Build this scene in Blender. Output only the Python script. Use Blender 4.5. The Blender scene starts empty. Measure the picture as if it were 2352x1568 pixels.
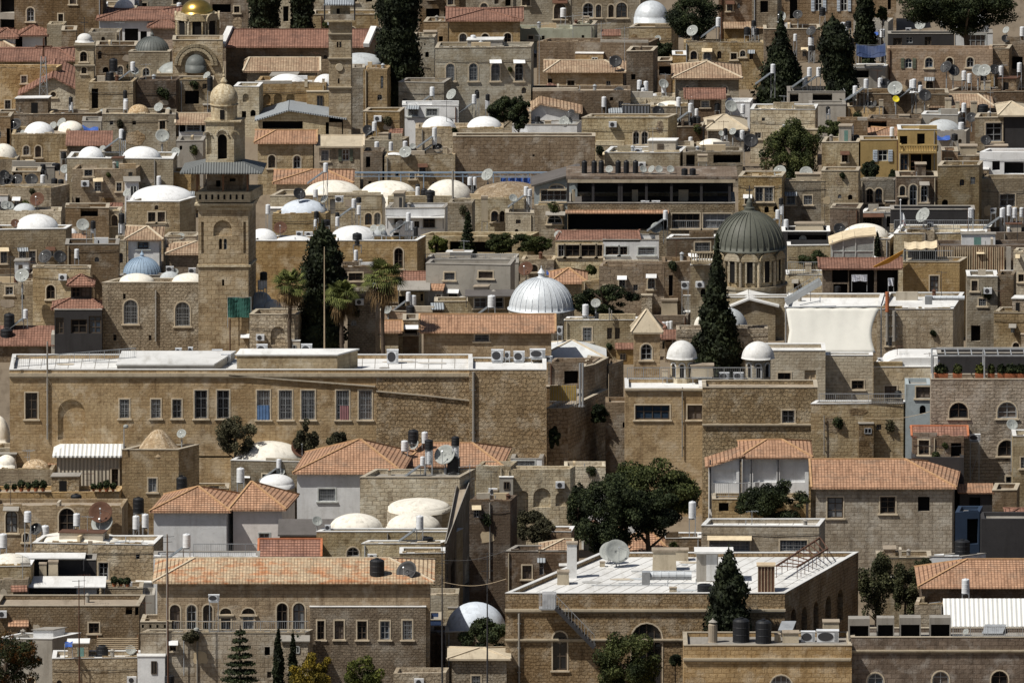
import bpy, math, random
import numpy as np
from mathutils import Vector, Matrix
from mathutils.geometry import tessellate_polygon
R=random.Random(7); RN=np.random.default_rng(11)
sc=bpy.context.scene; col=sc.collection
# ---------------------------------------------------------------- camera geometry
TH=math.radians(9.0); DIST=1300.0; WID=87.0; SLOPE=0.03
CY=-DIST*math.cos(TH); CZ=DIST*math.sin(TH); KK=WID/DIST/9408.0
OX=OY=0
def T(c,r):
    global OX,OY
    OX=c*2352; OY=r*1568
def ray(u,v):
    a=(u+OX-4704)*KK; b=(3136-(v+OY))*KK
    return Vector((a, math.cos(TH)+b*math.sin(TH), -math.sin(TH)+b*math.cos(TH)))
def pt(u,v,Y):
    d=ray(u,v); t=(Y-CY)/d.y
    return Vector((d.x*t, Y, CZ+d.z*t))
def pz(u,v,z):
    d=ray(u,v); t=(z-CZ)/d.z
    return Vector((d.x*t, CY+d.y*t, z))
def gy(v):
    d=ray(4704-OX,v); t=(SLOPE*CY-CZ)/(d.z-SLOPE*d.y)
    return CY+d.y*t
def gz(y): return SLOPE*y
def sz(px,Y): return px*KK*(Y-CY)/math.cos(TH)
# ---------------------------------------------------------------- materials
MATS={}
def nm(name):
    m=bpy.data.materials.new(name); m.use_nodes=True; nt=m.node_tree
    b=nt.nodes['Principled BSDF']; b.inputs['Roughness'].default_value=.85
    b.inputs['Specular IOR Level'].default_value=.25
    return m,nt,b
def N(nt,t,**k):
    n=nt.nodes.new(t)
    for a,b in k.items():
        if a in n.inputs: n.inputs[a].default_value=b
        else: setattr(n,a,b)
    return n
def mixc(nt,a,b,f,mode='MIX'):
    x=nt.nodes.new('ShaderNodeMix'); x.data_type='RGBA'; x.blend_type=mode
    for i,s in ((0,f),(6,a),(7,b)):
        if hasattr(s,'node'): nt.links.new(s,x.inputs[i])
        else: x.inputs[i].default_value=s if i==0 else (*s,1)
    return x.outputs[2]
def ramp(nt,src,lo,hi,a=0.,b=1.):
    r=N(nt,'ShaderNodeMapRange'); r.inputs['From Min'].default_value=lo; r.inputs['From Max'].default_value=hi
    r.inputs['To Min'].default_value=a; r.inputs['To Max'].default_value=b
    nt.links.new(src,r.inputs[0]); return r.outputs[0]
def uvn(nt,sx=1,sy=1,obj=True):
    t=N(nt,'ShaderNodeUVMap'); t.uv_map='UVMap'
    m=N(nt,'ShaderNodeMapping'); m.inputs['Scale'].default_value=(sx,sy,1); nt.links.new(t.outputs[0],m.inputs[0])
    if obj:
        oi=N(nt,'ShaderNodeObjectInfo'); mu=N(nt,'ShaderNodeMath',operation='MULTIPLY'); mu.inputs[1].default_value=41.3
        nt.links.new(oi.outputs['Random'],mu.inputs[0]); nt.links.new(mu.outputs[0],m.inputs['Location'])
    return m.outputs[0]
def noise(nt,vec,s,det=4,rough=.6,dist=0):
    n=N(nt,'ShaderNodeTexNoise'); n.inputs['Scale'].default_value=s; n.inputs['Detail'].default_value=det
    n.inputs['Roughness'].default_value=rough; n.inputs['Distortion'].default_value=dist
    nt.links.new(vec,n.inputs['Vector']); return n
def stone(k,c,bw=.5,bh=.27,rub=.05,var=.24,mort=.74,bump=.6,stain=.75,c2=None,vary=1):
    c=(c[0]*.81,c[1]*.81,c[2]*.77); m,nt,b=nm('stone_'+k); uv=uvn(nt)
    dn=noise(nt,uv,2.2,3); sub=N(nt,'ShaderNodeVectorMath',operation='MULTIPLY_ADD')
    nt.links.new(dn.outputs['Color'],sub.inputs[0]); sub.inputs[1].default_value=(rub*4,rub*4,0); us=N(nt,'ShaderNodeVectorMath',operation='SCALE'); o2=N(nt,'ShaderNodeObjectInfo'); nt.links.new(uv,us.inputs[0]); nt.links.new(ramp(nt,o2.outputs['Random'],0,1,1.35,.75),us.inputs['Scale']); nt.links.new(us.outputs[0],sub.inputs[2])
    br=N(nt,'ShaderNodeTexBrick'); nt.links.new(sub.outputs[0],br.inputs['Vector'])
    br.inputs['Scale'].default_value=1; br.inputs['Brick Width'].default_value=bw; br.inputs['Row Height'].default_value=bh
    br.inputs['Mortar Size'].default_value=.022+rub*.2; br.inputs['Mortar Smooth'].default_value=.5; br.inputs['Bias'].default_value=0
    br.inputs['Color1'].default_value=(1-var*.55,)*3+(1,); br.inputs['Color2'].default_value=(1+var*.55,)*3+(1,); br.inputs['Mortar'].default_value=(mort,mort*.93,mort*.86,1)
    c2=c2 or (c[0]*.70,c[1]*.64,c[2]*.56)
    n1=noise(nt,uv,.30,7,.7); base=mixc(nt,c,c2,ramp(nt,n1.outputs[0],.40,.60))
    oi=N(nt,'ShaderNodeObjectInfo'); f7=N(nt,'ShaderNodeMath',operation='MULTIPLY'); f7.inputs[1].default_value=7.31; nt.links.new(oi.outputs['Random'],f7.inputs[0]); ff=N(nt,'ShaderNodeMath',operation='FRACT'); nt.links.new(f7.outputs[0],ff.inputs[0])
    base=mixc(nt,base,br.outputs['Color'],ramp(nt,ff.outputs[0],0,1,.35,1.),'MULTIPLY')
    n2=noise(nt,uv,4.5,5,.7); base=mixc(nt,base,(.45,.40,.34),ramp(nt,n2.outputs[0],.5,.8,0,.55),'MULTIPLY')
    sv=uvn(nt,1.6,.16); n3=noise(nt,sv,1.,5,.65)
    base=mixc(nt,base,(.33,.29,.26),ramp(nt,n3.outputs[0],.53,.75,0,stain),'MULTIPLY')
    n4=noise(nt,uv,.7,5,.65); base=mixc(nt,base,(c[0]*.9+.12,c[1]*.9+.13,c[2]*.9+.13),ramp(nt,n4.outputs[0],.52,.66,0,.75))
    n5=noise(nt,uv,.55,6,.75); base=mixc(nt,base,(.42,.36,.30),ramp(nt,n5.outputs[0],.56,.66,0,.6),'MULTIPLY')
    oi=N(nt,'ShaderNodeObjectInfo'); hs=N(nt,'ShaderNodeHueSaturation'); nt.links.new(base,hs.inputs['Color'])
    nt.links.new(ramp(nt,oi.outputs['Random'],0,1,.68 if vary else 1,1.25 if vary else 1.),hs.inputs['Value']); f3=N(nt,'ShaderNodeMath',operation='MULTIPLY'); f3.inputs[1].default_value=23.7; nt.links.new(oi.outputs['Random'],f3.inputs[0]); f4=N(nt,'ShaderNodeMath',operation='FRACT'); nt.links.new(f3.outputs[0],f4.inputs[0]); nt.links.new(ramp(nt,f4.outputs[0],0,1,.70 if vary else .97,1.12 if vary else .97),hs.inputs['Saturation']); nt.links.new(hs.outputs[0],b.inputs['Base Color'])
    bp=N(nt,'ShaderNodeBump'); bp.inputs['Strength'].default_value=bump; bp.inputs['Distance'].default_value=.07
    ad=N(nt,'ShaderNodeMath',operation='MULTIPLY_ADD'); nt.links.new(br.outputs['Fac'],ad.inputs[0]); ad.inputs[1].default_value=-.8; nt.links.new(n2.outputs[0],ad.inputs[2])
    nt.links.new(ad.outputs[0],bp.inputs['Height']); nt.links.new(bp.outputs[0],b.inputs['Normal'])
    MATS[k]=m
def plaster(k,c,stain=.5,rough=.8,bump=.25,dirt=(.40,.36,.31),metal=0,dsc=1.):
    m,nt,b=nm('surface_'+k); uv=uvn(nt)
    n1=noise(nt,uv,.5*dsc,6,.65,.3); base=mixc(nt,c,tuple(x*.78 for x in c),ramp(nt,n1.outputs[0],.35,.7))
    sv=uvn(nt,1.4,.2); n3=noise(nt,sv,1.,5,.65); base=mixc(nt,base,dirt,ramp(nt,n3.outputs[0],.52,.78,0,stain),'MULTIPLY')
    n2=noise(nt,uv,3.*dsc,6,.72); base=mixc(nt,base,dirt,ramp(nt,n2.outputs[0],.55,.8,0,stain),'MULTIPLY')
    oi=N(nt,'ShaderNodeObjectInfo'); hs=N(nt,'ShaderNodeHueSaturation'); nt.links.new(base,hs.inputs['Color'])
    nt.links.new(ramp(nt,oi.outputs['Random'],0,1,.9,1.08),hs.inputs['Value']); nt.links.new(hs.outputs[0],b.inputs['Base Color'])
    b.inputs['Roughness'].default_value=rough; b.inputs['Metallic'].default_value=metal
    bp=N(nt,'ShaderNodeBump'); bp.inputs['Strength'].default_value=bump; bp.inputs['Distance'].default_value=.05
    nt.links.new(n2.outputs[0],bp.inputs['Height']); nt.links.new(bp.outputs[0],b.inputs['Normal'])
    MATS[k]=m
def tiles(k,c,c2,old=.3,row=.33,cw=.24):
    m,nt,b=nm('roof_tiles_'+k); uv=uvn(nt,obj=False)
    br=N(nt,'ShaderNodeTexBrick'); br.offset=0; nt.links.new(uv,br.inputs['Vector'])
    br.inputs['Scale'].default_value=1; br.inputs['Brick Width'].default_value=cw; br.inputs['Row Height'].default_value=row
    br.inputs['Mortar Size'].default_value=.035; br.inputs['Mortar Smooth'].default_value=.6
    br.inputs['Color1'].default_value=(.8,.8,.8,1); br.inputs['Color2'].default_value=(1.12,1.12,1.12,1); br.inputs['Mortar'].default_value=(.66,.6,.57,1)
    uo=uvn(nt); n1=noise(nt,uo,.55,6,.7); base=mixc(nt,c,c2,ramp(nt,n1.outputs[0],.56-old*.3,.62))
    base=mixc(nt,base,br.outputs['Color'],1.,'MULTIPLY')
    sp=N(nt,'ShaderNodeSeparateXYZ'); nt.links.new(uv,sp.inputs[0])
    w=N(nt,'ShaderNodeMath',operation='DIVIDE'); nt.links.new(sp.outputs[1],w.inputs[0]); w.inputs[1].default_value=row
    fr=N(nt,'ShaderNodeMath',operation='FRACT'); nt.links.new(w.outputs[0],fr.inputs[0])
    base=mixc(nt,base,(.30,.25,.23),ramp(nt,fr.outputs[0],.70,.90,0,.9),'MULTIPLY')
    st=noise(nt,uvn(nt,2.2,.25),1.,5,.65); base=mixc(nt,base,(.42,.37,.34),ramp(nt,st.outputs[0],.50,.70,0,.65),'MULTIPLY')
    n2=noise(nt,uo,5,5,.7); base=mixc(nt,base,(.4,.36,.32),ramp(nt,n2.outputs[0],.5,.8,0,.6),'MULTIPLY')
    nt.links.new(base,b.inputs['Base Color'])
    bp=N(nt,'ShaderNodeBump'); bp.inputs['Strength'].default_value=.8; bp.inputs['Distance'].default_value=.08
    sb=N(nt,'ShaderNodeMath',operation='MULTIPLY_ADD'); nt.links.new(br.outputs['Fac'],sb.inputs[0]); sb.inputs[1].default_value=-.6
    mf=N(nt,'ShaderNodeMath',operation='SUBTRACT'); mf.inputs[0].default_value=1; nt.links.new(fr.outputs[0],mf.inputs[1]); nt.links.new(mf.outputs[0],sb.inputs[2])
    nt.links.new(sb.outputs[0],bp.inputs['Height']); nt.links.new(bp.outputs[0],b.inputs['Normal'])
    MATS[k]=m
def corr(k,c,per=.22,metal=0.,stain=.4):
    m,nt,b=nm('corrugated_'+k); uv=uvn(nt,obj=False); sp=N(nt,'ShaderNodeSeparateXYZ'); nt.links.new(uv,sp.inputs[0])
    w=N(nt,'ShaderNodeMath',operation='MULTIPLY'); nt.links.new(sp.outputs[0],w.inputs[0]); w.inputs[1].default_value=6.2832/per
    si=N(nt,'ShaderNodeMath',operation='SINE'); nt.links.new(w.outputs[0],si.inputs[0])
    n=noise(nt,uvn(nt),1.2,5,.7); base=mixc(nt,c,tuple(x*.45 for x in c),ramp(nt,n.outputs[0],.5,.8,0,stain))
    base=mixc(nt,base,(.55,.55,.55),ramp(nt,si.outputs[0],.2,-1,0,.8),'MULTIPLY')
    nt.links.new(base,b.inputs['Base Color']); b.inputs['Metallic'].default_value=metal; b.inputs['Roughness'].default_value=.6
    bp=N(nt,'ShaderNodeBump'); bp.inputs['Strength'].default_value=.7; bp.inputs['Distance'].default_value=.05
    nt.links.new(si.outputs[0],bp.inputs['Height']); nt.links.new(bp.outputs[0],b.inputs['Normal']); MATS[k]=m
def plain(k,c,rough=.5,metal=0.,spec=.3,alpha=None,var=.6):
    m,nt,b=nm('plain_'+k); tc=N(nt,'ShaderNodeTexCoord'); n=noise(nt,tc.outputs['Object'],1.7,5,.65)
    base=mixc(nt,c,tuple(x*var for x in c),ramp(nt,n.outputs[0],.42,.78))
    nt.links.new(base,b.inputs['Base Color'])
    b.inputs['Roughness'].default_value=rough; b.inputs['Metallic'].default_value=metal; b.inputs['Specular IOR Level'].default_value=spec
    if alpha: b.inputs['Alpha'].default_value=alpha
    MATS[k]=m
def leaf(k,c1,c2,c3=None):
    m,nt,b=nm('foliage_'+k); g=N(nt,'ShaderNodeNewGeometry'); tc=N(nt,'ShaderNodeTexCoord')
    n=noise(nt,tc.outputs['Object'],.55,3,.6); base=mixc(nt,c1,c2,g.outputs['Random Per Island'])
    base=mixc(nt,base,tuple(x*.4 for x in c1),ramp(nt,n.outputs[0],.42,.62))
    if c3:
        n2=noise(nt,tc.outputs['Object'],1.1,2); base=mixc(nt,base,c3,ramp(nt,n2.outputs[0],.5,.62,0,.8))
    nt.links.new(base,b.inputs['Base Color']); b.inputs['Roughness'].default_value=.7; b.inputs['Specular IOR Level'].default_value=.15
    MATS[k]=m
stone('tan',(.50,.40,.262)); stone('tan2',(.46,.345,.225),.42,.26,.09,bump=.9,mort=.6); stone('och',(.56,.41,.235),.55,.3,.04,stain=.5)
stone('och2',(.56,.415,.25),.6,.3,.03,stain=.6,vary=0); stone('rubs',(.52,.39,.245),.42,.3,.13,var=.4,mort=.5,bump=1.3,stain=.6,vary=0); stone('mnr',(.60,.48,.33),.5,.3,.03,stain=.6,vary=0); stone('mnr2',(.76,.66,.49),.5,.3,.03,stain=.5,vary=0); stone('och3',(.52,.39,.25),.55,.3,.03); stone('gry',(.46,.41,.34),.5,.27,.03); stone('gry2',(.49,.42,.33),.5,.27,.03)
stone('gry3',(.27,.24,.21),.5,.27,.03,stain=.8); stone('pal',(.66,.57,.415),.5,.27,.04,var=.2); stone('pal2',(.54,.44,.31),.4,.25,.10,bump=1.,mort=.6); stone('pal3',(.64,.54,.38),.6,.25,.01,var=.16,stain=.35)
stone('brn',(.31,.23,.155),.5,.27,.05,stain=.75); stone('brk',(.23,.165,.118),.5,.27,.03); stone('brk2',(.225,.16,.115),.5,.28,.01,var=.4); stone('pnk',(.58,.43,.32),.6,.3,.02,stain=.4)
stone('whs',(.70,.66,.585),.6,.3,.01,var=.14,stain=.4); stone('pnk2',(.58,.47,.36),.75,.28,.06,mort=.5,bump=1.1); stone('rub',(.53,.41,.26),.42,.33,.13,var=.5,mort=.4,bump=1.3); stone('dtan',(.60,.47,.33),.3,.2,.1)
plaster('wht',(.80,.81,.82),.4); plaster('wht2',(.80,.75,.72),.3); plaster('plg',(.44,.41,.36),.6); plaster('grn',(.42,.43,.34),.6); plaster('yel',(.46,.33,.14),.5)
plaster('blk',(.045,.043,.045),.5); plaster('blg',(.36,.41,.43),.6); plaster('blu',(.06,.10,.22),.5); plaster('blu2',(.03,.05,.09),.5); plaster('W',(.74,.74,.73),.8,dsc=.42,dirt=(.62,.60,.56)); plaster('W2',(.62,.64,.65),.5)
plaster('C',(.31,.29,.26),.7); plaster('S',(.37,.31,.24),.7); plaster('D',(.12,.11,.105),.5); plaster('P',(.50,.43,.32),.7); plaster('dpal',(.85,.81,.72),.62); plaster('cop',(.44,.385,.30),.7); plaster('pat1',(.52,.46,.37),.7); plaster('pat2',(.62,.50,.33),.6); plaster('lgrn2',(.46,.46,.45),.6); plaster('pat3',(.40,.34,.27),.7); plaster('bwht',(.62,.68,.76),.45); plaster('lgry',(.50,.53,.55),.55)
plaster('lead',(.13,.14,.135),.5,rough=.5); plaster('blue',(.30,.40,.52),.5,rough=.6); plaster('green_lead',(.115,.12,.10),.6,rough=.55); plaster('silver',(.66,.70,.74),.45,rough=.45,metal=.12)
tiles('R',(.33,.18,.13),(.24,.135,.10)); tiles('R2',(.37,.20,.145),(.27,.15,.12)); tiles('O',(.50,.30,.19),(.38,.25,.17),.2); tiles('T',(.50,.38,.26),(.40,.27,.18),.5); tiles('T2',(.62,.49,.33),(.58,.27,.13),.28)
corr('G',(.34,.37,.40)); corr('G2',(.17,.18,.18)); corr('cW',(.85,.85,.82),.35,stain=.25); corr('cor',(.14,.15,.17),.3); corr('cor2',(.52,.46,.37),.3)
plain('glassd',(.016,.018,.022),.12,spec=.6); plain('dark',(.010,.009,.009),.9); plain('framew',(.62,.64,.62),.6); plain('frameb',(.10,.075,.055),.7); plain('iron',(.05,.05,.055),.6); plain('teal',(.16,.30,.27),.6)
plain('black_plastic',(.016,.017,.020),.55); plain('enamel',(.72,.74,.77),.45); plain('steel',(.42,.44,.46),.45,.3); plain('dishgrey',(.33,.345,.33),.7); plain('dishdark',(.03,.03,.032),.6); plain('rust',(.11,.055,.035),.9); plain('yellowdish',(.75,.62,.03),.5)
plain('tarpblue',(.05,.12,.42),.5); plain('navy',(.03,.05,.12),.7); plain('cloth',(.70,.73,.82),.9); plain('sheet',(.66,.65,.60),.9,var=.93); plain('clothblue',(.10,.18,.34),.9); plain('clothpink',(.30,.15,.16),.9); plain('curt',(.16,.13,.11),.9); plain('curg',(.22,.23,.24),.9); plain('gblue',(.03,.05,.08),.1,spec=.7); plain('canvas',(.66,.55,.38),.9); plain('mustard',(.62,.40,.05),.8); plain('orangecloth',(.65,.33,.06),.9)
plain('greenscreen',(.035,.12,.10),.7); plain('wood',(.22,.12,.07),.8); plain('palewood',(.55,.44,.30),.8); plain('gold',(.72,.47,.12),.28,.9); plain('terracotta',(.48,.17,.08),.8); plain('glasspanel',(.05,.07,.10),.15,spec=.7); plain('netglass',(.42,.45,.44),.4,alpha=.75)
plain('bark',(.10,.075,.055),.9); plain('shutter',(.16,.18,.13),.7); plain('louvre',(.55,.62,.70),.6); plain('trim',(.60,.51,.38),.85); plain('reddish',(.40,.03,.03),.6)
plaster('earth',(.20,.16,.115),.7,dsc=.12); leaf('cyp',(.013,.019,.009),(.040,.050,.022)); leaf('drk',(.018,.028,.013),(.065,.08,.032)); leaf('lgrn',(.030,.045,.014),(.11,.12,.040)); leaf('grn2',(.050,.062,.026),(.17,.18,.075)); leaf('oli',(.055,.055,.032),(.12,.11,.060)); leaf('oli2',(.045,.052,.026),(.12,.12,.055)); leaf('lyel',(.055,.075,.016),(.19,.20,.045)); leaf('ylw',(.10,.085,.012),(.34,.24,.03)); leaf('rst',(.014,.022,.010),(.05,.055,.018),(.11,.045,.012)); leaf('palm',(.08,.10,.025),(.26,.28,.09)); leaf('skirt',(.12,.075,.035),(.28,.19,.09))
MATS['terrain_m']=MATS['brn']
# ---------------------------------------------------------------- mesh builder
class M:
    def __init__(s): s.v=[]; s.f=[]
    def q(s,*p):
        n=len(s.v); s.v+= [Vector(x) for x in p]; s.f.append(tuple(range(n,n+len(p))))
    def box(s,a,b):
        x0,y0,z0=a; x1,y1,z1=b
        s.hexa([(x0,y0,z0),(x1,y0,z0),(x1,y1,z0),(x0,y1,z0)],[(x0,y0,z1),(x1,y0,z1),(x1,y1,z1),(x0,y1,z1)])
    def hexa(s,lo,hi):
        n=len(s.v); k=len(lo); s.v+=[Vector(p) for p in lo]+[Vector(p) for p in hi]
        s.f.append(tuple(n+k-1-i for i in range(k))); s.f.append(tuple(n+k+i for i in range(k)))
        for i in range(k):
            j=(i+1)%k; s.f.append((n+i,n+j,n+k+j,n+k+i))
    def bar(s,p,q,w,h=None):
        p=Vector(p); q=Vector(q); d=(q-p); 
        if d.length<1e-5: return
        d.normalize(); h=h or w
        r=d.cross(Vector((0,0,1))); r=r.normalized() if r.length>.01 else Vector((1,0,0)); u=r.cross(d)
        c=[(-1,-1),(1,-1),(1,1),(-1,1)]
        s.hexa([p+r*(a*w/2)+u*(b*h/2) for a,b in c][::-1],[q+r*(a*w/2)+u*(b*h/2) for a,b in c][::-1])
    def tube(s,p,q,r,r2=None,n=8):
        p=Vector(p); q=Vector(q); d=(q-p).normalized(); a=d.cross(Vector((0,0,1))); a=a.normalized() if a.length>.01 else Vector((1,0,0)); b=d.cross(a)
        r2=r if r2 is None else r2; A=[(math.cos(i*6.28318/n),math.sin(i*6.28318/n)) for i in range(n)]
        s.hexa([p+(a*x+b*y)*r for x,y in A],[q+(a*x+b*y)*r2 for x,y in A])
    def lathe(s,c,prof,n=32,ph=0,lob=0,sx=1,sy=1):
        base=len(s.v); m=len(prof)
        for (r,z) in prof:
            for i in range(n):
                a=ph+i*2*math.pi/n; rr=r*(1+(lob if i%2 else 0)); s.v.append(Vector((c[0]+rr*sx*math.cos(a),c[1]+rr*sy*math.sin(a),c[2]+z)))
        for k in range(m-1):
            for i in range(n):
                j=(i+1)%n; s.f.append((base+k*n+i,base+k*n+j,base+(k+1)*n+j,base+(k+1)*n+i))
        s.f.append(tuple(base+(m-1)*n+i for i in range(n)))
    def build(s,name,mat,par=None,smooth=False,label=None):
        me=bpy.data.meshes.new(name); off=par['_w'] if par is not None and '_w' in par else (0,0,0); off=Vector(off)
        me.from_pydata([v-off for v in s.v],[],s.f); uvl=me.uv_layers.new(name='UVMap')
        nl=len(me.loops); uv=np.empty(nl*2); i=0
        for p in me.polygons:
            n=p.normal; t=Vector((-n.y,n.x,0))
            if t.length<.05: t=Vector((1,0,0)); b=Vector((0,1,0))
            else: t.normalize(); b=n.cross(t)
            for li in p.loop_indices:
                w=me.vertices[me.loops[li].vertex_index].co+off; uv[li*2]=w.dot(t); uv[li*2+1]=w.dot(b)
        uvl.data.foreach_set('uv',uv)
        if smooth: me.polygons.foreach_set('use_smooth',[True]*len(me.polygons))
        me.materials.append(MATS[mat]); me.update()
        o=bpy.data.objects.new(name,me); col.objects.link(o)
        if par is not None: o.parent=par; o['_w']=tuple(off) if False else list(off)
        if label: o['label']=label
        return o
LAB=[]
def thing(name,label,cat,loc,group=None,kind=None):
    o=bpy.data.objects.new(name,None); o.empty_display_size=.3; o.location=loc; col.objects.link(o); o['_w']=list(loc)
    o['label']=label; o['category']=cat
    if group: o['group']=group
    LAB.append(o); return o
# ---------------------------------------------------------------- windows on a wall plane
def arc(s0,s1,z0,z1,kind):
    w=s1-s0; h=z1-z0
    if kind=='a':
        rr=min(w/2,h*.8); zc=z1-rr*1.0; n=8
        return [(s0,z0),(s1,z0)]+[(s0+w/2+w/2*math.cos(math.pi*i/n),zc+rr*math.sin(math.pi*i/n)) for i in range(n+1)]
    if kind=='o':
        return [(s0+w/2+w/2*math.cos(-math.pi/2+2*math.pi*i/14),z0+h/2+h/2*math.sin(-math.pi/2+2*math.pi*i/14)) for i in range(14)]
    return [(s0,z0),(s1,z0),(s1,z1),(s0,z1)]
def scale_out(o,d):
    cx=sum(p[0] for p in o)/len(o); cz=(min(p[1] for p in o)+max(p[1] for p in o))/2
    w=max(p[0] for p in o)-min(p[0] for p in o); h=max(p[1] for p in o)-min(p[1] for p in o)
    return [(cx+(p[0]-cx)*(1+2*d/w),cz+(p[1]-cz)*(1+2*d/h)) for p in o]
def wallface(mb,par,O,t,n,outer,wins,bw=True,wm='tan'):
    """outer: polygon [(s,z)], wins: list of (kind,shape,s0,z0,s1,z1). Cuts real openings and fills them."""
    P=lambda s,z,d=0.: O+t*s+Vector((0,0,z))-n*d
    ss=[p[0] for p in outer]; zs=[p[1] for p in outer]; lo,hi=min(ss)+.04,max(ss)-.04; zl,zh=min(zs)+.04,max(zs)-.04
    ok=[]
    for (k,sh,s0,z0,s1,z1) in wins:
        s0,s1=max(s0,lo),min(s1,hi); z0,z1=max(z0,zl),min(z1,zh)
        if s1-s0<.12 or z1-z0<.12: continue
        if any(not(s1<a[2]-.03 or s0>a[4]+.03 or z1<a[3]-.03 or z0>a[5]+.03) for a in ok): continue
        ok.append((k,sh,s0,z0,s1,z1))
    loops=[outer]+[arc(a[2],a[4],a[3],a[5],a[1])[::-1] for a in ok]
    tri=tessellate_polygon([[Vector((p[0],p[1],0)) for p in l] for l in loops]) if ok else [tuple(range(len(outer)))]
    pts=[p for l in loops for p in l]; b=len(mb.v); mb.v+=[P(*p) for p in pts]
    for f in tri:
        a,b2,c=[mb.v[b+i] for i in f[:3]]
        f=list(f)
        nn=(b2-a).cross(c-a)
        if len(f)>3:
            nn=Vector((0,0,0))
            for i in range(len(f)):
                p,q=mb.v[b+f[i]],mb.v[b+f[(i+1)%len(f)]]; nn+=p.cross(q)
        if nn.dot(n)<0: f=f[::-1]
        mb.f.append(tuple(b+i for i in f))
    for (k,sh,s0,z0,s1,z1) in ok:
        o=arc(s0,s1,z0,z1,sh); w=s1-s0; h=z1-z0
        dp={'x':.9,'n':.22,'r':.2,'a':.2,'g':.22,'s':.18,'d':.15}.get(k,.2)
        if k=='x': dp=min(.9,.35+w*.3)
        c=len(o)
        for i in range(c):
            j=(i+1)%c; mb.q(P(*o[i]),P(*o[i],dp),P(*o[j],dp),P(*o[j]))
        if k=='n': mb.q(*[P(*p,dp) for p in o]); continue
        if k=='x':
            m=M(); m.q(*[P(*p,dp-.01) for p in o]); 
            m.build('opening','dark',par); continue  # near-black sheet paints the unlit interior
        fm=M(); fw=min(.09,w*.12); inn=scale_out(o,-fw)
        fd,fb=dp-.07,dp
        for i in range(c):
            j=(i+1)%c; fm.q(P(*o[i],fd),P(*o[j],fd),P(*inn[j],fd),P(*inn[i],fd)); fm.q(P(*inn[i],fd),P(*inn[j],fd),P(*inn[j],fb),P(*inn[i],fb))
        cx=(s0+s1)/2
        if w>.35: fm.hexa([P(cx-.03,z0+.02,fd+.01),P(cx+.03,z0+.02,fd+.01),P(cx+.03,z0+.02,fb),P(cx-.03,z0+.02,fb)],[P(cx-.03,z1-.03,fd+.01),P(cx+.03,z1-.03,fd+.01),P(cx+.03,z1-.03,fb),P(cx-.03,z1-.03,fb)])
        if w>1.6:
            for q in (.25,.75):
                cx=s0+w*q; fm.hexa([P(cx-.03,z0+.02,fd+.01),P(cx+.03,z0+.02,fd+.01),P(cx+.03,z0+.02,fb),P(cx-.03,z0+.02,fb)],[P(cx-.03,z1-.03,fd+.01),P(cx+.03,z1-.03,fd+.01),P(cx+.03,z1-.03,fb),P(cx-.03,z1-.03,fb)])
        for q in ((.36,.7) if h>1.3 else (.55,)):
            zz=z0+h*q; fm.hexa([P(s0+.02,zz-.025,fd+.015),P(s1-.02,zz-.025,fd+.015),P(s1-.02,zz-.025,fb),P(s0+.02,zz-.025,fb)],[P(s0+.02,zz+.025,fd+.015),P(s1-.02,zz+.025,fd+.015),P(s1-.02,zz+.025,fb),P(s0+.02,zz+.025,fb)])
        fmat={'g':'steel','s':'framew','t':'teal'}.get(k,'frameb' if R.random()<.72 else 'steel')
        wo=fm.build('window' if k!='dt' else 'door',fmat if k!='dt' else 'palewood',par)
        pm=M(); pm.q(*[P(*p,dp-.004) for p in o]); pm.build('pane',R.choice(['glassd','glassd','dark','dark','curt','curg','gblue','glassd']) if k!='dt' else 'palewood',wo)
        if k=='g':
            bm=M(); nb=max(3,min(9,int(w/.13)))
            for i in range(1,nb):
                x=s0+w*i/nb; zt=z1-.02
                if sh=='a': zt=z1-min(w/2,h*.8)*(1-math.sqrt(max(0,1-((x-s0-w/2)/(w/2))**2)))-.02
                bm.bar(P(x,z0,.05),P(x,zt,.05),.022)
            for q in (.25,.5,.75): bm.bar(P(s0,z0+h*q,.06),P(s1,z0+h*q,.06),.022)
            bm.build('bars','steel' if R.random()<.6 else 'iron',wo)
        if w>.45 and k in 'arg' and wm not in('blk',):
            sm=M(); ou=scale_out(o,.10)
            for i in range(c):
                j=(i+1)%c
                if sh!='a' or i!=0 or True:
                    sm.q(P(*o[i],-.03),P(*ou[i],-.03),P(*ou[j],-.03),P(*o[j],-.03)); sm.q(P(*ou[i],-.03),P(*ou[i],0),P(*ou[j],0),P(*ou[j],-.03)); sm.q(P(*o[i],0),P(*o[i],-.03),P(*o[j],-.03),P(*o[j],0))
            sm.hexa([P(s0-.2,z0-.13,.0),P(s1+.2,z0-.13,.0),P(s1+.2,z0-.13,-.10),P(s0-.2,z0-.13,-.10)],[P(s0-.2,z0-.02,.0),P(s1+.2,z0-.02,.0),P(s1+.2,z0-.02,-.10),P(s0-.2,z0-.02,-.10)])
            sm.build('surround','trim' if wm not in('wht','wht2') else 'framew',wo)
        if k=='s':
            for a,b3 in ((s0-w*.48,s0-.03),(s1+.03,s1+w*.48)):
                hm=M(); hm.hexa([P(a,z0,-.02),P(b3,z0,-.02),P(b3,z0,-.07),P(a,z0,-.07)],[P(a,z1,-.02),P(b3,z1,-.02),P(b3,z1,-.07),P(a,z1,-.07)])
                for q in range(1,7):
                    zz=z0+h*q/7; hm.hexa([P(a+.03,zz,-.07),P(b3-.03,zz,-.07),P(b3-.03,zz,-.09),P(a+.03,zz,-.09)],[P(a+.03,zz+.03,-.07),P(b3-.03,zz+.03,-.07),P(b3-.03,zz+.03,-.09),P(a+.03,zz+.03,-.09)])
                hm.build('shutter','shutter' if wm in('tan','pnk') else 'louvre',wo)
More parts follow.
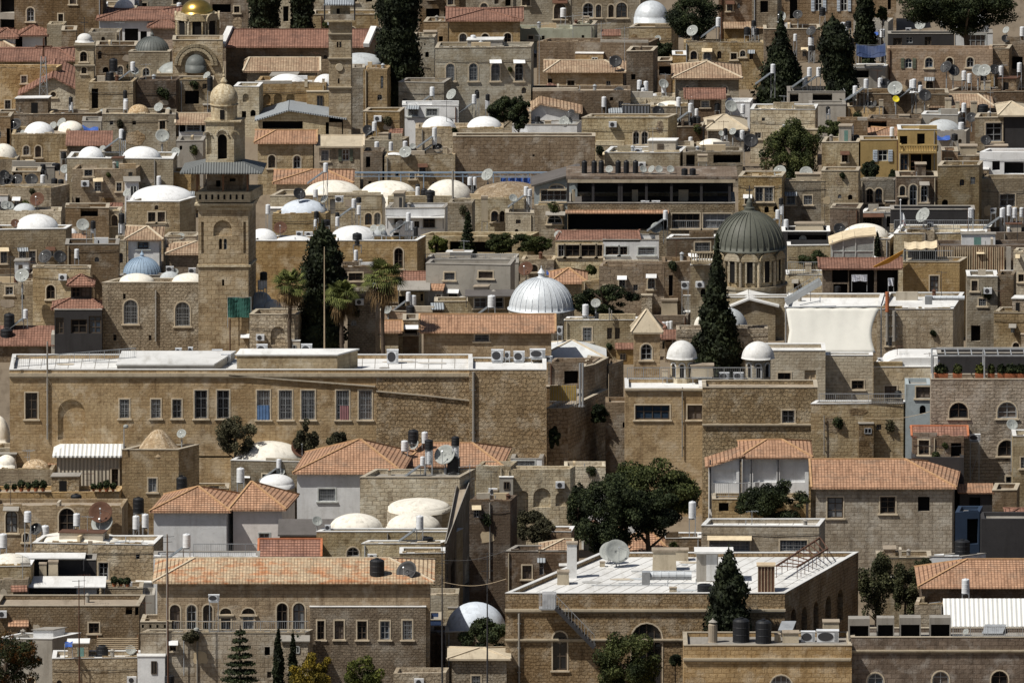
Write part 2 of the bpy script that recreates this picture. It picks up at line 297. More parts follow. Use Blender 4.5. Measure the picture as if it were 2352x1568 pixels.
def parsew(w,O,t,n):
    out=[]
    for e in w.split(';'):
        e=e.strip()
        if not e: continue
        sh=None
        if '@' in e: e,sh=e.split('@')
        a=e.split(); k=a[0]; u0,v0,u1,v1=map(float,a[1:5]); sh=sh or {'a':'a','n':'a','o':'o'}.get(k,'r')
        def pr(u,v):
            d=ray(u,v); C=Vector((0,CY,CZ)); tt=(O-C).dot(n)/d.dot(n); p=C+d*tt; return (p-O).dot(t),p.z
        s0,z1=pr(u0,v0); s1,z0=pr(u1,v1)
        if k=='n' and v1-v0<30: sh='r'
        out.append(('r' if k=='o' else k,sh,min(s0,s1),min(z0,z1),max(s0,s1),max(z0,z1)))
    return out
# ---------------------------------------------------------------- buildings
CUR=None
class B: pass
def cur(): return CUR
def use(b):
    global CUR; CUR=b; return b
def inset(poly,d):
    n=len(poly); out=[]
    for i in range(n):
        a,b,c=poly[i-1],poly[i],poly[(i+1)%n]
        e1=(b-a).normalized(); e2=(c-b).normalized(); n1=Vector((-e1.y,e1.x)); n2=Vector((-e2.y,e2.x))
        k=(n1+n2); den=1+n1.dot(n2); out.append(b+k*(d/max(den,.2)))
    return out
def parapetwork(root,foot,zt,m):
    e=foot[1]-foot[0]; ln=e.length
    if ln<1.5: return
    t=e/ln; nn=Vector((-t.y,t.x)); Q=lambda s,d: foot[0]+t*s+nn*d
    if R.random()<.55:
        b=M(); s=R.uniform(0,.4)
        while s<ln-.25:
            w=R.uniform(.22,.8); h=R.uniform(.03,.22); e2=min(s+w,ln-.01); q=[Q(s,.012),Q(e2,.012),Q(e2,.25),Q(s,.25)]; b.hexa([(p.x,p.y,zt-.05) for p in q],[(p.x,p.y,zt+h*R.uniform(.6,1)) for p in q]); s=e2-.02
        b.build('parapet_stones',m,root)
    if R.random()<.33 and ln>2.5:
        w=R.uniform(.25,.55)*ln; s=R.choice([0.02,ln-w-.02]); h=R.uniform(.2,.6); q=[Q(s,.006),Q(s+w,.006),Q(s+w,.3),Q(s,.3)]; b=M(); b.hexa([(p.x,p.y,zt-.02) for p in q],[(p.x,p.y,zt+h) for p in q]); b.build('raised_parapet',R.choice([m,m,'pat1','plg']),root)
def clutter(root,O,t,n,ln,zt,m,ww):
    P=lambda s,z,d=0.: O+t*s+Vector((0,0,z))-n*d
    vis=3.2; hit=lambda s0,z0,s1,z1,L,g: any(not(s1<a[2]-g or s0>a[4]+g or z1<a[3]-g or z0>a[5]+g) for a in L)
    L=list(ww)
    if ln>1.6:
        for _ in range(R.choice([1,1,2,3,4]) if len(ww)<3 else R.choice([0,1,1])):
            w=R.uniform(.28,.62); h=w*R.uniform(1.,1.7); s0=R.uniform(.3,max(.31,ln-.3-w)); z1=zt-R.uniform(.6,3.)
            if not hit(s0,z1-h,s0+w,z1,L,.35): e=(R.choice('xrrg'),R.choice('rra'),s0,z1-h,s0+w,z1); L.append(e)
    for _ in range(R.choice([1,2,2,3]) if ln>2.5 else 0):
        w=R.uniform(.6,min(3.2,ln*.4)); h=R.uniform(.4,1.6); s0=R.uniform(.1,ln-w-.1); z1=zt-R.uniform(.15,2.6); z0=z1-h
        if hit(s0,z0,s0+w,z1,L,.28): continue
        c=(s0+w/2,z0+h/2); k=14; pl=[]
        for i in range(k):
            a=6.2832*i/k; e=R.uniform(.72,1.); q=max(abs(math.cos(a)),abs(math.sin(a))); pl.append((c[0]+w/2*math.cos(a)/q**.6*e,c[1]+h/2*math.sin(a)/q**.6*e))
        pm=M(); pm.q(*[P(x,z,-.015) for x,z in pl]); 
        for i in range(k): pm.q(P(*pl[i],0),P(*pl[(i+1)%k],0),P(*pl[(i+1)%k],-.015),P(*pl[i],-.015))
        pm.build('plaster_patch',R.choice(['pat1','pat2','pat3','tan2' if m!='tan2' else 'pat1']),root); L.append(('z','r',s0,z0,s0+w,z1))
    if ln>2 and R.random()<.45:
        s0=R.choice([.25,ln-.25,R.uniform(.5,ln-.5)])
        if not hit(s0-.08,zt-5,s0+.08,zt,ww+[l for l in L if l[0]!='z'],.1): pm=M(); pm.tube(P(s0,zt-6,-.07),P(s0,zt-.1,-.07),.05,.05,8); pm.build('drainpipe',R.choice(['C','steel','rust','P']),root)
    if ln>3 and R.random()<.4:
        z0=zt-R.uniform(.4,1.2); pm=M(); q=[P(ln*i/8,z0-.12*math.sin(math.pi*i/8)*R.uniform(.6,1.4),-.05) for i in range(9)]
        for i in range(8): pm.bar(q[i],q[i+1],.025)
        pm.build('cable','iron',root)
    for _ in range(2):
        if ln<2.6 or R.random()<.35: continue
        w=R.uniform(.8,min(2.6,ln*.4)); s0=R.choice([R.uniform(0,ln-w),-.2,ln-w+.2]); dz=R.uniform(.5,2.4); z1=zt-dz; dd=R.uniform(.35,1.1)
        if hit(s0,z1-6,s0+w,z1+.15,L,.12): continue
        a=M(); lo=[P(s0,zt-14,-dd),P(s0+w,zt-14,-dd),P(s0+w,zt-14,-.004),P(s0,zt-14,-.004)]; hi=[P(s0,z1,-dd),P(s0+w,z1,-dd),P(s0+w,z1,-.004),P(s0,z1,-.004)]
        a.hexa(lo,hi); mm=R.choice([m,m,'tan2','pal2','plg','pat1','wht','brn','och']); a.build('annex',mm,root)
        if R.random()<.4:
            r=M(); e=.15; q=[P(s0-e,z1+.02,-dd-e),P(s0+w+e,z1+.02,-dd-e),P(s0+w+e,z1+.38,-.01),P(s0-e,z1+.38,-.01)]; r.hexa(q,[p+Vector((0,0,.07)) for p in q]); r.build('annex_roof',R.choice(['R','T','G','O','C']),root)
        else:
            r=M(); e=.04; q=[P(s0-e,z1+.003,-dd-e),P(s0+w+e,z1+.003,-dd-e),P(s0+w+e,z1+.003,-.006),P(s0-e,z1+.003,-.006)]; r.hexa(q,[p+Vector((0,0,.06)) for p in q]); r.build('annex_roof',R.choice(['C','cop','W','S']),root)
        if w>.9:
            ow=R.uniform(.3,.55); oh=R.uniform(.4,1.); os=s0+R.uniform(.15,w-ow-.15); oz=z1-.35-oh; o=M(); o.q(P(os,oz,-dd-.004),P(os+ow,oz,-dd-.004),P(os+ow,oz+oh,-dd-.004),P(os,oz+oh,-dd-.004)); wo=o.build('window','glassd',root)
            f=M()
            for A,B_ in (((os,oz),(os+ow,oz)),((os+ow,oz),(os+ow,oz+oh)),((os+ow,oz+oh),(os,oz+oh)),((os,oz+oh),(os,oz)),((os+ow/2,oz),(os+ow/2,oz+oh))): f.bar(P(*A,-dd-.02),P(*B_,-dd-.02),.06)
            f.build('frame',R.choice(['frameb','framew','steel']),wo)
        L.append(('z','r',s0,z1-7,s0+w,z1+.2)); ww=ww
    if ln>2 and R.random()<.38:
        for _ in range(R.choice([1,1,2])):
            s0=R.uniform(.3,ln-.3); z0=zt-R.uniform(.1,2.2)
            if hit(s0-.3,z0-.4,s0+.3,z0+.3,[l for l in L if l[0]!='z'],.05): continue
            q=P(s0,z0,-.1); r_=R.uniform(.18,.42); leafcloud(root,'wall_plant',[(q.x,q.y,q.z,r_,r_*.6,r_*R.uniform(.7,1.3)),(q.x+r_*.5,q.y,q.z-r_*.7,r_*.6,r_*.4,r_*.8)],260,.09,R.choice(['drk','oli','lgrn']),core=.4)
    if ln>1.5 and R.random()<.22:
        s0=R.uniform(.3,ln-.9); z0=zt-R.uniform(.8,2.2)
        if not hit(s0,z0,s0+.7,z0+.55,L,.03):
            a=M(); a.hexa([P(s0,z0,-.38),P(s0+.7,z0,-.38),P(s0+.7,z0,-.05),P(s0,z0,-.05)],[P(s0,z0+.5,-.38),P(s0+.7,z0+.5,-.38),P(s0+.7,z0+.5,-.05),P(s0,z0+.5,-.05)]); ao=a.build('air_conditioner','enamel',root); g=M(); c_=P(s0+.3,z0+.25,-.385); g.tube(c_,c_+n*.01,.19,.19,14); g.build('fan_grille','iron',ao)
    for e in [l for l in L if l[0] in 'rga' and l[0]!='z']:
        if R.random()<.2:
            w=e[4]-e[2]; z=e[5]+.12; q=[P(e[2]-.15,z-.1,-.55),P(e[4]+.15,z-.1,-.55),P(e[4]+.15,z+.15,-.01),P(e[2]-.15,z+.15,-.01)]
            if z+.15<zt: a=M(); a.hexa(q,[p+Vector((0,0,.04)) for p in q]); a.build('awning',R.choice(['G','C','rust','wht','canvas']),root)  # awnings added at random to cast shadow on facades
    return [l for l in L if l[0]!='z']
def roofclutter(h):
    f=h.foot; L=(f[1]-f[0]).length; D=(f[3]-f[0]).length
    if L<2 or D<3: return
    P=lambda a,b: f[0]+(f[1]-f[0])*a+(f[3]-f[0])*b
    z=h.z+.02
    for _ in range(R.choice([0,1,1,2])):
        a=R.uniform(.08,.6); b=R.uniform(.25,.85); w=R.uniform(.15,.38); hh=R.uniform(.3,.75); q=[P(a,b),P(a+w,b),P(a+w,b+.25/D),P(a,b+.25/D)] if R.random()<.6 else [P(a,b*.5),P(a+.2/L,b*.5),P(a+.2/L,b*.5+.35),P(a,b*.5+.35)]
        m=M(); m.hexa([(p.x,p.y,z-.03) for p in q],[(p.x,p.y,z+hh) for p in q]); m.build('partition_wall',R.choice([h.m,'pat1','wht','pat2']),h.root)
    if R.random()<.42 and L>3:
        w=R.uniform(.16,.38); a=R.uniform(.03,.95-w); b=R.uniform(.45,.7); hh=R.uniform(.55,1.5); q=[P(a,b),P(a+w,b),P(a+w,.97),P(a,.97)]; m=M(); mm=R.choice([h.m,'pat1','plg','wht','pal2','tan2']); m.hexa([(p.x,p.y,z-.03) for p in q],[(p.x,p.y,z+hh) for p in q]); ro=m.build('roof_room',mm,h.root)
        e=inset(q,-.08); m=M(); m.hexa([(p.x,p.y,z+hh+.003) for p in e],[(p.x,p.y,z+hh+.07) for p in e]); m.build('slab',R.choice(['C','W','S','rust']),ro)
        if hh>.9: p,q2=q[0],q[1]; t=(q2-p); ln=t.length; t.normalize(); nn=Vector((t.y,-t.x)); c=p+t*ln*R.uniform(.2,.6)+nn*.01; e2=c+t*min(.6,ln*.3); m=M(); m.q((c.x,c.y,z),(e2.x,e2.y,z),(e2.x,e2.y,z+hh*.75),(c.x,c.y,z+hh*.75)); m.build('door',R.choice(['dark','frameb','teal','iron']),ro)
    if R.random()<.5:
        m=M(); a=R.uniform(.05,.5); b=R.uniform(.1,.5); p,q=P(a,b),P(a+R.uniform(.2,.45),b+R.uniform(0,.4)); m.tube((p.x,p.y,z+.12),(q.x,q.y,z+.12),.04); m.tube((q.x,q.y,z),(q.x,q.y,z+.5),.04); m.build('water_pipe','steel',h.root)
    for _ in range(R.choice([0,0,1,1,2])):
        p=P(R.uniform(.05,.95),R.uniform(.2,.95)); hh=R.uniform(1.,2.8); a=R.uniform(-.5,.5); m=M(); m.tube((p.x,p.y,z-.1),(p.x,p.y,z+hh),.028,.018,5); d=Vector((math.cos(a),math.sin(a),0)); c=Vector((p.x,p.y,z+hh-.1)); m.bar(c-d*.5,c+d*.5,.022)
        for i in range(5): q=c+d*(-.4+.2*i); e=Vector((-d.y,d.x,0))*(.16+.05*i); m.bar(q-e,q+e,.015)
        if R.random()<.4: m.bar(c-d*.3-Vector((0,0,.5)),c+d*.3-Vector((0,0,.5)),.02)
        m.build('aerial',R.choice(['steel','iron','rust']),h.root)
    if R.random()<.4:
        m=M(); p=P(R.uniform(.1,.9),R.uniform(.3,.9)); m.lathe((p.x,p.y,z),[(.16,0),(.15,.55),(.22,.58),(.05,.72)],10); m.build('vent_cowl',R.choice(['steel','C','rust']),h.root)
def mkhouse(n,foot,zt,zb,m,rf,w='',sw='',k='stone_house',cat='house',par_h=.32,flat=True,clut=False):
    global CUR
    c=sum(foot,Vector((0,0)))/len(foot)
    root=thing(k,n,cat,(c.x,c.y,zb))
    mb=M(); L=len(foot)
    for i in range(L):
        a,b=foot[i],foot[(i+1)%L]; t=Vector((b.x-a.x,b.y-a.y,0)); ln=t.length
        if ln<.02: continue
        t.normalize(); nn=Vector((t.y,-t.x,0)); O=Vector((a.x,a.y,0))
        ww=parsew(w,O,t,nn) if i==0 and w else (parsew(sw,O,t,nn) if i==1 and sw else [])
        if i==0 and clut and m not in('blk','blu','cor','blk'): ww=clutter(root,O,t,nn,ln,zt,m,ww)
        wallface(mb,root,O,t,nn,[(0,zb-1.),(ln,zb-1.),(ln,zt),(0,zt)],ww,wm=m)
    if flat and clut and m not in('blk','blu'): parapetwork(root,foot,zt,m)
    if flat:
        ins=inset(foot,min(.28,min((foot[i]-foot[(i+1)%L]).length for i in range(L))*.2))
        for i in range(L):
            j=(i+1)%L; a,b,c2,d=foot[i],foot[j],ins[j],ins[i]
            mb.q((a.x,a.y,zt),(b.x,b.y,zt),(c2.x,c2.y,zt),(d.x,d.y,zt)); mb.q((d.x,d.y,zt),(c2.x,c2.y,zt),(c2.x,c2.y,zt-par_h),(d.x,d.y,zt-par_h))
        rm=M(); rm.q(*[(p.x,p.y,zt-par_h+.02) for p in ins]); rm.build('roof',rf if rf in MATS and rf not in('R','O','T','G') else 'S',root)
        if k!='stone_house' or R.random()<.5 or rf=='W':
         cm=M(); o1=inset(foot,-.03); i1=inset(foot,min(.3,.21*min((foot[i]-foot[(i+1)%L]).length for i in range(L))))
         for i in range(L):
            j=(i+1)%L; q=[o1[i],o1[j],i1[j],i1[i]]
            cm.hexa([(p.x,p.y,zt+.003) for p in q],[(p.x,p.y,zt+.055) for p in q])
         cm.build('coping',{'W':'W','D':'C','blk':'D'}.get(rf,'cop' if m not in('gry','plg','wht','gry3','blk') else 'C'),root)
    if flat and rf=='W' and (foot[1]-foot[0]).length>9:
        a,b_,c_,d_=inset(foot,.3); nS=int((b_-a).length/1.05); zz=zt-par_h+.03; sm=M()
        for i in range(1,nS):
            t=(i+R.uniform(-.05,.05))/nS; p=a+(b_-a)*t; q=d_+(c_-d_)*t; e=(b_-a).normalized()*.025; sm.q((p.x-e.x,p.y-e.y,zz),(p.x+e.x,p.y+e.y,zz),(q.x+e.x,q.y+e.y,zz),(q.x-e.x,q.y-e.y,zz))
        for t in (.33,.7): p=a+(d_-a)*t; q=b_+(c_-b_)*t; sm.q((p.x,p.y,zz+.004),(q.x,q.y,zz+.004),(q.x,q.y+.04,zz+.004),(p.x,p.y+.04,zz+.004))
        sm.build('membrane_seams','C',root)
        for _ in range(int(nS*.6)):
            t,u_=R.uniform(.03,.95),R.uniform(.08,.92); p=a+(b_-a)*t+(d_-a)*u_; w,h=R.uniform(.3,1.6),R.uniform(.2,.7); k=9; pm=M(); z2=zz+.008+_*.0004; pm.q(*[(p.x+w*R.uniform(.75,1)*math.cos(6.2832*i/k),p.y+h*R.uniform(.75,1)*math.sin(6.2832*i/k),z2) for i in range(k)]); pm.build('tar_patch',R.choice(['C','lgrn2','pat1','lgry','lgry']),root)
        for _ in range(3 if nS>12 else 1):
            t,u_=R.uniform(.05,.6),R.uniform(.15,.8); p=a+(b_-a)*t+(d_-a)*u_; q=p+(b_-a)*R.uniform(.1,.3); pm=M(); pm.tube((p.x,p.y,zz+.1),(q.x,q.y,zz+.1),.035); pm.tube((q.x,q.y,zz),(q.x,q.y,zz+.45),.035); pm.build('water_pipe','steel',root)
    mb.build('wall',m,root)
    CUR=B(); CUR.root=root; CUR.n=n; CUR.Y0=min(p.y for p in foot); CUR.Yf=max(foot[0].y,foot[1].y); CUR.Y1=max(p.y for p in foot); CUR.z=zt-(par_h if flat else 0); CUR.zt=zt; CUR.zb=zb
    CUR.foot=foot; CUR.m=m
    return CUR
def bd(n,u0,u1,vt,vb,m='tan',rf='S',w='',r=None,s=None,sw='',**k):
    if s is None and 'k' not in k and u1-u0>150 and m!='blk' and R.random()<.6: e_=R.uniform(25,min(120,(u1-u0)*.16)); s=u1+e_*.45; u1=u1-e_*.55
    Y=gy(vb); zb=gz(Y); a=pt(u0,vt,Y); b=pt(u1,vt,Y); zt=a.z
    if r is not None and r<vt: d=max(1.5,pz(u0,r,zt).y-Y)
    else: d=min(6.5,max(3.,(b.x-a.x)*.4))*R.uniform(.8,1.15)
    d=min(d,22)
    sx=0
    if s:
        p2=pt(s,vt,Y+d); sx=p2.x-b.x
    wd=b.x-a.x; yl=yr=0
    if 'k' not in k and wd<11 and m!='blk':
        g=R.uniform(-.13,.13)*wd; yl,yr=(0,g) if g>0 else (-g,0)
        if d-max(yl,yr)<1.2: yl=yr=0
    x0,x1=pt(u0,vt,Y+yl).x,pt(u1,vt,Y+yr).x
    foot=[Vector((x0,Y+yl)),Vector((x1,Y+yr)),Vector((b.x+sx,Y+d)),Vector((a.x+sx,Y+d))]
    h=mkhouse(n,foot,zt,min(zb,zt-2.5),m,rf,w,sw,clut=('k' not in k),**k); h.auto=True
    if 'k' not in k and m not in('blk',): roofclutter(h)
    return h
def poly(n,pts,vb,m='tan',rf='S',w='',sw='',**k):
    Y=gy(vb); zb=gz(Y); p0=pt(*pts[0],Y); zt=p0.z
    foot=[Vector((q.x,q.y)) for q in (pz(u,v,zt) for u,v in pts)]
    return mkhouse(n,foot,zt,min(zb,zt-2.5),m,rf,w if w!='s#' else '',sw,**k)
def roofmesh(root,e,rg0,rg1,rf,gable,wm,ridge=True,th=.14):
    """e: 4 eave corners (FL,FR,BR,BL), rg0/rg1 ridge ends"""
    m=M(); dn=Vector((0,0,-th)); FL,FR,BR,BL=e
    m.q(FL,FR,rg1,rg0); m.q(BR,BL,rg0,rg1)
    if not gable: m.q(FR,BR,rg1); m.q(BL,FL,rg0)
    for i in range(4): 
        a,b=e[i],e[(i+1)%4]; m.q(a+dn,b+dn,b,a)
    m.q(*[p+dn for p in e][::-1])
    if gable: 
        g=M(); g.q(FR,BR,rg1); g.build('gable',wm,root); g=M(); g.q(BL,FL,rg0); g.build('gable',wm,root)
    m.build('roof',rf,root)
    if ridge and rf in('R','R2','O','T','T2','W2','P'):
        rm=M(); k=.16; L=[(rg0,rg1),(FL,rg0),(FR,rg1),(BR,rg1),(BL,rg0)]
        for a,b in L:
            if (a-b).length>.05: rm.bar(a+Vector((0,0,.03)),b+Vector((0,0,.03)),k,.10)
        rm.build('ridge_tiles',{'R':'R','R2':'terracotta','O':'orange_ridge','T':'trim','T2':'trim'}.get(rf,'trim'),root)
def hr(n,u0,u1,ve,vb,ru0,ru1,vr,d=8,m='tan',rf='O',w='',s=None,cp=None,k='tiled_roof_house',cat='house',eave=.35):
    Y=gy(vb); a=pt(u0,ve,Y); b=pt(u1,ve,Y); ze=a.z; zb=gz(Y); sx=0
    if s: sx=pt(s,ve,Y+d).x-b.x; 
    gable=abs(ru0-u0)<40 and abs(ru1-u1)<40
    w0=inn=eave
    foot=[Vector((a.x+inn,Y+inn)),Vector((b.x-inn,Y+inn)),Vector((b.x+sx-inn,Y+d-inn)),Vector((a.x+sx+inn,Y+d-inn))]
    h=mkhouse(n,foot,ze-.13,min(zb,ze-2.5),m,rf,w,'',k=k,cat=cat,flat=False)
    ym=Y+d/2
    if cp or gable: r0=Vector((a.x+sx/2,ym,0)); r1=Vector((b.x+sx/2,ym,0)); r0.z=r1.z=pt(u0,vr,ym).z
    else: r0=pt(ru0,vr,ym); r1=pt(ru1,vr,ym)
    r0.z=r1.z=max(r0.z,ze+.3)
    e=[Vector((a.x,Y,ze)),Vector((b.x,Y,ze)),Vector((b.x+sx,Y+d,ze)),Vector((a.x+sx,Y+d,ze))]
    roofmesh(h.root,e,r0,r1,rf,gable or cp,m)
    if cp:
        for p,q,r_ in ((e[0],r0,e[3]),(e[1],r1,e[2])):
            c=M(); c.bar(p+Vector((0,-.1,.12)),q+Vector((0,0,.15)),.55,.35); c.bar(q+Vector((0,0,.15)),r_+Vector((0,0,.12)),.55,.35); c.build('parapet',cp,h.root)
    h.z=ze+.2; h.Y0=Y; h.roofd=d
    return h
def pw(n,pts,vb,d,m,w='',rf=None,k='gabled_house',cat='house',ov=.3):
    """front wall of any outline, extruded back; roof sheets over its top edges (pts run left to right)"""
    global CUR
    Y=gy(vb); zb=gz(Y)-1; P=[pt(u,v,Y) for u,v in pts]
    root=thing(k,n,cat,((P[0].x+P[-1].x)/2,Y+d/2,zb+1)); mb=M(); x0=P[0].x
    outer=[(0,zb),(P[-1].x-x0,zb)]+[(p.x-x0,p.z) for p in P[::-1]]
    O=Vector((x0,Y,0)); t=Vector((1,0,0)); nn=Vector((0,-1,0))
    wallface(mb,root,O,t,nn,outer,parsew(w,O,t,nn) if w else [],wm=m)
    D=Vector((0,d,0)); mb.q(*[Vector((x0+s,Y+d,z)) for s,z in outer][::-1])
    for a,b in ((P[0],Vector((P[0].x,Y,zb))),(Vector((P[-1].x,Y,zb)),P[-1])): mb.q(a,b,b+D,a+D)
    rm=M()
    for a,b in zip(P,P[1:]):
        dd=(b-a).normalized(); up=Vector((-dd.z,0,dd.x)) if dd.x>0 else Vector((dd.z,0,-dd.x)); a2=a-dd*(ov if a is P[0] else 0); b2=b+dd*(ov if b is P[-1] else 0)
        f=Vector((0,-ov,0)); g=Vector((0,d+ov,0)); h=up*.14; e=up*.01
        rm.hexa([a2+f+e,b2+f+e,b2+g+e,a2+g+e],[a2+f+h,b2+f+h,b2+g+h,a2+g+h])
    rm.build('roof',rf or 'S',root); mb.build('wall',m,root)
    CUR=B(); CUR.root=root; CUR.n=n; CUR.Y0=Y; CUR.Y1=Y+d; CUR.z=min(p.z for p in P); CUR.zt=CUR.z; CUR.zb=zb+1
    CUR.foot=[Vector((x0,Y)),Vector((P[-1].x,Y)),Vector((P[-1].x,Y+d)),Vector((x0,Y+d))]; CUR.m=m
    return CUR
def gf(n,u0,u1,ve,vb,up,vp,d,m,rf,w='',k='gabled_house',cat='house'):
    return pw(n,[(u0,ve),(up,vp),(u1,ve)],vb,d,m,w,rf if rf!='W' else 'W',k=k,cat=cat)
def shed(n,u0,u1,ve,vb,vr,m,rf,w='',d=3.6):
    Y=gy(vb); a=pt(u0,ve,Y); b=pt(u1,ve,Y); zb=gz(Y); zr=pt(u0,vr,Y+d).z; ze=a.z
    foot=[Vector((a.x+.15,Y+.3)),Vector((b.x-.15,Y+.3)),Vector((b.x-.15,Y+d)),Vector((a.x+.15,Y+d))]
    h=mkhouse(n,foot,ze-.1,min(zb,ze-2.5),m,rf,w,'',k='lean_to_house',cat='house',flat=False)
    rm=M(); q=[Vector((a.x,Y,ze)),Vector((b.x,Y,ze)),Vector((b.x,Y+d,zr)),Vector((a.x,Y+d,zr))]
    rm.hexa([p-Vector((0,0,.12)) for p in q],q); rm.build('roof',rf,h.root)
    g=M(); g.q((a.x+.15,Y+.4,ze-.1),(a.x+.15,Y+d-.02,zr-.13),(a.x+.15,Y+d-.02,ze-.1)); g.q((b.x-.15,Y+.4,ze-.1),(b.x-.15,Y+d-.02,ze-.1),(b.x-.15,Y+d-.02,zr-.13)); g.q((b.x-.15,Y+d-.02,ze-.1),(a.x+.15,Y+d-.02,ze-.1),(a.x+.15,Y+d-.02,zr-.13),(b.x-.15,Y+d-.02,zr-.13)); g.build('gable',m,h.root)
    h.z=ze; return h
def hr2(n,u0,u1,ve,vb,up,_,vr,m,rf='G'):
    return pw(n,[(u0,ve),(up,vr),(u1,ve-10)],vb,6,m,'x 60 1115 430 1190;x 640 1125 790 1240','G',k='canopy_house')
def slab(n,u0,u1,vf,vr,mat,tilt):
    Y=CUR.Y0-.5; a=pt(u0,vf,Y); b=pt(u1,vf,Y)
    if tilt: d=3.0; zr=pt(u0,vr,Y+d).z
    else: zr=a.z; d=max(1.5,min(14,pz(u0,vr,a.z).y-Y))
    if tilt==0 and d>6: d=6; zr=pt(u0,vr,Y+d).z
    root=thing('roof_sheet',n,'roof sheet',((a.x+b.x)/2,Y+d/2,CUR.zt)); m=M()
    q=[a,b,Vector((b.x,Y+d,zr)),Vector((a.x,Y+d,zr))]; m.hexa([p-Vector((0,0,.07)) for p in q],q); m.build('sheet',mat,root)
    for p in q:
        l=M(); l.bar(p-Vector((math.copysign(.1,p.x-root.location.x),0,.07)),Vector((p.x-math.copysign(.1,p.x-root.location.x),p.y,min(p.z-1.,CUR.zt-.4))),.07); l.build('post','iron',root)
def domeprof(Rr,h,n=10,pw_=1.):
    return [(Rr*1.03,-.6),(Rr*1.03,0)]+[(Rr*math.cos(math.pi/2*i/n),h*math.sin(math.pi/2*i/n)**pw_) for i in range(0,n)]+[(Rr*.02,h)]
def dm(u,v,w,h,mat='wht',y=None,n=None,b=None):
    c=CUR; Rr=sz(w/2,c.Y0+2); zb=c.z; yf=getattr(c,'Yf',c.Y0)
    Yc=max(yf+Rr+.25, pz(u,v,zb+.25).y+Rr*.9)
    lim=c.Y1+4
    if y=='off' : Yc=c.Y1+Rr
    elif Yc>lim: Yc=max(lim,yf+Rr+.25)
    Rr=sz(w/2,Yc); p=pt(u,v-h,Yc); H=p.z-zb
    zbase=zb
    if H>Rr*1.25: zbase=p.z-Rr*1.0
    H=max(p.z-zbase,.4)
    m=M(); pr=domeprof(Rr,H); pr[0]=(Rr*1.03,-.6-(zbase-zb)-(3 if Yc+Rr>c.Y1 else 0)); m.lathe((p.x,Yc,zbase),pr,32)
    return m.build('dome',mat if mat!='glass' else 'netglass',c.root,smooth=True)
def dm2(n,u,v,w,h,mat,_,vb):
    Y=gy(vb); Rr=sz(w/2,Y); p=pt(u,v-h,Y); b=pt(u,v,Y-Rr).z
    root=thing('domed_roof',n,'dome',(p.x,Y,gz(Y))); m=M(); m.lathe((p.x,Y,b),domeprof(Rr,max(.4,p.z-b)),32); m.build('dome',mat,root,smooth=True)
    d=M(); d.lathe((p.x,Y,gz(Y)-1),[(Rr*1.06,0),(Rr*1.06,b-gz(Y)+.7),(Rr*.9,b-gz(Y)+.7)],32); d.build('drum','pal',root)
    global CUR; CUR=B(); CUR.root=root; CUR.n=n; CUR.Y0=Y-Rr; CUR.Y1=Y+Rr; CUR.z=b; CUR.zt=b; CUR.zb=gz(Y); CUR.foot=[Vector((p.x-Rr,Y-Rr)),Vector((p.x+Rr,Y+Rr))]; CUR.m='pal'
def ribdome(u,v,w,h,mat,n,drum=0,b=None):
    global CUR; c=CUR
    if b=='free':
        Y=gy(v+330); Rr=sz(w/2,Y); p=pt(u,v-h,Y); zb=pt(u,v,Y-Rr).z; root=thing('ribbed_dome',n,'dome',(p.x,Y,gz(Y)))
        d=M(); d.lathe((p.x,Y,gz(Y)-1),[(Rr*1.02,0),(Rr*1.02,zb-gz(Y)+1),(Rr*.9,zb-gz(Y)+1)],32); d.build('drum','gry',root)
    else:
        Rr=sz(w/2,c.Y0+3); Y=c.Y0+Rr+.3; Rr=sz(w/2,Y); p=pt(u,v-h,Y); zb=c.z+.1; root=c.root
    H=p.z-zb; m=M(); m.lathe((p.x,Y,zb),[(Rr*1.06,0),(Rr*1.06,.1),(Rr,.12)]+[(Rr*math.cos(math.pi/2*i/12),.1+(H-.1)*math.sin(math.pi/2*i/12)) for i in range(1,12)]+[(Rr*.03,H)],48)
    o=m.build('dome',mat,root,smooth=True); r=M(); nr=30
    for k in range(nr):
        a=2*math.pi*k/nr; q=[Vector((p.x+Rr*1.005*math.cos(t)*math.cos(a),Y+Rr*1.005*math.cos(t)*math.sin(a),zb+.1+(H-.1)*math.sin(t)*1.005)) for t in (0,.2,.4,.6,.8,1.,1.2,1.4,1.52)]
        for i in range(8): r.bar(q[i],q[i+1],.05)
    r.build('rib',mat,root); f=M(); t=p.z; k=Rr/3
    f.lathe((p.x,Y,t-.08),[(.5*k,0),(.42*k,.12),(.28*k,.16),(.28*k,.5*k),(.38*k,.52*k),(.05,.95*k),(.04,1.2*k)],16); f.build('lantern',mat,root,smooth=False)
def cone(u,v,w,h,mat,n):
    c=CUR; Rr=sz(w/2,c.Y0+2); Y=c.Y0+Rr; p=pt(u,v-h,Y); H=p.z-c.z; m=M()
    m.lathe((p.x,Y,c.z),[(Rr*1.02,-.3),(Rr,0),(Rr*.86,.14*H),(Rr*.66,.4*H),(Rr*.5,.62*H),(Rr*.33,.83*H),(Rr*.16,.96*H),(.03,H)],28); m.build('dome','dtan',c.root,smooth=True)
def ledge(mat,u0,u1,v,h):
    c=CUR; Y=c.Y0; a=pt(u0,v,Y); b=pt(u1,v+h,Y); m=M(); m.box((a.x-.05,Y-.18,b.z),(b.x+.05,Y-.003,a.z)); m.box((a.x,Y-.10,b.z-.12),(b.x,Y-.003,b.z-.003)); m.build('cornice','P',c.root)
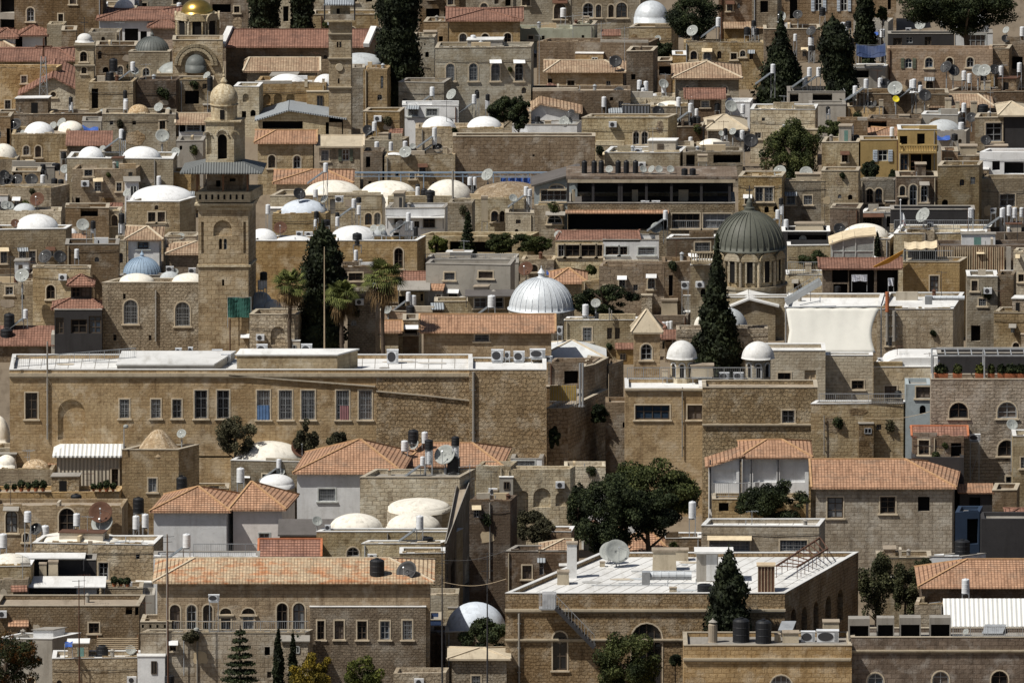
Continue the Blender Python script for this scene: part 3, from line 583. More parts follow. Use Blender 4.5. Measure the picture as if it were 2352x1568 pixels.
def bd2(n,u0,u1,vt,_v,m,vb_,r):
    global CUR
    c=CUR; Y=c.Y0+.45; a=pt(u0,_v,Y); 
    zt=pt(u0,_v,Y).z
    if vt<=_v: pass
    b=pt(u1,_v,Y); d=max(2.,min(9,pz(u0,r,zt).y-Y)); foot=[Vector((a.x,Y)),Vector((b.x,Y)),Vector((b.x+1.6,Y+d)),Vector((a.x+.3,Y+d))]
    root=c.root; mb=M(); zb=c.z-.2; mb.hexa([(p.x,p.y,zb) for p in foot],[(p.x,p.y,zt) for p in foot]); mb.build('roof_room',m,root)
    cm=M(); o1=inset(foot,-.08); cm.hexa([(p.x,p.y,zt+.003) for p in o1],[(p.x,p.y,zt+.12) for p in o1]); cm.build('roof_slab','W',root)
def vault(n,u0,u1,v,vt):
    c=CUR; Y=c.Y0+.3; a=pt(u0,v,Y); b=pt(u1,v,Y); m=M(); zt=pt(u0,vt,Y+2.5).z; H=zt-c.z; P=[]
    for i in range(13):
        t=i/12; x=a.x+(b.x-a.x)*t; z=c.z+H*min(1,(1-(1-min(t/.38,1))**2)**.55 if t<.38 else 1) ; P.append((x,z))
    for (x0,z0),(x1,z1) in zip(P,P[1:]): m.q((x0,Y,z0),(x1,Y,z1),(x1,Y+4.6,z1),(x0,Y+4.6,z0)); m.q((x0,Y,c.z-.1),(x1,Y,c.z-.1),(x1,Y,z1),(x0,Y,z0)); m.q((x1,Y+4.6,c.z-.1),(x0,Y+4.6,c.z-.1),(x0,Y+4.6,z0),(x1,Y+4.6,z1))
    m.q((b.x,Y,c.z-.1),(b.x,Y+4.6,c.z-.1),(b.x,Y+4.6,zt),(b.x,Y,zt)); m.build('vault','W',c.root)
def ysm(): pass
plain('panel_g',(.20,.22,.24),.35,.2)
plain('orange_ridge',(.47,.29,.155),.85)
# ---------------------------------------------------------------- prototypes (unit-sized), copied
PROTO={}
def cp(key,label,cat,loc,scale=(1,1,1),rz=0,group=None):
    root,used=PROTO[key]
    if not used: r=root; PROTO[key]=(root,True)
    else:
        r=root.copy(); col.objects.link(r)
        for ch in list(root.children):
            c=ch.copy(); col.objects.link(c); c.parent=r
    r.location=loc; r.scale=scale; r.rotation_euler=(0,0,rz); r['label']=label; r['category']=cat
    if group: r['group']=group
    LAB.append(r); return r
def proto(key,name):
    o=bpy.data.objects.new(name,None); o.empty_display_size=.3; col.objects.link(o); o['_w']=[0,0,0]; PROTO[key]=(o,False); return o
def mk_tank(key,mat,cap,name):
    r=proto(key,name)                       # 1 m wide, 1 m tall body from z=0; stand below (z -1..0)
    m=M(); m.lathe((0,0,0),[(.5,0),(.5,.04),(.485,.06),(.485,.32),(.5,.34),(.485,.36),(.485,.62),(.5,.64),(.485,.66),(.485,.9)]+([(.36,.98),(.14,1.)] if cap else [(.47,.96),(.40,1.)]),20); m.build('tank',mat,r,smooth=False)
    c=M(); c.lathe((0,0,.985),[(.13,0),(.13,.06),(.10,.07)],12); c.build('lid',mat if not cap else 'black_plastic',r)
mk_tank('wt','enamel',0,'water_tank'); mk_tank('bt','black_plastic',1,'water_tank')
def mk_dish(key,mat,name='satellite_dish'):
    r=proto(key,name); m=M(); n=24
    # dish axis along -y tilted up 35deg, radius 1, centre at z=1.15
    A=Vector((0,-math.cos(.6),math.sin(.6))); U=Vector((1,0,0)); V=A.cross(U); c=Vector((0,0,1.15)); rings=[(1.,.24),(.97,.26),(.75,.13),(.5,.06),(.25,.015),(.02,0)]
    for (q,off) in ((1,0),):
        b=len(m.v)
        for rr,h in rings:
            for i in range(n):
                a=2*math.pi*i/n; m.v.append(c+U*(rr*math.cos(a))+V*(rr*math.sin(a))+A*h)
        for rr,h in rings[::-1]:
            for i in range(n):
                a=2*math.pi*i/n; m.v.append(c+U*(rr*math.cos(a))+V*(rr*math.sin(a))+A*(h-.035))
        K=len(rings)*2
        for k in range(K-1):
            for i in range(n): j=(i+1)%n; m.f.append((b+k*n+i,b+k*n+j,b+(k+1)*n+j,b+(k+1)*n+i))
    m.build('reflector',mat,r,smooth=True)
    s=M(); s.tube((0,.05,-.2),(0,.05,1.1),.055); s.bar((0,.05,1.0),c+A*.0,.12); s.bar((-.35,.3,0),(0,.05,.6),.04); s.bar((.35,.3,0),(0,.05,.6),.04); s.build('mast','steel',r)
    f=M(); f.bar(c+V*(-.9)+A*.2,c+A*.85,.04); f.bar(c+U*.8+A*.2,c+A*.85,.02); f.tube(c+A*.78,c+A*.95,.08); f.build('feed_arm','steel',r)
mk_dish('ds','dishgrey'); mk_dish('dk','dishdark'); mk_dish('rd','rust'); mk_dish('yd','yellowdish')
def mk_ac():
    r=proto('ac','air_conditioner'); m=M(); m.box((-.5,-.2,.05),(.5,.25,1)); m.box((-.52,-.22,.96),(.52,.27,1.02)); m.box((-.4,-.18,-.02),(-.3,.22,.05)); m.box((.3,-.18,-.02),(.4,.22,.05)); m.build('casing','enamel',r)
    g=M(); g.tube((-.1,-.215,.52),(-.1,-.205,.52),.36,.36,20); g.build('fan_grille','iron',r)
    b=M()
    for i in range(7): b.box((.3,-.212,.15+i*.11),(.46,-.205,.2+i*.11))
    b.build('louvre_grille','steel',r)
mk_ac()
def mk_bx():
    r=proto('bx','masonry_block'); m=M(); m.hexa([(-.5,-.5,0),(.5,-.5,0),(.5,.5,0),(-.5,.5,0)],[(-.47,-.47,.9),(.47,-.47,.9),(.47,.47,.9),(-.47,.47,.9)]); m.build('body','P',r)
    c=M(); c.box((-.53,-.53,.9),(.53,.53,1.)); c.build('cap','S',r)
mk_bx()
def mk_ch():
    r=proto('ch','chimney'); m=M(); m.box((-.4,-.4,0),(.4,.4,.8)); m.box((-.5,-.5,.8),(.5,.5,.88)); m.build('stack','P',r)
    c=M(); c.tube((0,0,.88),(0,0,1.0),.25,.2,10); c.build('pot','terracotta',r)
mk_ch()
def mk_ev():
    r=proto('ev','rooftop_cooler'); m=M(); m.box((-.5,-.42,.68),(.5,.42,1.)); m.box((-.5,.3,0),(.5,.42,.68))
    for x in(-.5,.44): m.box((x,-.42,0),(x+.06,.3,.68))
    m.build('casing','C',r); d=M(); d.box((-.44,.1,.02),(.44,.15,.68)); d.build('recess_shade','dark',r)  # black sheet paints the shade inside the open frame
mk_ev()
ORD=['leftmost','second','third','fourth','fifth','sixth','seventh','eighth']
PEND=[]   # (root, desc, ref, x)
def reg(root,desc,x,rel='on'): PEND.append((root,desc,CUR.n,x,rel))
def place(u,v):
    """point on the current building for an item whose foot shows at pixel (u,v)"""
    c=CUR; p=pz(u,v,c.z); y0=c.Y0; y1=c.Y1
    if p.y<y0+.3:
        # in front of the facade or low on it
        if p.y<y0-3.: Y=y0-.9; q=pt(u,v,Y); return q, max(0,min(q.z-c.zb,3.2))
        Y=y0+.35; q=pt(u,v,Y); q.z=c.z; return q,0
    if p.y>y1-.3: Y=max(y0+.4,y1-.4); q=pt(u,v,Y); return q,max(0,q.z-c.z)
    return p,0
def legs(root,q,w,L,mat='steel',name='stand'):
    if L<.08: return
    m=M(); 
    for a in(-1,1):
        for b in(-1,1): m.bar((q.x+a*w/2,q.y+b*w/2,q.z-L),(q.x+a*w/2,q.y+b*w/2,q.z),.05)
    m.box((q.x-w*.55,q.y-w*.55,q.z-.07),(q.x+w*.55,q.y+w*.55,q.z-.01))
    if L>1: m.bar((q.x-w/2,q.y-w/2,q.z-L*.9),(q.x+w/2,q.y-w/2,q.z-L*.2),.03)
    root['_w']=list(root.location); 
    sx=root.scale.copy()
    for i,p in enumerate(m.v): m.v[i]=Vector(((p.x-q.x)/sx.x+q.x,(p.y-q.y)/sx.y+q.y,(p.z-q.z)/sx.z+q.z))
    m.build(name,mat,root)
def tank(kind,u,v,w,h,minleg=.35):
    q,L=place(u,v); Y=q.y; W=sz(w,Y); H=sz(h,Y); L=max(L,minleg if kind=='wt' else .08)
    if L==minleg and kind=='wt': q=Vector((q.x,q.y,q.z+0))
    cp(kind,'x','water tank',(q.x,q.y,q.z+(minleg if kind=='wt' and L<=minleg else 0)),(W,W,H))
    r=LAB[-1]; q2=Vector(r.location); legs(r,q2,W*.8,max(L,.08)); return r,q2,W,H
def item(a):
    k=a[0]; f=[float(x) for x in a[1:]]
    if len(f)<2: return
    u,v=f[:2]; e=f[2:]
    if e and max(e)<12 and k not in('pole',): return
    if len(e)>1 and max(e)<15: return
    c=CUR
    if k in('wt','bt'):
        w,h=(e+[45,80])[:2] if len(e)>=2 else ((45,82) if k=='wt' else (60,90))
        r,q,W,H=tank(k,u,v,w,h); small='small ' if h<70 else ('tall ' if h>115 else ''); reg(r,('white ' if k=='wt' else 'black ')+small.replace('small ','small ')+'water tank',q.x)
    elif k=='sw':
        w,h=(e+[0,0])[:2]
        if w<20 or h<20: w,h=45,80
        r,q,W,H=tank('wt',u,v,w,h,.9); r.name='solar_water_heater'; r['category']='solar heater'
        m=M(); L=1.7; a=math.radians(36); p0=Vector((q.x-W*.5,q.y,q.z-.05)); p1=p0+Vector((-L*math.cos(a),0,-L*math.sin(a)))
        o=Vector((0,.55,0)); n=Vector((-math.sin(a),0,math.cos(a)))*.05
        m.hexa([p1-o,p0-o,p0+o,p1+o],[p1-o+n,p0-o+n,p0+o+n,p1+o+n]); sx=r.scale
        for i,p in enumerate(m.v): m.v[i]=Vector(((p.x-q.x)/sx.x+q.x,(p.y-q.y)/sx.y+q.y,(p.z-q.z)/sx.z+q.z))
        m.build('collector_panel','panel_g',r); reg(r,'white solar water heater with slanted panel',q.x)
    elif k in('ds','dk','rd','yd'):
        rr=e[0] if e else 40; q,L=place(u,v); s=sz(rr,q.y); z=q.z-(0)
        cp(k,'x','satellite dish',(q.x,q.y,z),(s,s,s),R.uniform(-.9,.5) if k!='rd' else R.uniform(-.5,.1)); r=LAB[-1]; 
        if L>.2: 
            m=M(); m.tube((q.x,q.y,z-L),(q.x,q.y,z),.06); legs_fix(r,m,q); m.build('post','steel',r)
        sm='small ' if rr<36 else ('big ' if rr>58 else ''); reg(r,{'ds':sm+'grey','dk':sm+'dark','rd':sm+'rusty brown','yd':'yellow'}[k]+' satellite dish',q.x)
    elif k in('ac','bx','ch','ev'):
        w,h=(e+[60,50])[:2] if len(e)>=2 else (40,60); q,L=place(u,v); W=sz(w,q.y); H=sz(h,q.y); D=W if k!='ac' else max(W*.6,.35)
        if k=='bx': D=min(W,1.2)
        if k=='ac': D=W
        cp(k,'x',{'ac':'air conditioner','bx':'block','ch':'chimney','ev':'rooftop cooler'}[k],(q.x,q.y,q.z),(W,D,H)); r=LAB[-1]
        if L>.1: legs(r,q,W*.8,L)
        reg(r,{'ac':'white air conditioner unit','bx':'low' if h<70 else 'tall','ch':'square chimney','ev':'dark fronted rooftop cooler'}[k]+(' plastered block' if k=='bx' else ''),q.x)
    elif k in('pole','pipe','rdp'):
        w,h=e[:2]; Y=c.Y0-.12; q=pt(u,v,Y); t=pt(u,v-h,Y); r=thing('drain_pipe','x','pipe',(q.x,Y,q.z)); m=M(); wr=max(.04,sz(w,Y)*.35); m.tube(q,t,wr,None,10); m.build('pipe','C' if k!='rdp' else 'terracotta',r)
        for i in (.15,.5,.85): b=M(); z=q.z+(t.z-q.z)*i; b.box((q.x-wr*1.5,Y-wr*.5,z),(q.x+wr*1.5,Y+.1,z+.05)); b.build('bracket','steel',r)
        reg(r,'vertical '+('thick ' if w>25 else 'thin ')+('grey' if k!='rdp' else 'reddish')+' pipe',q.x)
    elif k=='an':
        h=e[0]; q,L=place(u,v); t=pt(u,v-h,q.y); q.z-=L; r=thing('antenna','x','antenna',q); m=M(); m.tube(q,t,.035,.02,6); m.build('mast','steel',r)
        g=M(); g.bar(t+Vector((-.9,0,-.3)),t+Vector((.9,0,-.1)),.03)
        for i in range(7): x=-.8+i*.27; g.bar(t+Vector((x,-.3,-.3+.03*i)),t+Vector((x,.3,-.3+.03*i)),.02)
        g.bar(t+Vector((-.35,0,-1.2)),t+Vector((.35,0,-1.2)),.03); g.build('aerial','steel',r); reg(r,'tall thin television aerial',q.x)
    elif k=='panel':
        w,h=e[:2]; q,L=place(u,v); W=sz(w,q.y); H=sz(h,q.y); r=thing('solar_collector','x','solar panel',q); m=M(); d=1.6
        lo=[(q.x-W/2,q.y,q.z+.1),(q.x+W/2-.3,q.y,q.z+.1),(q.x+W/2,q.y+d,q.z+.1+max(.4,H-.25)),(q.x-W/2+.3,q.y+d,q.z+.1+max(.4,H-.25))]
        m.hexa(lo,[(x,y,z+.07) for x,y,z in lo]); m.build('collector_panel','steel',r); l=M()
        for x in(-W*.35,W*.4): l.bar((q.x+x,q.y+d-.1,q.z-L),(q.x+x,q.y+d-.1,q.z+max(.4,H-.25)),.06); l.bar((q.x+x,q.y+.1,q.z-L),(q.x+x,q.y+.1,q.z+.12),.06)
        l.build('frame','steel',r); reg(r,'tilted pale solar panel',q.x)
    elif k in('tarp','cloth','grn'):
        w=e[0]; h=e[1] if len(e)>1 else w*.35; Y=c.Y0-.5; q=pt(u,v,Y); W=sz(w,Y); H=sz(h,Y); r=thing({'tarp':'tarpaulin','cloth':'laundry','grn':'screen'}[k],'x',{'tarp':'tarpaulin','cloth':'laundry','grn':'screen'}[k],q); m=M(); nx,nz=10,4
        for i in range(nx+1):
            for j in range(nz+1):
                s=i/nx; t=j/nz; sag=-.25*math.sin(math.pi*s)*H*(1 if k=='tarp' else .1); m.v.append(Vector((q.x-W/2+W*s,Y-.15*math.sin(s*9+t*2)+(t*1.0 if k=='tarp' else 0),q.z+H*t+sag)))
        for i in range(nx):
            for j in range(nz): a=i*(nz+1)+j; m.f.append((a,a+nz+1,a+nz+2,a+1))
        o=m.build('sheet',{'tarp':'navy' if w>200 else 'tarpblue','cloth':'cloth','grn':'greenscreen'}[k],r)
        md=o.modifiers.new('t','SOLIDIFY'); md.thickness=.03
        l=M()
        for x in(-W/2,W/2): l.tube((q.x+x,Y,q.z-.9),(q.x+x,Y,q.z+H),.03)
        l.bar((q.x-W/2,Y,q.z+H),(q.x+W/2,Y,q.z+H),.03); l.build('frame','steel',r)
        reg(r,{'tarp':'sagging blue tarpaulin' if w<=200 else 'sagging navy awning','cloth':'pale laundry hanging','grn':'green mesh screen'}[k],q.x)
    elif k=='pots':
        w=e[0]; Y=c.Y0+.3; q=pt(u,v,Y); W=sz(w,Y); nn=max(3,int(W/.5)); 
        for i in range(nn):
            x=q.x-W/2+W*(i+.5)/nn; s=R.uniform(.7,1.2); r=thing('potted_plant','x','potted plant',(x,Y,c.zt)); m=M(); m.lathe((x,Y,c.zt+.08),[(.12*s,0),(.18*s,.28*s),(.19*s,.3*s),(.15*s,.3*s)],12); m.build('pot','terracotta',r)
            leafcloud(r,'foliage',[(x,Y,c.zt+.08+.5*s,.26*s,.26*s,.3*s)],160,.13,'drk',core=0); reg(r,'small terracotta potted plant',x)
    elif k in('lamp','lampa'):
        Y=c.Y0-.2; q=pt(u,v,Y); r=thing('street_lamp','x','lamp',q); m=M(); H=1.6 if k=='lamp' else 2.6; m.tube(q,q+Vector((0,0,H)),.04); m.tube(q+Vector((0,0,H)),q+Vector((.9 if k!='lamp' else .15,0,H+.9 if k!='lamp' else H+.15)),.04); m.build('post','steel',r)
        t=q+Vector((.95 if k!='lamp' else .15,0,H+(.9 if k!='lamp' else .2))); l=M(); l.lathe(t-Vector((0,0,.15)),[(.12,0),(.22,.12),(.18,.26),(.03,.32)],12); l.build('lamp_head','dishgrey',r); reg(r,'small grey floodlight on pole' if k=='lamp' else 'street lamp on bent arm',q.x)
    elif k=='duct':
        w,h=e[:2]; Y=c.Y0+.8; q=pt(u,v,Y); W=sz(w,Y); r=thing('vent_duct','x','duct',q); m=M(); rr=sz(h/2,Y)*.6; z=q.z+rr
        for i in range(6): x0=q.x-W/2+W*i/6; m.tube((x0,Y,z),(x0+W/6*.9,Y,z),rr,rr,14); m.tube((x0+W/6*.9,Y,z),(x0+W/6,Y,z),rr*1.1,rr*1.1,14)
        m.build('duct','silver',r); l=M(); l.box((q.x-W/2-.3,Y-.4,q.z-.3),(q.x-W/2+.3,Y+.4,z+rr)); l.build('fan_box','steel',r); reg(r,'silver ventilation duct lying',q.x)
    elif k=='flag':
        h=e[0]; Y=c.Y0+.3; q=pt(u,v,Y); t=pt(u,v-h,Y); r=thing('flag','x','flag',q); m=M(); m.tube(q,t,.04); m.lathe(t,[(.02,0),(.1,.08),(.02,.18)],10); m.build('pole','enamel',r)
        f=M(); n=8; z0=t.z-.95
        for i in range(n+1):
            s=i/n; x=q.x+.05+.42*s; y=Y+.12*math.sin(s*7); f.v+= [Vector((x,y,z0-.35*s-1.05+.15*s)),Vector((x,y,z0-.75*s*s))]
        for i in range(n): f.f.append((2*i,2*i+2,2*i+3,2*i+1))
        o=f.build('cloth','enamel',r); o.modifiers.new('t','SOLIDIFY').thickness=.02
        g=M(); 
        for dx,dz,ww,hh in((.22,-.95,.16,.26),(.14,-.85,.08,.1),(.32,-1.12,.1,.1)): y=Y-.03+.12*math.sin((dx-.05)/.42*7)-.03; g.box((q.x+dx,y,z0+dz),(q.x+dx+ww,y+.01,z0+dz+hh))
        g.build('emblem','reddish',r); reg(r,'white flag with red cross emblem',q.x)
    elif k=='slat':
        w,h=e[:2]; Y=c.Y0+2.; q=pt(u,v,Y); W=sz(w,Y); r=thing('slatted_screen','x','screen',q); m=M()
        for i in range(6): m.box((q.x-W/2,Y,q.z+.15*i),(q.x+W/2,Y+.05,q.z+.15*i+.06))
        m.build('slats','palewood',r); l=M(); l.box((q.x-W/2,Y+.055,q.z-.7),(q.x-W/2+.08,Y+.13,q.z+1)); l.box((q.x+W/2-.08,Y+.055,q.z-.7),(q.x+W/2,Y+.13,q.z+1)); l.build('post','wood',r); reg(r,'pale wooden slatted screen',q.x)
    elif k=='umb':
        Y=c.Y0+.8; q=pt(u,v,Y); r=thing('parasol','x','parasol',q); m=M(); m.lathe((q.x,Y,q.z+.1),[(.62,0),(.6,.06),(.3,.25),(.03,.42)],10); m.build('canopy','sheet',r); l=M(); l.tube((q.x,Y,q.z-1.9),(q.x,Y,q.z+.5),.03); l.build('pole','steel',r); reg(r,'small white parasol',q.x)
    elif k=='pot':
        w,h=e[:2]; q,L=place(u,v); W=sz(w,q.y); H=sz(h,q.y); r=thing('chimney','x','chimney',q); m=M(); x,y,z=q; m.lathe((x,y,z),[(W*.55,0),(W*.5,.1),(W*.5,H*.72),(W*.35,H*.8)],14); m.build('stack','S',r); l=M(); l.lathe((x,y,z+H*.84),[(W*.5,0),(W*.1,H*.1),(W*.05,H*.16)],14); l.tube((x,y,z+H*.78),(x,y,z+H*.86),.06); l.build('cowl','C',r); reg(r,'rounded grey chimney with metal cowl',q.x)
def legs_fix(r,m,q):
    sx=r.scale; r['_w']=list(r.location); a=-r.rotation_euler.z
    for i,p in enumerate(m.v):
        d=p-q; d=Vector((d.x*math.cos(a)-d.y*math.sin(a),d.x*math.sin(a)+d.y*math.cos(a),d.z)); m.v[i]=Vector((d.x/sx.x,d.y/sx.y,d.z/sx.z))+q
def I(s):
    for e in s.split(';'):
        a=e.split()
        if a: item(a)
# ---------------------------------------------------------------- foliage
def leafcloud(root,name,blobs,n,size,mat,core=.62,up=.0,z0=None):
    """blobs: (x,y,z,rx,ry,rz). n leaves in all, spread by area."""
    bl=np.array(blobs,float); wt=(bl[:,3]*bl[:,5]); wt/=wt.sum(); idx=RN.choice(len(bl),n,p=wt); b=bl[idx]
    d=RN.normal(size=(n,3)); d/=np.linalg.norm(d,axis=1)[:,None]; rad=RN.uniform(.62,1.06,n)**.8; rad=np.where(RN.random(n)<.06,rad*1.12,rad)
    c=b[:,:3]+d*b[:,3:6]*rad[:,None]
    t=RN.normal(size=(n,3)); t[:,2]+=up; t/=np.linalg.norm(t,axis=1)[:,None]; s=np.cross(t,d+RN.normal(size=(n,3))*.5); s/=np.linalg.norm(s,axis=1)[:,None]+1e-9
    L=size*RN.uniform(.6,1.4,n)[:,None]; W=L*.55; q=np.stack([c-t*L,c+s*W,c+t*L,c-s*W],1).reshape(-1,3)
    F=[(4*i,4*i+1,4*i+2,4*i+3) for i in range(n)]; V=[q]; nv=len(q)
    if core:
        for (x,y,z,rx,ry,rz) in blobs:
            k=[]; na,nb=8,5
            for j in range(nb+1):
                for i in range(na):
                    ph=math.pi*j/nb; th=2*math.pi*i/na; r_=core*R.uniform(.85,1.1); k.append((x+rx*r_*math.sin(ph)*math.cos(th),y+ry*r_*math.sin(ph)*math.sin(th),z+rz*r_*math.cos(ph)))
            for j in range(nb):
                for i in range(na): a=nv+j*na+i; c2=nv+j*na+(i+1)%na; F.append((a,c2,c2+na,a+na))
            V.append(np.array(k)); nv+=len(k)
    V=np.concatenate(V); off=np.array(list(root['_w']))
    me=bpy.data.meshes.new(name); me.from_pydata((V-off).tolist(),[],F); me.materials.append(MATS[mat]); me.update()
    o=bpy.data.objects.new(name,me); col.objects.link(o); o.parent=root; return o
def trunk(root,x,y,z0,z1,r,limbs=5,spread=1.):
    m=M(); p=Vector((x,y,z0-.5)); k=5
    for i in range(k):
        q=Vector((x+R.uniform(-.08,.08)*spread,y,z0+(z1-z0)*(i+1)/k)); m.tube(p,q,r*(1-.12*i),r*(1-.12*(i+1)),8); p=q
    for i in range(limbs):
        a=R.uniform(0,6.28); zz=z0+(z1-z0)*R.uniform(.5,.95); b=Vector((x,y,zz)); e=b+Vector((math.cos(a)*spread,math.sin(a)*spread,spread*.9)); m.tube(b,e,r*.45,r*.12,6)
    m.build('trunk','bark',root)
def cyp(n,u,w,vt,vb,lean=0):
    Y=gy(vb); zb=gz(Y); t=pt(u,vt,Y); W=sz(w/2,Y); H=t.z-zb; x=pt(u+lean,vb-200,Y).x; root=thing('cypress_tree',n,'tree',(x,Y,zb))
    bl=[]; nb=34; z=zb+H*.06
    for i in range(nb):
        s=i/(nb-1); zz=zb+H*(.05+.93*s); prof=(math.sin(math.pi*min(1,(.12+.88*s)**.75*1.0))**.6) if s<.55 else (1-((s-.55)/.45)**(2.9 if w>300 and 'pointed' not in n else 1.7))*.97+.05
        prof=min(1.,(1-s)**.88*1.12) if 'pointed' in n else prof; rr=W*max(.07,prof)*R.uniform(.82,1.08); xx=x+(t.x-x)*s
        if rr>W*.45:
            for q in range(3): a=R.uniform(0,6.28); bl.append((xx+math.cos(a)*rr*.32,Y+math.sin(a)*rr*.32,zz+R.uniform(-.1,.1)*H/nb,rr*.72,rr*.72,max(H/nb*1.6,rr*.55)))
        else: bl.append((xx+R.uniform(-.1,.1)*rr,Y,zz,rr,rr,H/nb*1.7))
    leafcloud(root,'crown',bl,int(min(26000,5000+W*H*620)),.17,'cyp',.8,up=1.4); trunk(root,x,Y,zb,zb+H*.3,W*.12,2,.3)
def tree(n,u0,u1,v0,v1,vb,mat,z=None):
    mat={'grn':'lgrn','yel':'lyel'}.get(mat,mat)
    Y=gy(vb); zb=gz(Y); a=pt(u0,v0,Y); b=pt(u1,v1,Y); W=(b.x-a.x)/2; H=(a.z-b.z)/2; x=(a.x+b.x)/2; zc=(a.z+b.z)/2; root=thing('leafy_tree' if W>1 else 'shrub',n,'tree' if W>1 else 'shrub',(x,Y,zb)); D=min(W,max(H,1.5))
    bl=[]; nb=int(26+W*H*2.2); nb=min(nb,130)
    for i in range(nb):
        d=Vector((R.gauss(0,1),R.gauss(0,1),R.gauss(0,1))).normalized()*R.uniform(.25,1)**.45; r=R.uniform(.14,.34) if W<4 else R.uniform(.17,.33)
        bl.append((x+d.x*W*(1-r*.8),Y+d.y*D*(1-r*.8),zc+d.z*H*(1-r*.8),W*r if W<3 else W*r*.8,D*r,max(H*r*.85,.2)))
    sp=mat in('oli','oli2','rst','ylw','lyel'); leafcloud(root,'crown',bl,int(min(60000,3000+W*H*(1500 if sp else 2100))),.085 if W<4 else .10,mat,.2 if sp else .42,up=.6 if sp else 0); 
    if not any(q in n for q in('caper','ivy','vine','creeper','hedge','on alley','on balcony','on terrace')): trunk(root,x,Y,zb,zc,max(.08,min(.35,W*.1)),6,W*.5)
def pine(n,u,w,vt,vb):
    Y=gy(vb); zb=gz(Y); t=pt(u,vt,Y); W=sz(w/2,Y); H=t.z-zb; root=thing('araucaria_tree',n,'tree',(t.x,Y,zb)); bl=[]; k=13
    for i in range(k):
        s=i/k; zz=zb+H*(.2+.78*s); rr=W*(1-s*.9)
        for j in range(7): a=j*.9+i*.5; bl.append((t.x+math.cos(a)*rr*.6,Y+math.sin(a)*rr*.6,zz+.05*math.sin(j),rr*.45,rr*.45,.14))
    leafcloud(root,'crown',bl,9000,.10,'drk',.5,up=.8); trunk(root,t.x,Y,zb,t.z-.2,.14,0)
def palm(n,u,vt,vb,w):
    Y=gy(vb); zb=gz(Y); t=pt(u,vt+70,Y); W=sz(w/2,Y)*1.15; root=thing('palm_tree',n,'palm tree',(t.x,Y,zb)); m=M(); h=t.z-zb-1.2; c=Vector((t.x,Y,t.z-W*.55))
    p=Vector((t.x,Y,zb-.5))
    for i in range(10): q=Vector((t.x+.05*math.sin(i),Y,zb+(c.z-zb)*(i+1)/10)); m.tube(p,q,.22-.006*i,.20-.006*i,10); p=q
    m.build('trunk','bark',root)
    f=M(); sk=M()
    def frond(M_,a,el,L,nl,ll,droop):
        d=Vector((math.cos(a)*math.cos(el),math.sin(a)*math.cos(el),math.sin(el))); s=d.cross(Vector((0,0,1))); s=s.normalized() if s.length>.01 else Vector((1,0,0)); e=c+d*L; up=s.cross(d)
        M_.bar(c,e,.035,.02)
        for i in range(nl):
            g=(i/(nl-1)-.5)*3.6; dl=(d*math.cos(g)+s*math.sin(g)).normalized(); l=ll*(1-.18*abs(g)); mid=e+dl*l*.55+up*.03; tip=e+dl*l+Vector((0,0,-droop*l)); wv=up.cross(dl)*.045
            M_.q(e-wv*.4,e+wv*.4,mid+wv,mid-wv); M_.q(mid-wv,mid+wv,tip)
    for i in range(46): frond(f,R.uniform(0,6.28),R.uniform(-.35,1.35),W*R.uniform(.45,.62),15,W*.52,R.uniform(.2,.6))
    for i in range(36): frond(sk,R.uniform(0,6.28),R.uniform(-1.45,-.6),W*R.uniform(.4,.75),9,W*.42,.9)
    f.build('crown','palm',root); sk.build('dry_skirt','skirt',root)
# ---------------------------------------------------------------- special structures
def rail(u0,u1,vb_,vt,rise=0):
    c=CUR; Y=c.Y0+.12; a=pt(u0,vb_,Y); b=pt(u1,vb_-rise,Y if not rise else c.Y0+4); h=pt(u0,vt,Y).z-a.z
    if h>1.6: h=1.1
    r=thing('railing','x','railing',((a.x+b.x)/2,Y,a.z)); m=M(); L=(b-a).length; n=max(3,int(L/.16)); up=Vector((0,0,h))
    if n>90: n=90
    m.bar(a+up,b+up,.05); m.bar(a+up*.08,b+up*.08,.04)
    for i in range(n+1): p=a+(b-a)*(i/n); m.bar(p,p+up,.05 if i%8==0 else .018)
    m.build('bars','steel',r); reg(r,'thin metal railing',a.x,'along')
def balc(u0,u1,vt,vb_,mat,rl=None):
    c=CUR; Y=c.Y0; a=pt(u0,vt,Y-.9); b=pt(u1,vb_,Y-.9); m=M(); m.box((a.x,Y-.9,b.z),(b.x,Y-.004,b.z+.18)); m.box((a.x,Y-.9,a.z-.14),(b.x,Y-.75,a.z)); m.box((a.x,Y-.74,a.z-.14),(a.x+.15,Y-.004,a.z))
    n=max(4,int((b.x-a.x)/.22))
    for i in range(n+1): x=a.x+.06+(b.x-a.x-.12)*i/n; m.tube((x,Y-.82,b.z+.18),(x,Y-.82,a.z-.14),.05,.05,6)
    if rl: m.box((a.x,Y-.87,b.z+.185),(b.x,Y-.86,a.z-.15))
    m.build('balcony',mat,c.root)
def mastpole(n,u,vt,vb):
    Y=gy(vb); t=pt(u,vt,Y); zb=gz(Y); r=thing('mast',n,'mast',(t.x,Y,zb)); m=M(); m.tube((t.x,Y,zb),t,.09,.03,8); m.build('pole','rust' if 'rust' in n else 'palewood' if 'flag' in n else 'iron',r)
    if 'flag' not in n:
        g=M()
        for k,(dz,w) in enumerate(((-.1,.5),(-.5,.35),(-1.4,.45))): g.bar(t+Vector((-w,0,dz)),t+Vector((w,0,dz+.05)),.03)
        g.build('aerial','iron',r)
def tankstand(n,u,v,w,h,vb):
    Y=gy(vb); q=pt(u,v,Y); W=sz(w,Y); H=sz(h,Y); key='wt' if n.startswith('white') else 'bt'; r=cp(key,n,'water tank',q,(W,W,H)); L=min(q.z-gz(Y),9); legs(r,q,W*.8,L,'enamel' if key=='wt' else 'rust','frame_legs')
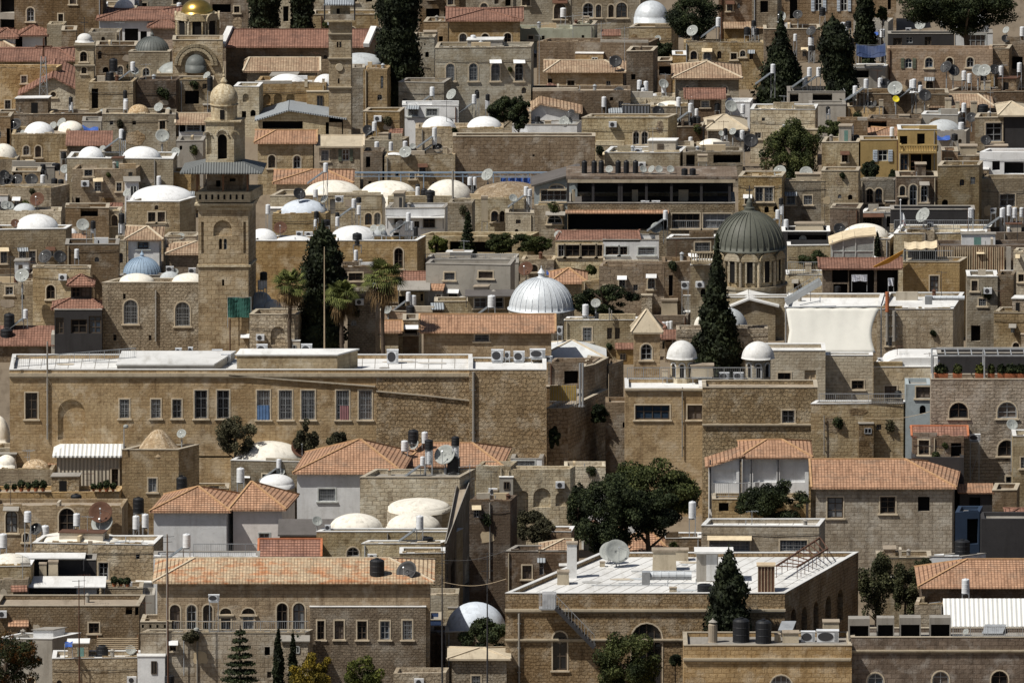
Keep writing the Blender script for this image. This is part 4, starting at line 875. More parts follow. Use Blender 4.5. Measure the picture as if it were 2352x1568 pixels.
def big_dish(n,u,v,r_,vb):
    Y=gy(vb); s=sz(r_,Y); p=pt(u,v,Y); r=cp('dk',n,'satellite dish',(p.x,Y,p.z-1.15*s),(s,s,s),-.5)
def stack(root,name,mat,u0,u1,v0,v1,Y,d,n=4,rot=0):
    """square or n-gon storey between pixel rows"""
    a=pt(u0,v0,Y); b=pt(u1,v1,Y); return a,b
def tower(n,u0,u1,vt,vb,segs,k='bell_tower',cat='tower',m='och',w='',s=None):
    h=bd(n,u0,u1,vt,vb,m,'S',w,r=None,s=s,k=k,cat=cat); return h
def ngon(root,name,mat,x,Y,Rr,z0,z1,n=8,ph=None,cap=True,R2=None):
    m=M(); ph=math.pi/n if ph is None else ph; m.lathe((x,Y,z0),[(Rr,0),(R2 or Rr,z1-z0)],n,ph); return m.build(name,mat,root)
def arches(root,x,Y,Rr,z0,z1,n,ph,wd,mat,open_='opening'):
    for k in range(n):
        a=ph+2*math.pi*k/n; nn=Vector((math.cos(a),math.sin(a),0)); t=Vector((-nn.y,nn.x,0)); c=Vector((x,Y,0))+nn*Rr; o=arc(-wd/2,wd/2,z0,z1,'a')
        if nn.y>.5: continue
        m=M(); m.q(*[c+t*s+Vector((0,0,z))+nn*.02 for s,z in o]); m.build(open_,'dark',root)  # near-black panel on the solid drum paints an unlit arch
        g=M(); P=[c+t*(s*1.25)+Vector((0,0,z0+(z-z0)*1.08))+nn*.06 for s,z in o]
        for i in range(1,len(P)): g.bar(P[i],P[(i+1)%len(P)],.16,.16)
        g.build('arch_moulding',mat,root)
def drumchurch(n,u,vb_,rd,vtop,vbase,rdr,vdr,mat,wm,na,rib=True,lant=0,gold=False,base=None):
    Y=gy(vb_); zb=gz(Y); c=pt(u,vbase,Y); Rd=sz(rd,Y); Rr=sz(rdr,Y); zt=pt(u,vtop,Y).z; zB=pt(u,vbase,Y-Rd).z; zD=pt(u,vdr,Y-Rr).z
    root=thing('domed_church',n,'church',(c.x,Y,zb)); H=zt-zB
    m=M(); m.lathe((c.x,Y,zB),[(Rd*1.05,-.15),(Rd*1.05,0)]+[(Rd*math.cos(math.pi/2*i/14),H*math.sin(math.pi/2*i/14)) for i in range(14)]+[(.05,H)],64); m.build('dome',mat,root,smooth=True)
    if rib:
        r=M()
        for k in range(32):
            a=2*math.pi*k/32; q=[Vector((c.x+Rd*1.01*math.cos(t)*math.cos(a),Y+Rd*1.01*math.cos(t)*math.sin(a),zB+H*math.sin(t)*1.01)) for t in [i*.145 for i in range(11)]]
            for i in range(10): r.bar(q[i],q[i+1],.08)
        r.build('rib',mat,root)
    if lant:
        f=M(); f.lathe((c.x,Y,zt-.12),[(.75,0),(.55,.18),(.45,.22),(.45,.45),(.28,.5),(.25,.9),(.1,1.2),(.06,1.4)],16); f.build('finial',mat,root); x=M(); x.box((c.x-.05,Y-.05,zt+1.2),(c.x+.05,Y+.05,zt+2.2)); x.box((c.x-.3,Y-.045,zt+1.75),(c.x+.3,Y+.045,zt+1.85)); x.build('cross','iron',root)
    d=M(); d.lathe((c.x,Y,zD),[(Rr*.96,0),(Rr*.96,zB-zD-.1),(Rd*.95,zB-zD-.05)],na*2,math.pi/na/2); d.build('drum',wm,root)
    ph=-math.pi/2; wd=2*math.pi*Rr/na*(.52 if na<10 else .34); arches(root,c.x,Y,Rr*.97,zD+(zB-zD)*.12,zB-(zB-zD)*.22,na,ph,wd,wm)
    for k in range(na):
        a=ph+2*math.pi*(k+.5)/na; 
        if math.sin(a)>.6: continue
        g=M(); q=Vector((c.x+Rr*math.cos(a),Y+Rr*math.sin(a),0)); g.tube(q+Vector((0,0,zD)),q+Vector((0,0,zB-(zB-zD)*.3)),.14,.14,8); g.build('column',wm,root)
        # scalloped parapet lobes
    for k in range(na):
        a=ph+2*math.pi*k/na
        if math.sin(a)>.6: continue
        nn=Vector((math.cos(a),math.sin(a),0)); t=Vector((-nn.y,nn.x,0)); cc=Vector((c.x,Y,zB-(zB-zD)*.28))+nn*Rr*.97; w2=math.pi*Rr/na*.97; lo=[cc+t*(w2*math.cos(math.pi*i/10))+Vector((0,0,w2*.95*math.sin(math.pi*i/10))) for i in range(11)]
        g=M(); g.hexa(lo[::-1],[p+nn*.18 for p in lo][::-1]); g.build('lobe',wm,root)
        o2=[cc+nn*.185+t*(w2*.6*math.cos(math.pi*i/10))+Vector((0,0,w2*.6*math.sin(math.pi*i/10))) for i in range(11)]; 
    b=M(); b.lathe((c.x,Y,zb-1),[(Rr*1.06,0),(Rr*1.06,zD-zb+.75),(Rr*1.10,zD-zb+.8),(Rr*1.10,zD-zb+1.0)],32); b.build('base',wm,root)
    return root,c,Y,zD,Rr
def holy():
    bd('low white roofed nave before ribbed dome church',1830,2560,1165,1545,'pal3','W','',r=1140,k='church_nave',cat='church')
    drumchurch('stone church with dark green ribbed dome',2180,1400,320,372,745,322,1075,'green_lead','pal3',12,True,1)
def small_ring(root,cx,Y,zc,Rr,w,mat,name):
    g=M(); P=[Vector((cx+Rr*math.cos(a),Y,zc+Rr*math.sin(a))) for a in [math.pi*i/16 for i in range(17)]]
    for i in range(16): g.bar(P[i],P[i+1],w,w)
    g.build(name,mat,root)
def gold():
    root,c,Y,zD,Rr=drumchurch('church with golden dome and arched drum',1812,900,145,-8,128,195,362,'gold','pal3',8,False,0)
    h=bd('blind-arched stone facade below golden dome',1585,2045,372,1000,'tan','S','',r=330,k='church_facade',cat='church')
    Yf=h.Y0; p=pt(1800,600,Yf)
    for r_,m_ in ((185,'pal'),(150,'pal'),): small_ring(h.root,p.x,Yf-.1,p.z,sz(r_,Yf),.28,m_,'arch_moulding')
    m=M(); Rr=sz(95,Yf); m.lathe((p.x,Yf-.2,p.z),domeprof(Rr,sz(100,Yf)),24); m.build('dome','lead',h.root,smooth=True)
def church_hall():
    hr('long church with red roof and white gable edges',-312,1012,428,860,-312,1012,272,8,'brn','R','r 182 505 216 535@o;r 402 500 436 532@o;r 620 508 655 545@o',s=1150,cp='W',k='long_church',cat='church')
def clock():
    T(1,0); h=bd('tall square stone tower with roofed belfry lookout',668,872,210,1300,'tan','S','r 742 385 758 440;r 766 385 785 440;r 752 722 768 772',k='square_tower',cat='tower',s=884,r=170)
    for v in (305,530,795): ledge('P',664,876,v,10)
    Y=h.Y0; p=pt(766,620,Y); m=M(); m.tube((p.x,Y-.1,p.z),(p.x,Y-.003,p.z),.33,.36,20); m.build('round_relief','P',h.root)
    d=h.Y1-h.Y0; a=pt(628,205,Y-.4); b=pt(908,190,Y-.4); m=M(); m.box((a.x,Y-.4,a.z),(b.x,h.Y1+.4,b.z)); m.build('gallery','pal',h.root)
    a=pt(682,190,Y+.3); b=pt(862,45,Y+.3); m=M(); m.box((a.x,Y+.3,a.z),(b.x,h.Y1-.2,b.z)); m.build('lookout_room','pal',h.root)
    q=pt(755,110,Y+.3); m=M(); m.q(*[(q.x+s,Y+.29,q.z+z) for s,z in arc(-.15,.15,-.25,.3,'r')]); m.build('opening','dark',h.root)
    for u in (628,905):
        a=pt(u,188,Y-.3); b=pt(u,95,Y-.3)
        for y in (Y-.3,h.Y1+.2): m=M(); m.tube((a.x,y,a.z),(a.x,y,a.z+1.9),.05); m.build('post','iron',h.root)
    g=M(); a=pt(632,188,Y-.3); b=pt(904,120,Y-.3); g.box((a.x,Y-.3,a.z),(b.x,Y-.27,a.z+.55)); g.build('parapet','gry',h.root)
    m=M(); a=pt(622,42,Y-.5); b=pt(898,42,Y-.5); t=pt(760,5,(Y+h.Y1)/2); e=[Vector((a.x,Y-.5,a.z)),Vector((b.x,Y-.5,a.z)),Vector((b.x,h.Y1+.5,a.z)),Vector((a.x,h.Y1+.5,a.z))]; roofmesh(h.root,e,t+Vector((-.2,0,.2)),t+Vector((.2,0,.2)),'G',False,'pal',False,.1)
def belltower():
    T(0,0); h=bd('small stone bell tower with white dome top',690,862,402,1250,'tan','S','r 735 475 800 568@a;r 748 618 795 678@a',k='bell_tower',cat='tower',s=875,r=385)
    for v in(592,405): ledge('P',684,868,v,12)
    Y=h.Y0; p=pt(776,402,Y); Rr=sz(88,Y); Yc=Y+Rr; q=pt(776,308,Yc); m=M(); z0=h.zt; m.lathe((p.x,Yc,z0),[(Rr,-.2),(Rr,.1),(Rr*.8,.14),(Rr*.78,.3)]+[(Rr*.78*math.cos(i*.15),.3+(q.z-z0-.3)*math.sin(i*.15)) for i in range(1,10)]+[(.04,q.z-z0)],28); m.build('dome','W',h.root,smooth=True)
    c=M(); c.bar(q,q+Vector((0,0,1.5)),.05); c.bar(q+Vector((-.35,0,1.)),q+Vector((.35,0,1.)),.05); c.build('cross','iron',h.root)
def minaret():
    T(0,1); Y=gy(1900); zb=gz(Y); root=thing('minaret','tall stone minaret with sheet roofed gallery and lantern dome','minaret',(pt(2080,0,Y).x,Y,zb))
    z=lambda v,y=Y: pt(2000,v,y).z
    def prism(name,mat,u0,u1,us,va,vb_,d,inn=0.,win='',y0=None):
        y=(Y if y0 is None else y0); a=pt(u0,va,y); b=pt(u1,vb_,y); sx=pt(us,va,y+d).x-b.x; f=[Vector((a.x,y)),Vector((b.x,y)),Vector((b.x+sx,y+d)),Vector((a.x+sx,y+d))]; mb=M()
        for i in range(4):
            p,q=f[i],f[(i+1)%4]; t=Vector((q.x-p.x,q.y-p.y,0)); ln=t.length; t.normalize(); nn=Vector((t.y,-t.x,0)); O=Vector((p.x,p.y,0)); wallface(mb,root,O,t,nn,[(0,b.z),(ln,b.z),(ln,a.z),(0,a.z)],parsew(win,O,t,nn) if i==0 and win else [],wm=mat)
        mb.q(*[(p.x,p.y,a.z) for p in f]); mb.q(*[(p.x,p.y,b.z) for p in f][::-1]); mb.build(name,mat,root); return f,a.z,b.z
    D=3.6
    prism('shaft','mnr',1820,2285,2350,300,1900,D,win='r 2012 625 2040 725@a;r 2055 625 2085 725@a;n 1848 470 1872 760@r;n 2236 470 2260 760@r;x 2040 1000 2060 1060@r;n 1960 455 2130 600@a')
    for v,e in ((298,.30),(318,.2),(340,.1),(865,.10)):
        a=pt(1820,v,Y); b=pt(2290,v,Y); sx=pt(2350,v,Y+D).x-b.x; m=M(); q=[(a.x-e,Y-e),(b.x+e,Y-e),(b.x+sx+e,Y+D+e),(a.x+sx-e,Y+D+e)]; m.hexa([(x,y,a.z-.18) for x,y in q],[(x,y,a.z) for x,y in q]); m.build('cornice','mnr2',root)
    f,zt,zl=prism('gallery_parapet','mnr2',1798,2300,2415,195,290,D+.5,y0=Y-.25)
    for i in range(8):
        u=1838+56*i; q=pt(u,242,Y-.25); m=M(); m.q(*[(q.x+s,Y-.257,q.z+zz) for s,zz in arc(-.09,.09,-.22,.22,'a')]); m.build('opening','dark',root)
    prism('gallery_core','brn',1900,2230,2290,20,195,D-1.4,y0=Y+.7,win='x 1985 90 2025 150;x 2110 72 2165 100')  # brown core puts the gallery's recess shade into the colour
    zr=z(25)
    for u in (1812,2050,2275):
        for y in (Y-.05,Y+D-.1):
            a=pt(u,195,Y-.05); m=M(); m.box((a.x-.08,y-.08,a.z),(a.x+.08,y+.08,zr)); m.build('column','wood',root)
    # sheet roof
    T(0,1); a=pt(1650,22,Y-1.2); b=pt(2440,22,Y-1.2); zc=a.z; t0=pt(1890,-75,Y+.6); t1=pt(2240,-75,Y+.6); m=M(); e=[Vector((a.x,Y-1.2,zc)),Vector((b.x-.3,Y-1.2,zc)),Vector((b.x,Y+D+1.,zc)),Vector((a.x+.3,Y+D+1.,zc))]; tp=[Vector((t0.x,Y+.6,t0.z)),Vector((t1.x,Y+.6,t0.z)),Vector((t1.x,Y+D-.8,t0.z)),Vector((t0.x,Y+D-.8,t0.z))]
    m.hexa([p-Vector((0,0,.1)) for p in e],e); m.hexa(e,tp); m.build('skirt_roof','G2',root)
    T(0,0); Yb=Y+.75; d2=1.9
    prism('belfry','mnr2',1888,2150,2250,1118,1490,d2,y0=Yb,win='x 2000 1235 2085 1465@a;n 1900 1225 1942 1420')
    a=pt(1870,1110,Yb); m=M(); b=pt(2235,1110,Yb); m.hexa([(a.x,Yb-.12,a.z-.12),(b.x-.2,Yb-.12,a.z-.12),(b.x+.15,Yb+d2+.1,a.z-.12),(a.x+.3,Yb+d2+.1,a.z-.12)],[(a.x,Yb-.12,a.z),(b.x-.2,Yb-.12,a.z),(b.x+.15,Yb+d2+.1,a.z),(a.x+.3,Yb+d2+.1,a.z)]); m.build('cornice','mnr2',root)
    for u in(1905,2040,2160):
        q=pt(u,1240,Yb); 
        g=M(); w=sz(52 if u==2040 else 34,Yb); P=[Vector((q.x+w*math.cos(t),Yb-.06,q.z+w*math.sin(t))) for t in [math.pi*i/10 for i in range(11)]]
        for i in range(10): g.bar(P[i],P[i+1],.12,.12)
        g.build('arch_moulding','pal',root)
    cx=pt(2058,1000,Yb+1.); zz=pt(2058,1108,Yb+.2).z; z1=pt(2058,968,Yb+.2).z; Rr=sz(120,Y); m=M(); m.lathe((cx.x,Yb+1.05,zz),[(Rr,0),(Rr,z1-zz-.1),(Rr*1.1,z1-zz-.06),(Rr*1.1,z1-zz+.02)],24); m.build('drum','mnr2',root)
    q=pt(2040,1055,Yb-.1); m=M(); m.box((q.x-.18,Yb+1.05-Rr-.03,q.z-.4),(q.x+.18,Yb+1.1-Rr+.1,q.z+.4)); m.build('opening','dark',root)
    zt=pt(2058,765,Yb+1.).z; H=zt-z1; m=M(); m.lathe((cx.x,Yb+1.05,z1),[(Rr*1.0,0),(Rr*1.07,H*.18),(Rr*1.07,H*.34),(Rr*.98,H*.55),(Rr*.8,H*.74),(Rr*.52,H*.89),(Rr*.24,H*.97),(Rr*.12,H)],32); m.build('dome','mnr2',root,smooth=True)
    m=M(); k=sz(10,Y); zf=pt(2058,600,Yb+1.).z-zt; m.lathe((cx.x,Yb+1.05,zt-.05),[(.22,0),(.3,.12*zf),(.16,.3*zf),(.07,.36*zf),(.13,.45*zf),(.05,.55*zf),(.09,.66*zf),(.02,zf)],14); m.build('finial','mnr2',root)
def mast0():
    T(0,0); Y=gy(1200); t=pt(402,350,Y); b=pt(402,1050,Y); r=thing('lattice_mast','grey lattice mast topped with metal cross, upper left','mast',(b.x,Y,b.z-1)); m=M(); w=sz(50,Y); w2=sz(20,Y); zt=pt(402,520,Y).z; H=zt-b.z
    c=lambda s,a,bb:(b.x+a*(w+(w2-w)*s),Y+bb*(w+(w2-w)*s),b.z-1+(H+1)*s)
    for a in(-1,1):
        for bb in(-1,1): m.bar(c(0,a,bb),c(1,a,bb),.06)
    for i in range(7): 
        s=i/7; s2=(i+1)/7; m.bar(c(s,-1,-1),c(s2,1,-1),.035); m.bar(c(s,1,-1),c(s2,-1,-1),.035); m.bar(c(s,-1,-1),c(s,1,-1),.035)
    m.build('lattice','steel',r); g=M(); g.bar((b.x,Y,zt),t,.16); q=pt(402,430,Y); g.bar(q+Vector((-.65,0,0)),q+Vector((.65,0,0)),.16)
    for d in((-.65,0),(.65,0)): g.lathe(q+Vector((d[0],0,-.12)),[(.05,0),(.2,.12),(.05,.24)],8)
    g.build('cross','rust',r)
def pag():
    T(0,1); bd('dark glazed verandah below red pagoda roof',500,935,1280,1800,'blk','C','r 510 1350 585 1500;r 650 1365 800 1495;r 815 1335 935 1495',r=1240,k='verandah_room',cat='verandah')
    hr('lower red hipped roof of pagoda room',468,945,1268,1790,645,840,1172,4,'blk','R','',eave=.5)
    hr('small lantern room with red pyramid roof',612,872,1052,1760,740,744,952,2.6,'blk','R','r 650 1072 740 1165;r 745 1072 830 1165')
def terrace():
    global CUR
    T(2,1); c=CUR; Y=c.Y0; r=thing('timber_terrace','dark timber roofed dining terrace above rough stone parapet','terrace',(c.root.location.x,Y,c.zt)); a=pt(500,100,Y-.2); b=pt(2075,62,Y-.2); d=8
    m=M(); m.box((a.x,Y+.3,a.z),(b.x,Y+d,a.z+.14)); m.box((a.x,Y+.25,a.z+.141),(b.x,Y+.4,b.z)); m.build('roof','brk',r)
    f=M(); f.box((a.x+.1,Y+.24,a.z-.18),(b.x-.2,Y+.29,a.z+.1)); f.build('fascia','P',r)
    for u in(515,745,985,1005,1235,1465,1740,2000): p=pt(u,295,Y-.1); q=M(); q.box((p.x-.11,Y+.35,c.zt-.3),(p.x+.11,Y+.55,a.z-.005)); q.build('post','blk',r)
    w=M(); w.box((a.x+.3,Y+d-1.,c.zt-.3),(b.x-.3,Y+d-.8,a.z-.01)); w.build('back_wall','blk',r)  # black back wall paints in the dark terrace interior
    for u,w_ in((565,30),(1130,55),(1575,90)): p=pt(u,250,Y+2); q=M(); q.box((p.x-sz(w_/2,Y),Y+2,p.z-.3),(p.x+sz(w_/2,Y),Y+2.15,p.z+sz(75,Y))); q.build('menu_board','P',r)
    m=M(); 
    p=[pt(u,375,Y-.25) for u in(490,1440)]; m.hexa([(p[0].x,Y-.5,p[0].z-.15),(p[1].x,Y-.5,p[0].z-.15),(p[1].x,Y-.004,p[0].z+.02),(p[0].x,Y-.004,p[0].z+.02)],[(p[0].x,Y-.5,p[0].z-.08),(p[1].x,Y-.5,p[0].z-.08),(p[1].x,Y-.004,p[0].z+.09),(p[0].x,Y-.004,p[0].z+.09)]); m.build('tiled_ledge','O',c.root)
    c.Y0-= .0; I('ac 1222 365 75 50;ac 1322 365 75 50'); rail(1465,2020,530,460)
    nb=B(); nb.root=r; nb.n='the timber dining terrace roof'; nb.Y0=Y; nb.Y1=Y+d; nb.z=a.z+.15; nb.zt=b.z; nb.zb=c.zb; nb.foot=c.foot; nb.m='brn'; CUR=nb
    for u in(665,755,820,975,1050,1135): item(['bt',u,22,52,115])
    for u in(895,1205,1285,1350,1455): item(['ds',u,30,36])
    item(['bt',1585,40,60,60]); item(['bt',1660,40,60,60])
    CUR=c
def gf2():
    T(2,1); pw('white framed gable room with big arched window',[(205,140),(592,32),(600,32)],885,5,'blg','g 265 178 505 282;r 345 128 480 168@a','D',k='gable_room',cat='gable room',ov=.25)
    h=CUR; 
def belf(a,b,v,vb):
    T(2,1); hr('stone belfry turret with pointed pyramid roof',1092,1388,1485,2050,1234,1238,1275,3.2,'och','P','a 1182 1590 1285 1738',k='belfry',cat='belfry',eave=.25)
def canop():
    T(3,1); c=CUR; Y=c.Y0; r=thing('fabric_canopy','cream tent canopy on stair tower roof','canopy',(pt(1400,700,Y).x,Y,c.zt)); m=M(); n=14
    for j in range(6):
        for i in range(n+1):
            s=i/n; q=pt(1255+300*s,700,Y); m.v.append(Vector((q.x,Y+.2+.6*j,pt(1400,718,Y).z-.12*abs(math.sin(s*math.pi*3))+.35*math.sin(math.pi*j/5)+.12*s)))
    for j in range(5):
        for i in range(n): a=j*(n+1)+i; m.f.append((a,a+1,a+n+2,a+n+1))
    o=m.build('fabric','canvas',r); o.modifiers.new('t','SOLIDIFY').thickness=.04; 
    for u in(1262,1548):
        p=pt(u,720,Y)
        for y in(Y+.2,Y+3.1): l=M(); l.tube((p.x,y,c.zt-.3),(p.x,y,p.z),.05); l.build('post','iron',r)
    b=M(); p=pt(1285,820,Y+2); p2=pt(1540,735,Y+2); b.box((p.x,Y+1.9,c.zt-.3),(p2.x,Y+2.,p2.z)); b.build('undershade_sheet','blk',r)  # black sheet paints the darkness under the canopy
    rail(1250,1700,825,735)
    Ys=Y-1.5; r=thing('shade_sail','narrow orange shade sail stretched above laundry roof','shade sail',pt(1100,820,Ys)); m=M(); top=[(1242,732),(1180,765),(1090,815),(968,882)]; bot=[(1240,760),(1190,800),(1110,850),(985,890)]
    for t,b_ in zip(top,bot): m.v+=[pt(*t,Ys),pt(*b_,Ys+1.2)]
    for i in range(3): m.f.append((2*i,2*i+2,2*i+3,2*i+1))
    o=m.build('fabric','orangecloth',r); o.modifiers.new('t','SOLIDIFY').thickness=.03
def glassroom():
    T(3,1); pw('glazed rooftop room with curved cream roof',[(585,678),(690,640),(800,615),(975,600)],1330,4,'netglass2','','canvas',k='glazed_room',cat='glazed room',ov=.2); c=CUR; Y=c.Y0
    for u in(590,690,805,970):
        a=pt(u,790,Y); b=pt(u,640 if u<700 else 618,Y); m=M(); m.bar((a.x,Y-.03,a.z),(a.x,Y-.03,b.z),.07); m.build('frame','framew',c.root)
    m=M(); a=pt(585,740,Y); b=pt(975,740,Y); m.bar((a.x,Y-.03,a.z),(b.x,Y-.03,a.z),.05); m.build('frame','framew',c.root)
def stairsrail():
    T(3,1); Y=CUR.Y0-.6; r=thing('outdoor_stair','pale steel staircase climbing to laundry verandah','staircase',pt(330,1140,Y)); m=M(); a=pt(165,1215,Y); b=pt(485,1025,Y); m.bar(a,b,.06,.5); d=(b-a)
    for i in range(14): p=a+d*(i/14); m.box((p.x,Y+.05,p.z-.1),(p.x+d.x/14+.1,Y+1.1,p.z-.04))
    m.bar(a+Vector((0,1.15,0)),b+Vector((0,1.15,0)),.06,.5); m.build('flight','lgry',r); g=M(); u=Vector((0,0,.8)); g.bar(a+u,b+u,.04)
    for i in range(15): p=a+d*(i/14); g.bar(p,p+u,.025)
    g.build('handrail','steel',r)
def sail():
    T(3,1); Y=gy(2330); r=thing('white_sheet','large white fabric sheet stretched beside rubble walls','fabric sheet',(pt(600,1500,Y).x,Y,pt(600,1670,Y).z)); m=M(); n=24; k=12
    for j in range(k+1):
        t=j/k
        for i in range(n+1):
            s=i/n; pin=.5-abs(.5-t); l=165+40*pin*1.6; rr=1025-75*math.sin(math.pi*min(1,t*.85)); v0=1262-8*abs(math.sin(s*math.pi*6)); u=l+(rr-l)*s; v=v0+(1672-v0)*t
            q=pt(u,v,Y-2.2*t+.012*math.sin(s*17+t*3)+.12*math.sin(math.pi*s)*math.sin(math.pi*t)); m.v.append(q)
    for j in range(k):
        for i in range(n): a=j*(n+1)+i; m.f.append((a,a+n+1,a+n+2,a+1))
    o=m.build('fabric','sheet',r,smooth=True); o.modifiers.new('t','SOLIDIFY').thickness=.03; g=M(); a=pt(165,1255,Y); b=pt(1045,1248,Y); g.tube(a,b,.05)
    for u in(165,1040): p=pt(u,1250,Y); g.tube((p.x,Y,p.z-5),(p.x,Y,p.z),.06)
    g.build('frame','steel',r)
def slats(u0,u1,v0,v1):
    c=CUR; Y=c.Y0-.1; m=M(); n=30
    for i in range(n): 
        u=u0+(u1-u0)*(i+R.uniform(-.15,.15))/n; a=pt(u,v0,Y); b=pt(u,v1,Y); m.box((a.x,Y-.08,b.z),(a.x+.09,Y,a.z))
    m.build('slats','palewood',c.root); k=M(); a=pt(u1+10,v0,Y); b=pt(u1+50,v1,Y); k.box((a.x,Y-.15,b.z),(b.x,Y+.05,a.z)); k.build('pier','plg',c.root); w=M()
    for i in range(9): p=pt(u0+320+(u1-u0-320)*i/9,v0,Y); w.box((p.x,Y-.05,b.z),(p.x+.25,Y-.01,a.z)); 
    w.build('cladding','wood',c.root)
def kiosk(u,v,n,vt,vbase,ul,ur,vb):
    T(2,2); Y=gy(vb); 
    u_=(ul+ur)/2; p=pt(u_,vbase,Y); Rr=sz((ur-ul)/2,Y); t=pt(u_,vt,Y); g=pt(u_,v,Y); root=thing('domed_kiosk',n,'kiosk',(p.x,Y,g.z)); m=M(); m.lathe((p.x,Y,p.z),domeprof(Rr,t.z-p.z)[1:],28); m.build('dome','dpal' if '(' in n else 'W',root,smooth=True)
    d=M(); d.lathe((p.x,Y,gz(Y)),[(Rr*.82,0),(Rr*.82,p.z-gz(Y)+.02)],8,math.pi/8); d.build('drum','pal',root)
    for a in(-math.pi/2-.785,-math.pi/2,-math.pi/2+.785):
        nn=Vector((math.cos(a),math.sin(a),0)); tt=Vector((-nn.y,nn.x,0)); cc=Vector((p.x,Y,0))+nn*Rr*.77; o=M(); o.q(*[cc+tt*s+Vector((0,0,z)) for s,z in arc(-.17,.17,g.z,g.z+(p.z-g.z)*.7,'a')]); o.build('opening','dark',root)
        f=M(); P=[cc+tt*s+Vector((0,0,z)) for s,z in arc(-.24,.24,g.z,g.z+(p.z-g.z)*.8,'a')]
        for i in range(1,len(P)-1): f.bar(P[i],P[i+1],.08)
        f.build('surround','W',root)
def ylw():
    T(2,2); Y=gy(1430)+.3; a=pt(350,545,Y); b=pt(592,405,Y); r=thing('yellow_screen','mustard yellow balcony screen at corner house','screen',((a.x+b.x)/2,Y,a.z)); m=M(); m.box((a.x,Y,a.z),(b.x,Y+.08,b.z)); m.build('sheet','mustard',r); g=M()
    for i in range(17): x=a.x+(b.x-a.x)*i/16; g.tube((x,Y-.06,a.z-.5),(x,Y-.06,b.z+.1),.02)
    g.build('bars','steel',r); 
    c=CUR
    for u in(625,650): p=pt(u,600,Y); q=pt(u,200,Y); g=thing('grey_post','x','post',p); m=M(); m.tube(p,q,.09); m.build('post','steel',g); m=M(); m.tube(p,p+Vector((0,0,.12)),.16); m.build('foot','steel',g); CUR.n='the corner house balcony'; reg(g,'tall grey steel post',p.x)
def perg():
    T(3,2); c=CUR; Y=c.Y0+.3; r=thing('pergola','grey metal pergola over roof garden of planters','pergola',(c.root.location.x,Y,c.zt)); m=M(); a=pt(1510,130,Y); b=pt(2480,130,Y)
    m.bar(a,b,.12); D=Vector((0,3.4,0)); m.bar(a+D,b+D,.12)
    for i in range(9): p=a+(b-a)*(i/8); m.bar(p,p+D,.07)
    m.bar(a+Vector((0,0,.5)),b+Vector((0,0,.5)),.05); m.build('beams','steel',r)
    for u in(1515,1990,2420):
        p=pt(u,130,Y)
        for o in(0,3.4): l=M(); l.tube((p.x,Y+o,c.zt-.3),(p.x,Y+o,p.z),.07); l.build('post','steel',r)
    for u,w in((1590,120),(1740,80),(1950,90),(2050,60),(2140,60),(2230,120),(2320,120)):
        p=pt(u,340,Y+.4); W=sz(w,Y); q=thing('planter','x','planter',(p.x,Y+.4,c.zt)); o=M(); o.hexa([(p.x-W/2,Y+.2,c.zt),(p.x+W/2,Y+.2,c.zt),(p.x+W/2,Y+.6,c.zt),(p.x-W/2,Y+.6,c.zt)],[(p.x-W*.55,Y+.15,c.zt+.4),(p.x+W*.55,Y+.15,c.zt+.4),(p.x+W*.55,Y+.65,c.zt+.4),(p.x-W*.55,Y+.65,c.zt+.4)]); o.build('box','terracotta',q); leafcloud(q,'foliage',[(p.x,Y+.4,c.zt+.7,W*.5,.3,.4)],350,.13,R.choice(['lgrn','drk','lyel']),core=0); c2=c.n; reg(q,'terracotta planter',p.x)
def porch():
    T(2,2); hr('porch house with orange roof and white blinds',2085,2352+415,1062,1950,2340,2352+130,900,8,'wht','O','n 2112 1098 2185 1290@r;n 2215 1098 2430 1292@r;n 2460 1098 2690 1292@r'); c=CUR; pw('white lean-to wing left of porch house',[(1812,1150),(2100,1060)],1945,4,'wht','n 1850 1180 2060 1300@r','O',k='lean_to_house'); bd('stone terrace wall beneath porch house',1840,2700,1450,2010,'tan','S','x 1900 1480 1990 1560',k='terrace_wall',cat='wall'); use(c)
    for u in(1820,2093,2198,2445):
        a=pt(u,1420,c.Y0+.2); b=pt(u,1085,c.Y0+.2); m=M(); m.bar((a.x,c.Y0+.1,a.z-1),(a.x,c.Y0+.1,b.z),.12); m.build('post','iron',c.root)
    w=c.Y0; c.Y0=c.Y0-1; rail(1840,2200,1430,1300); c.Y0=w
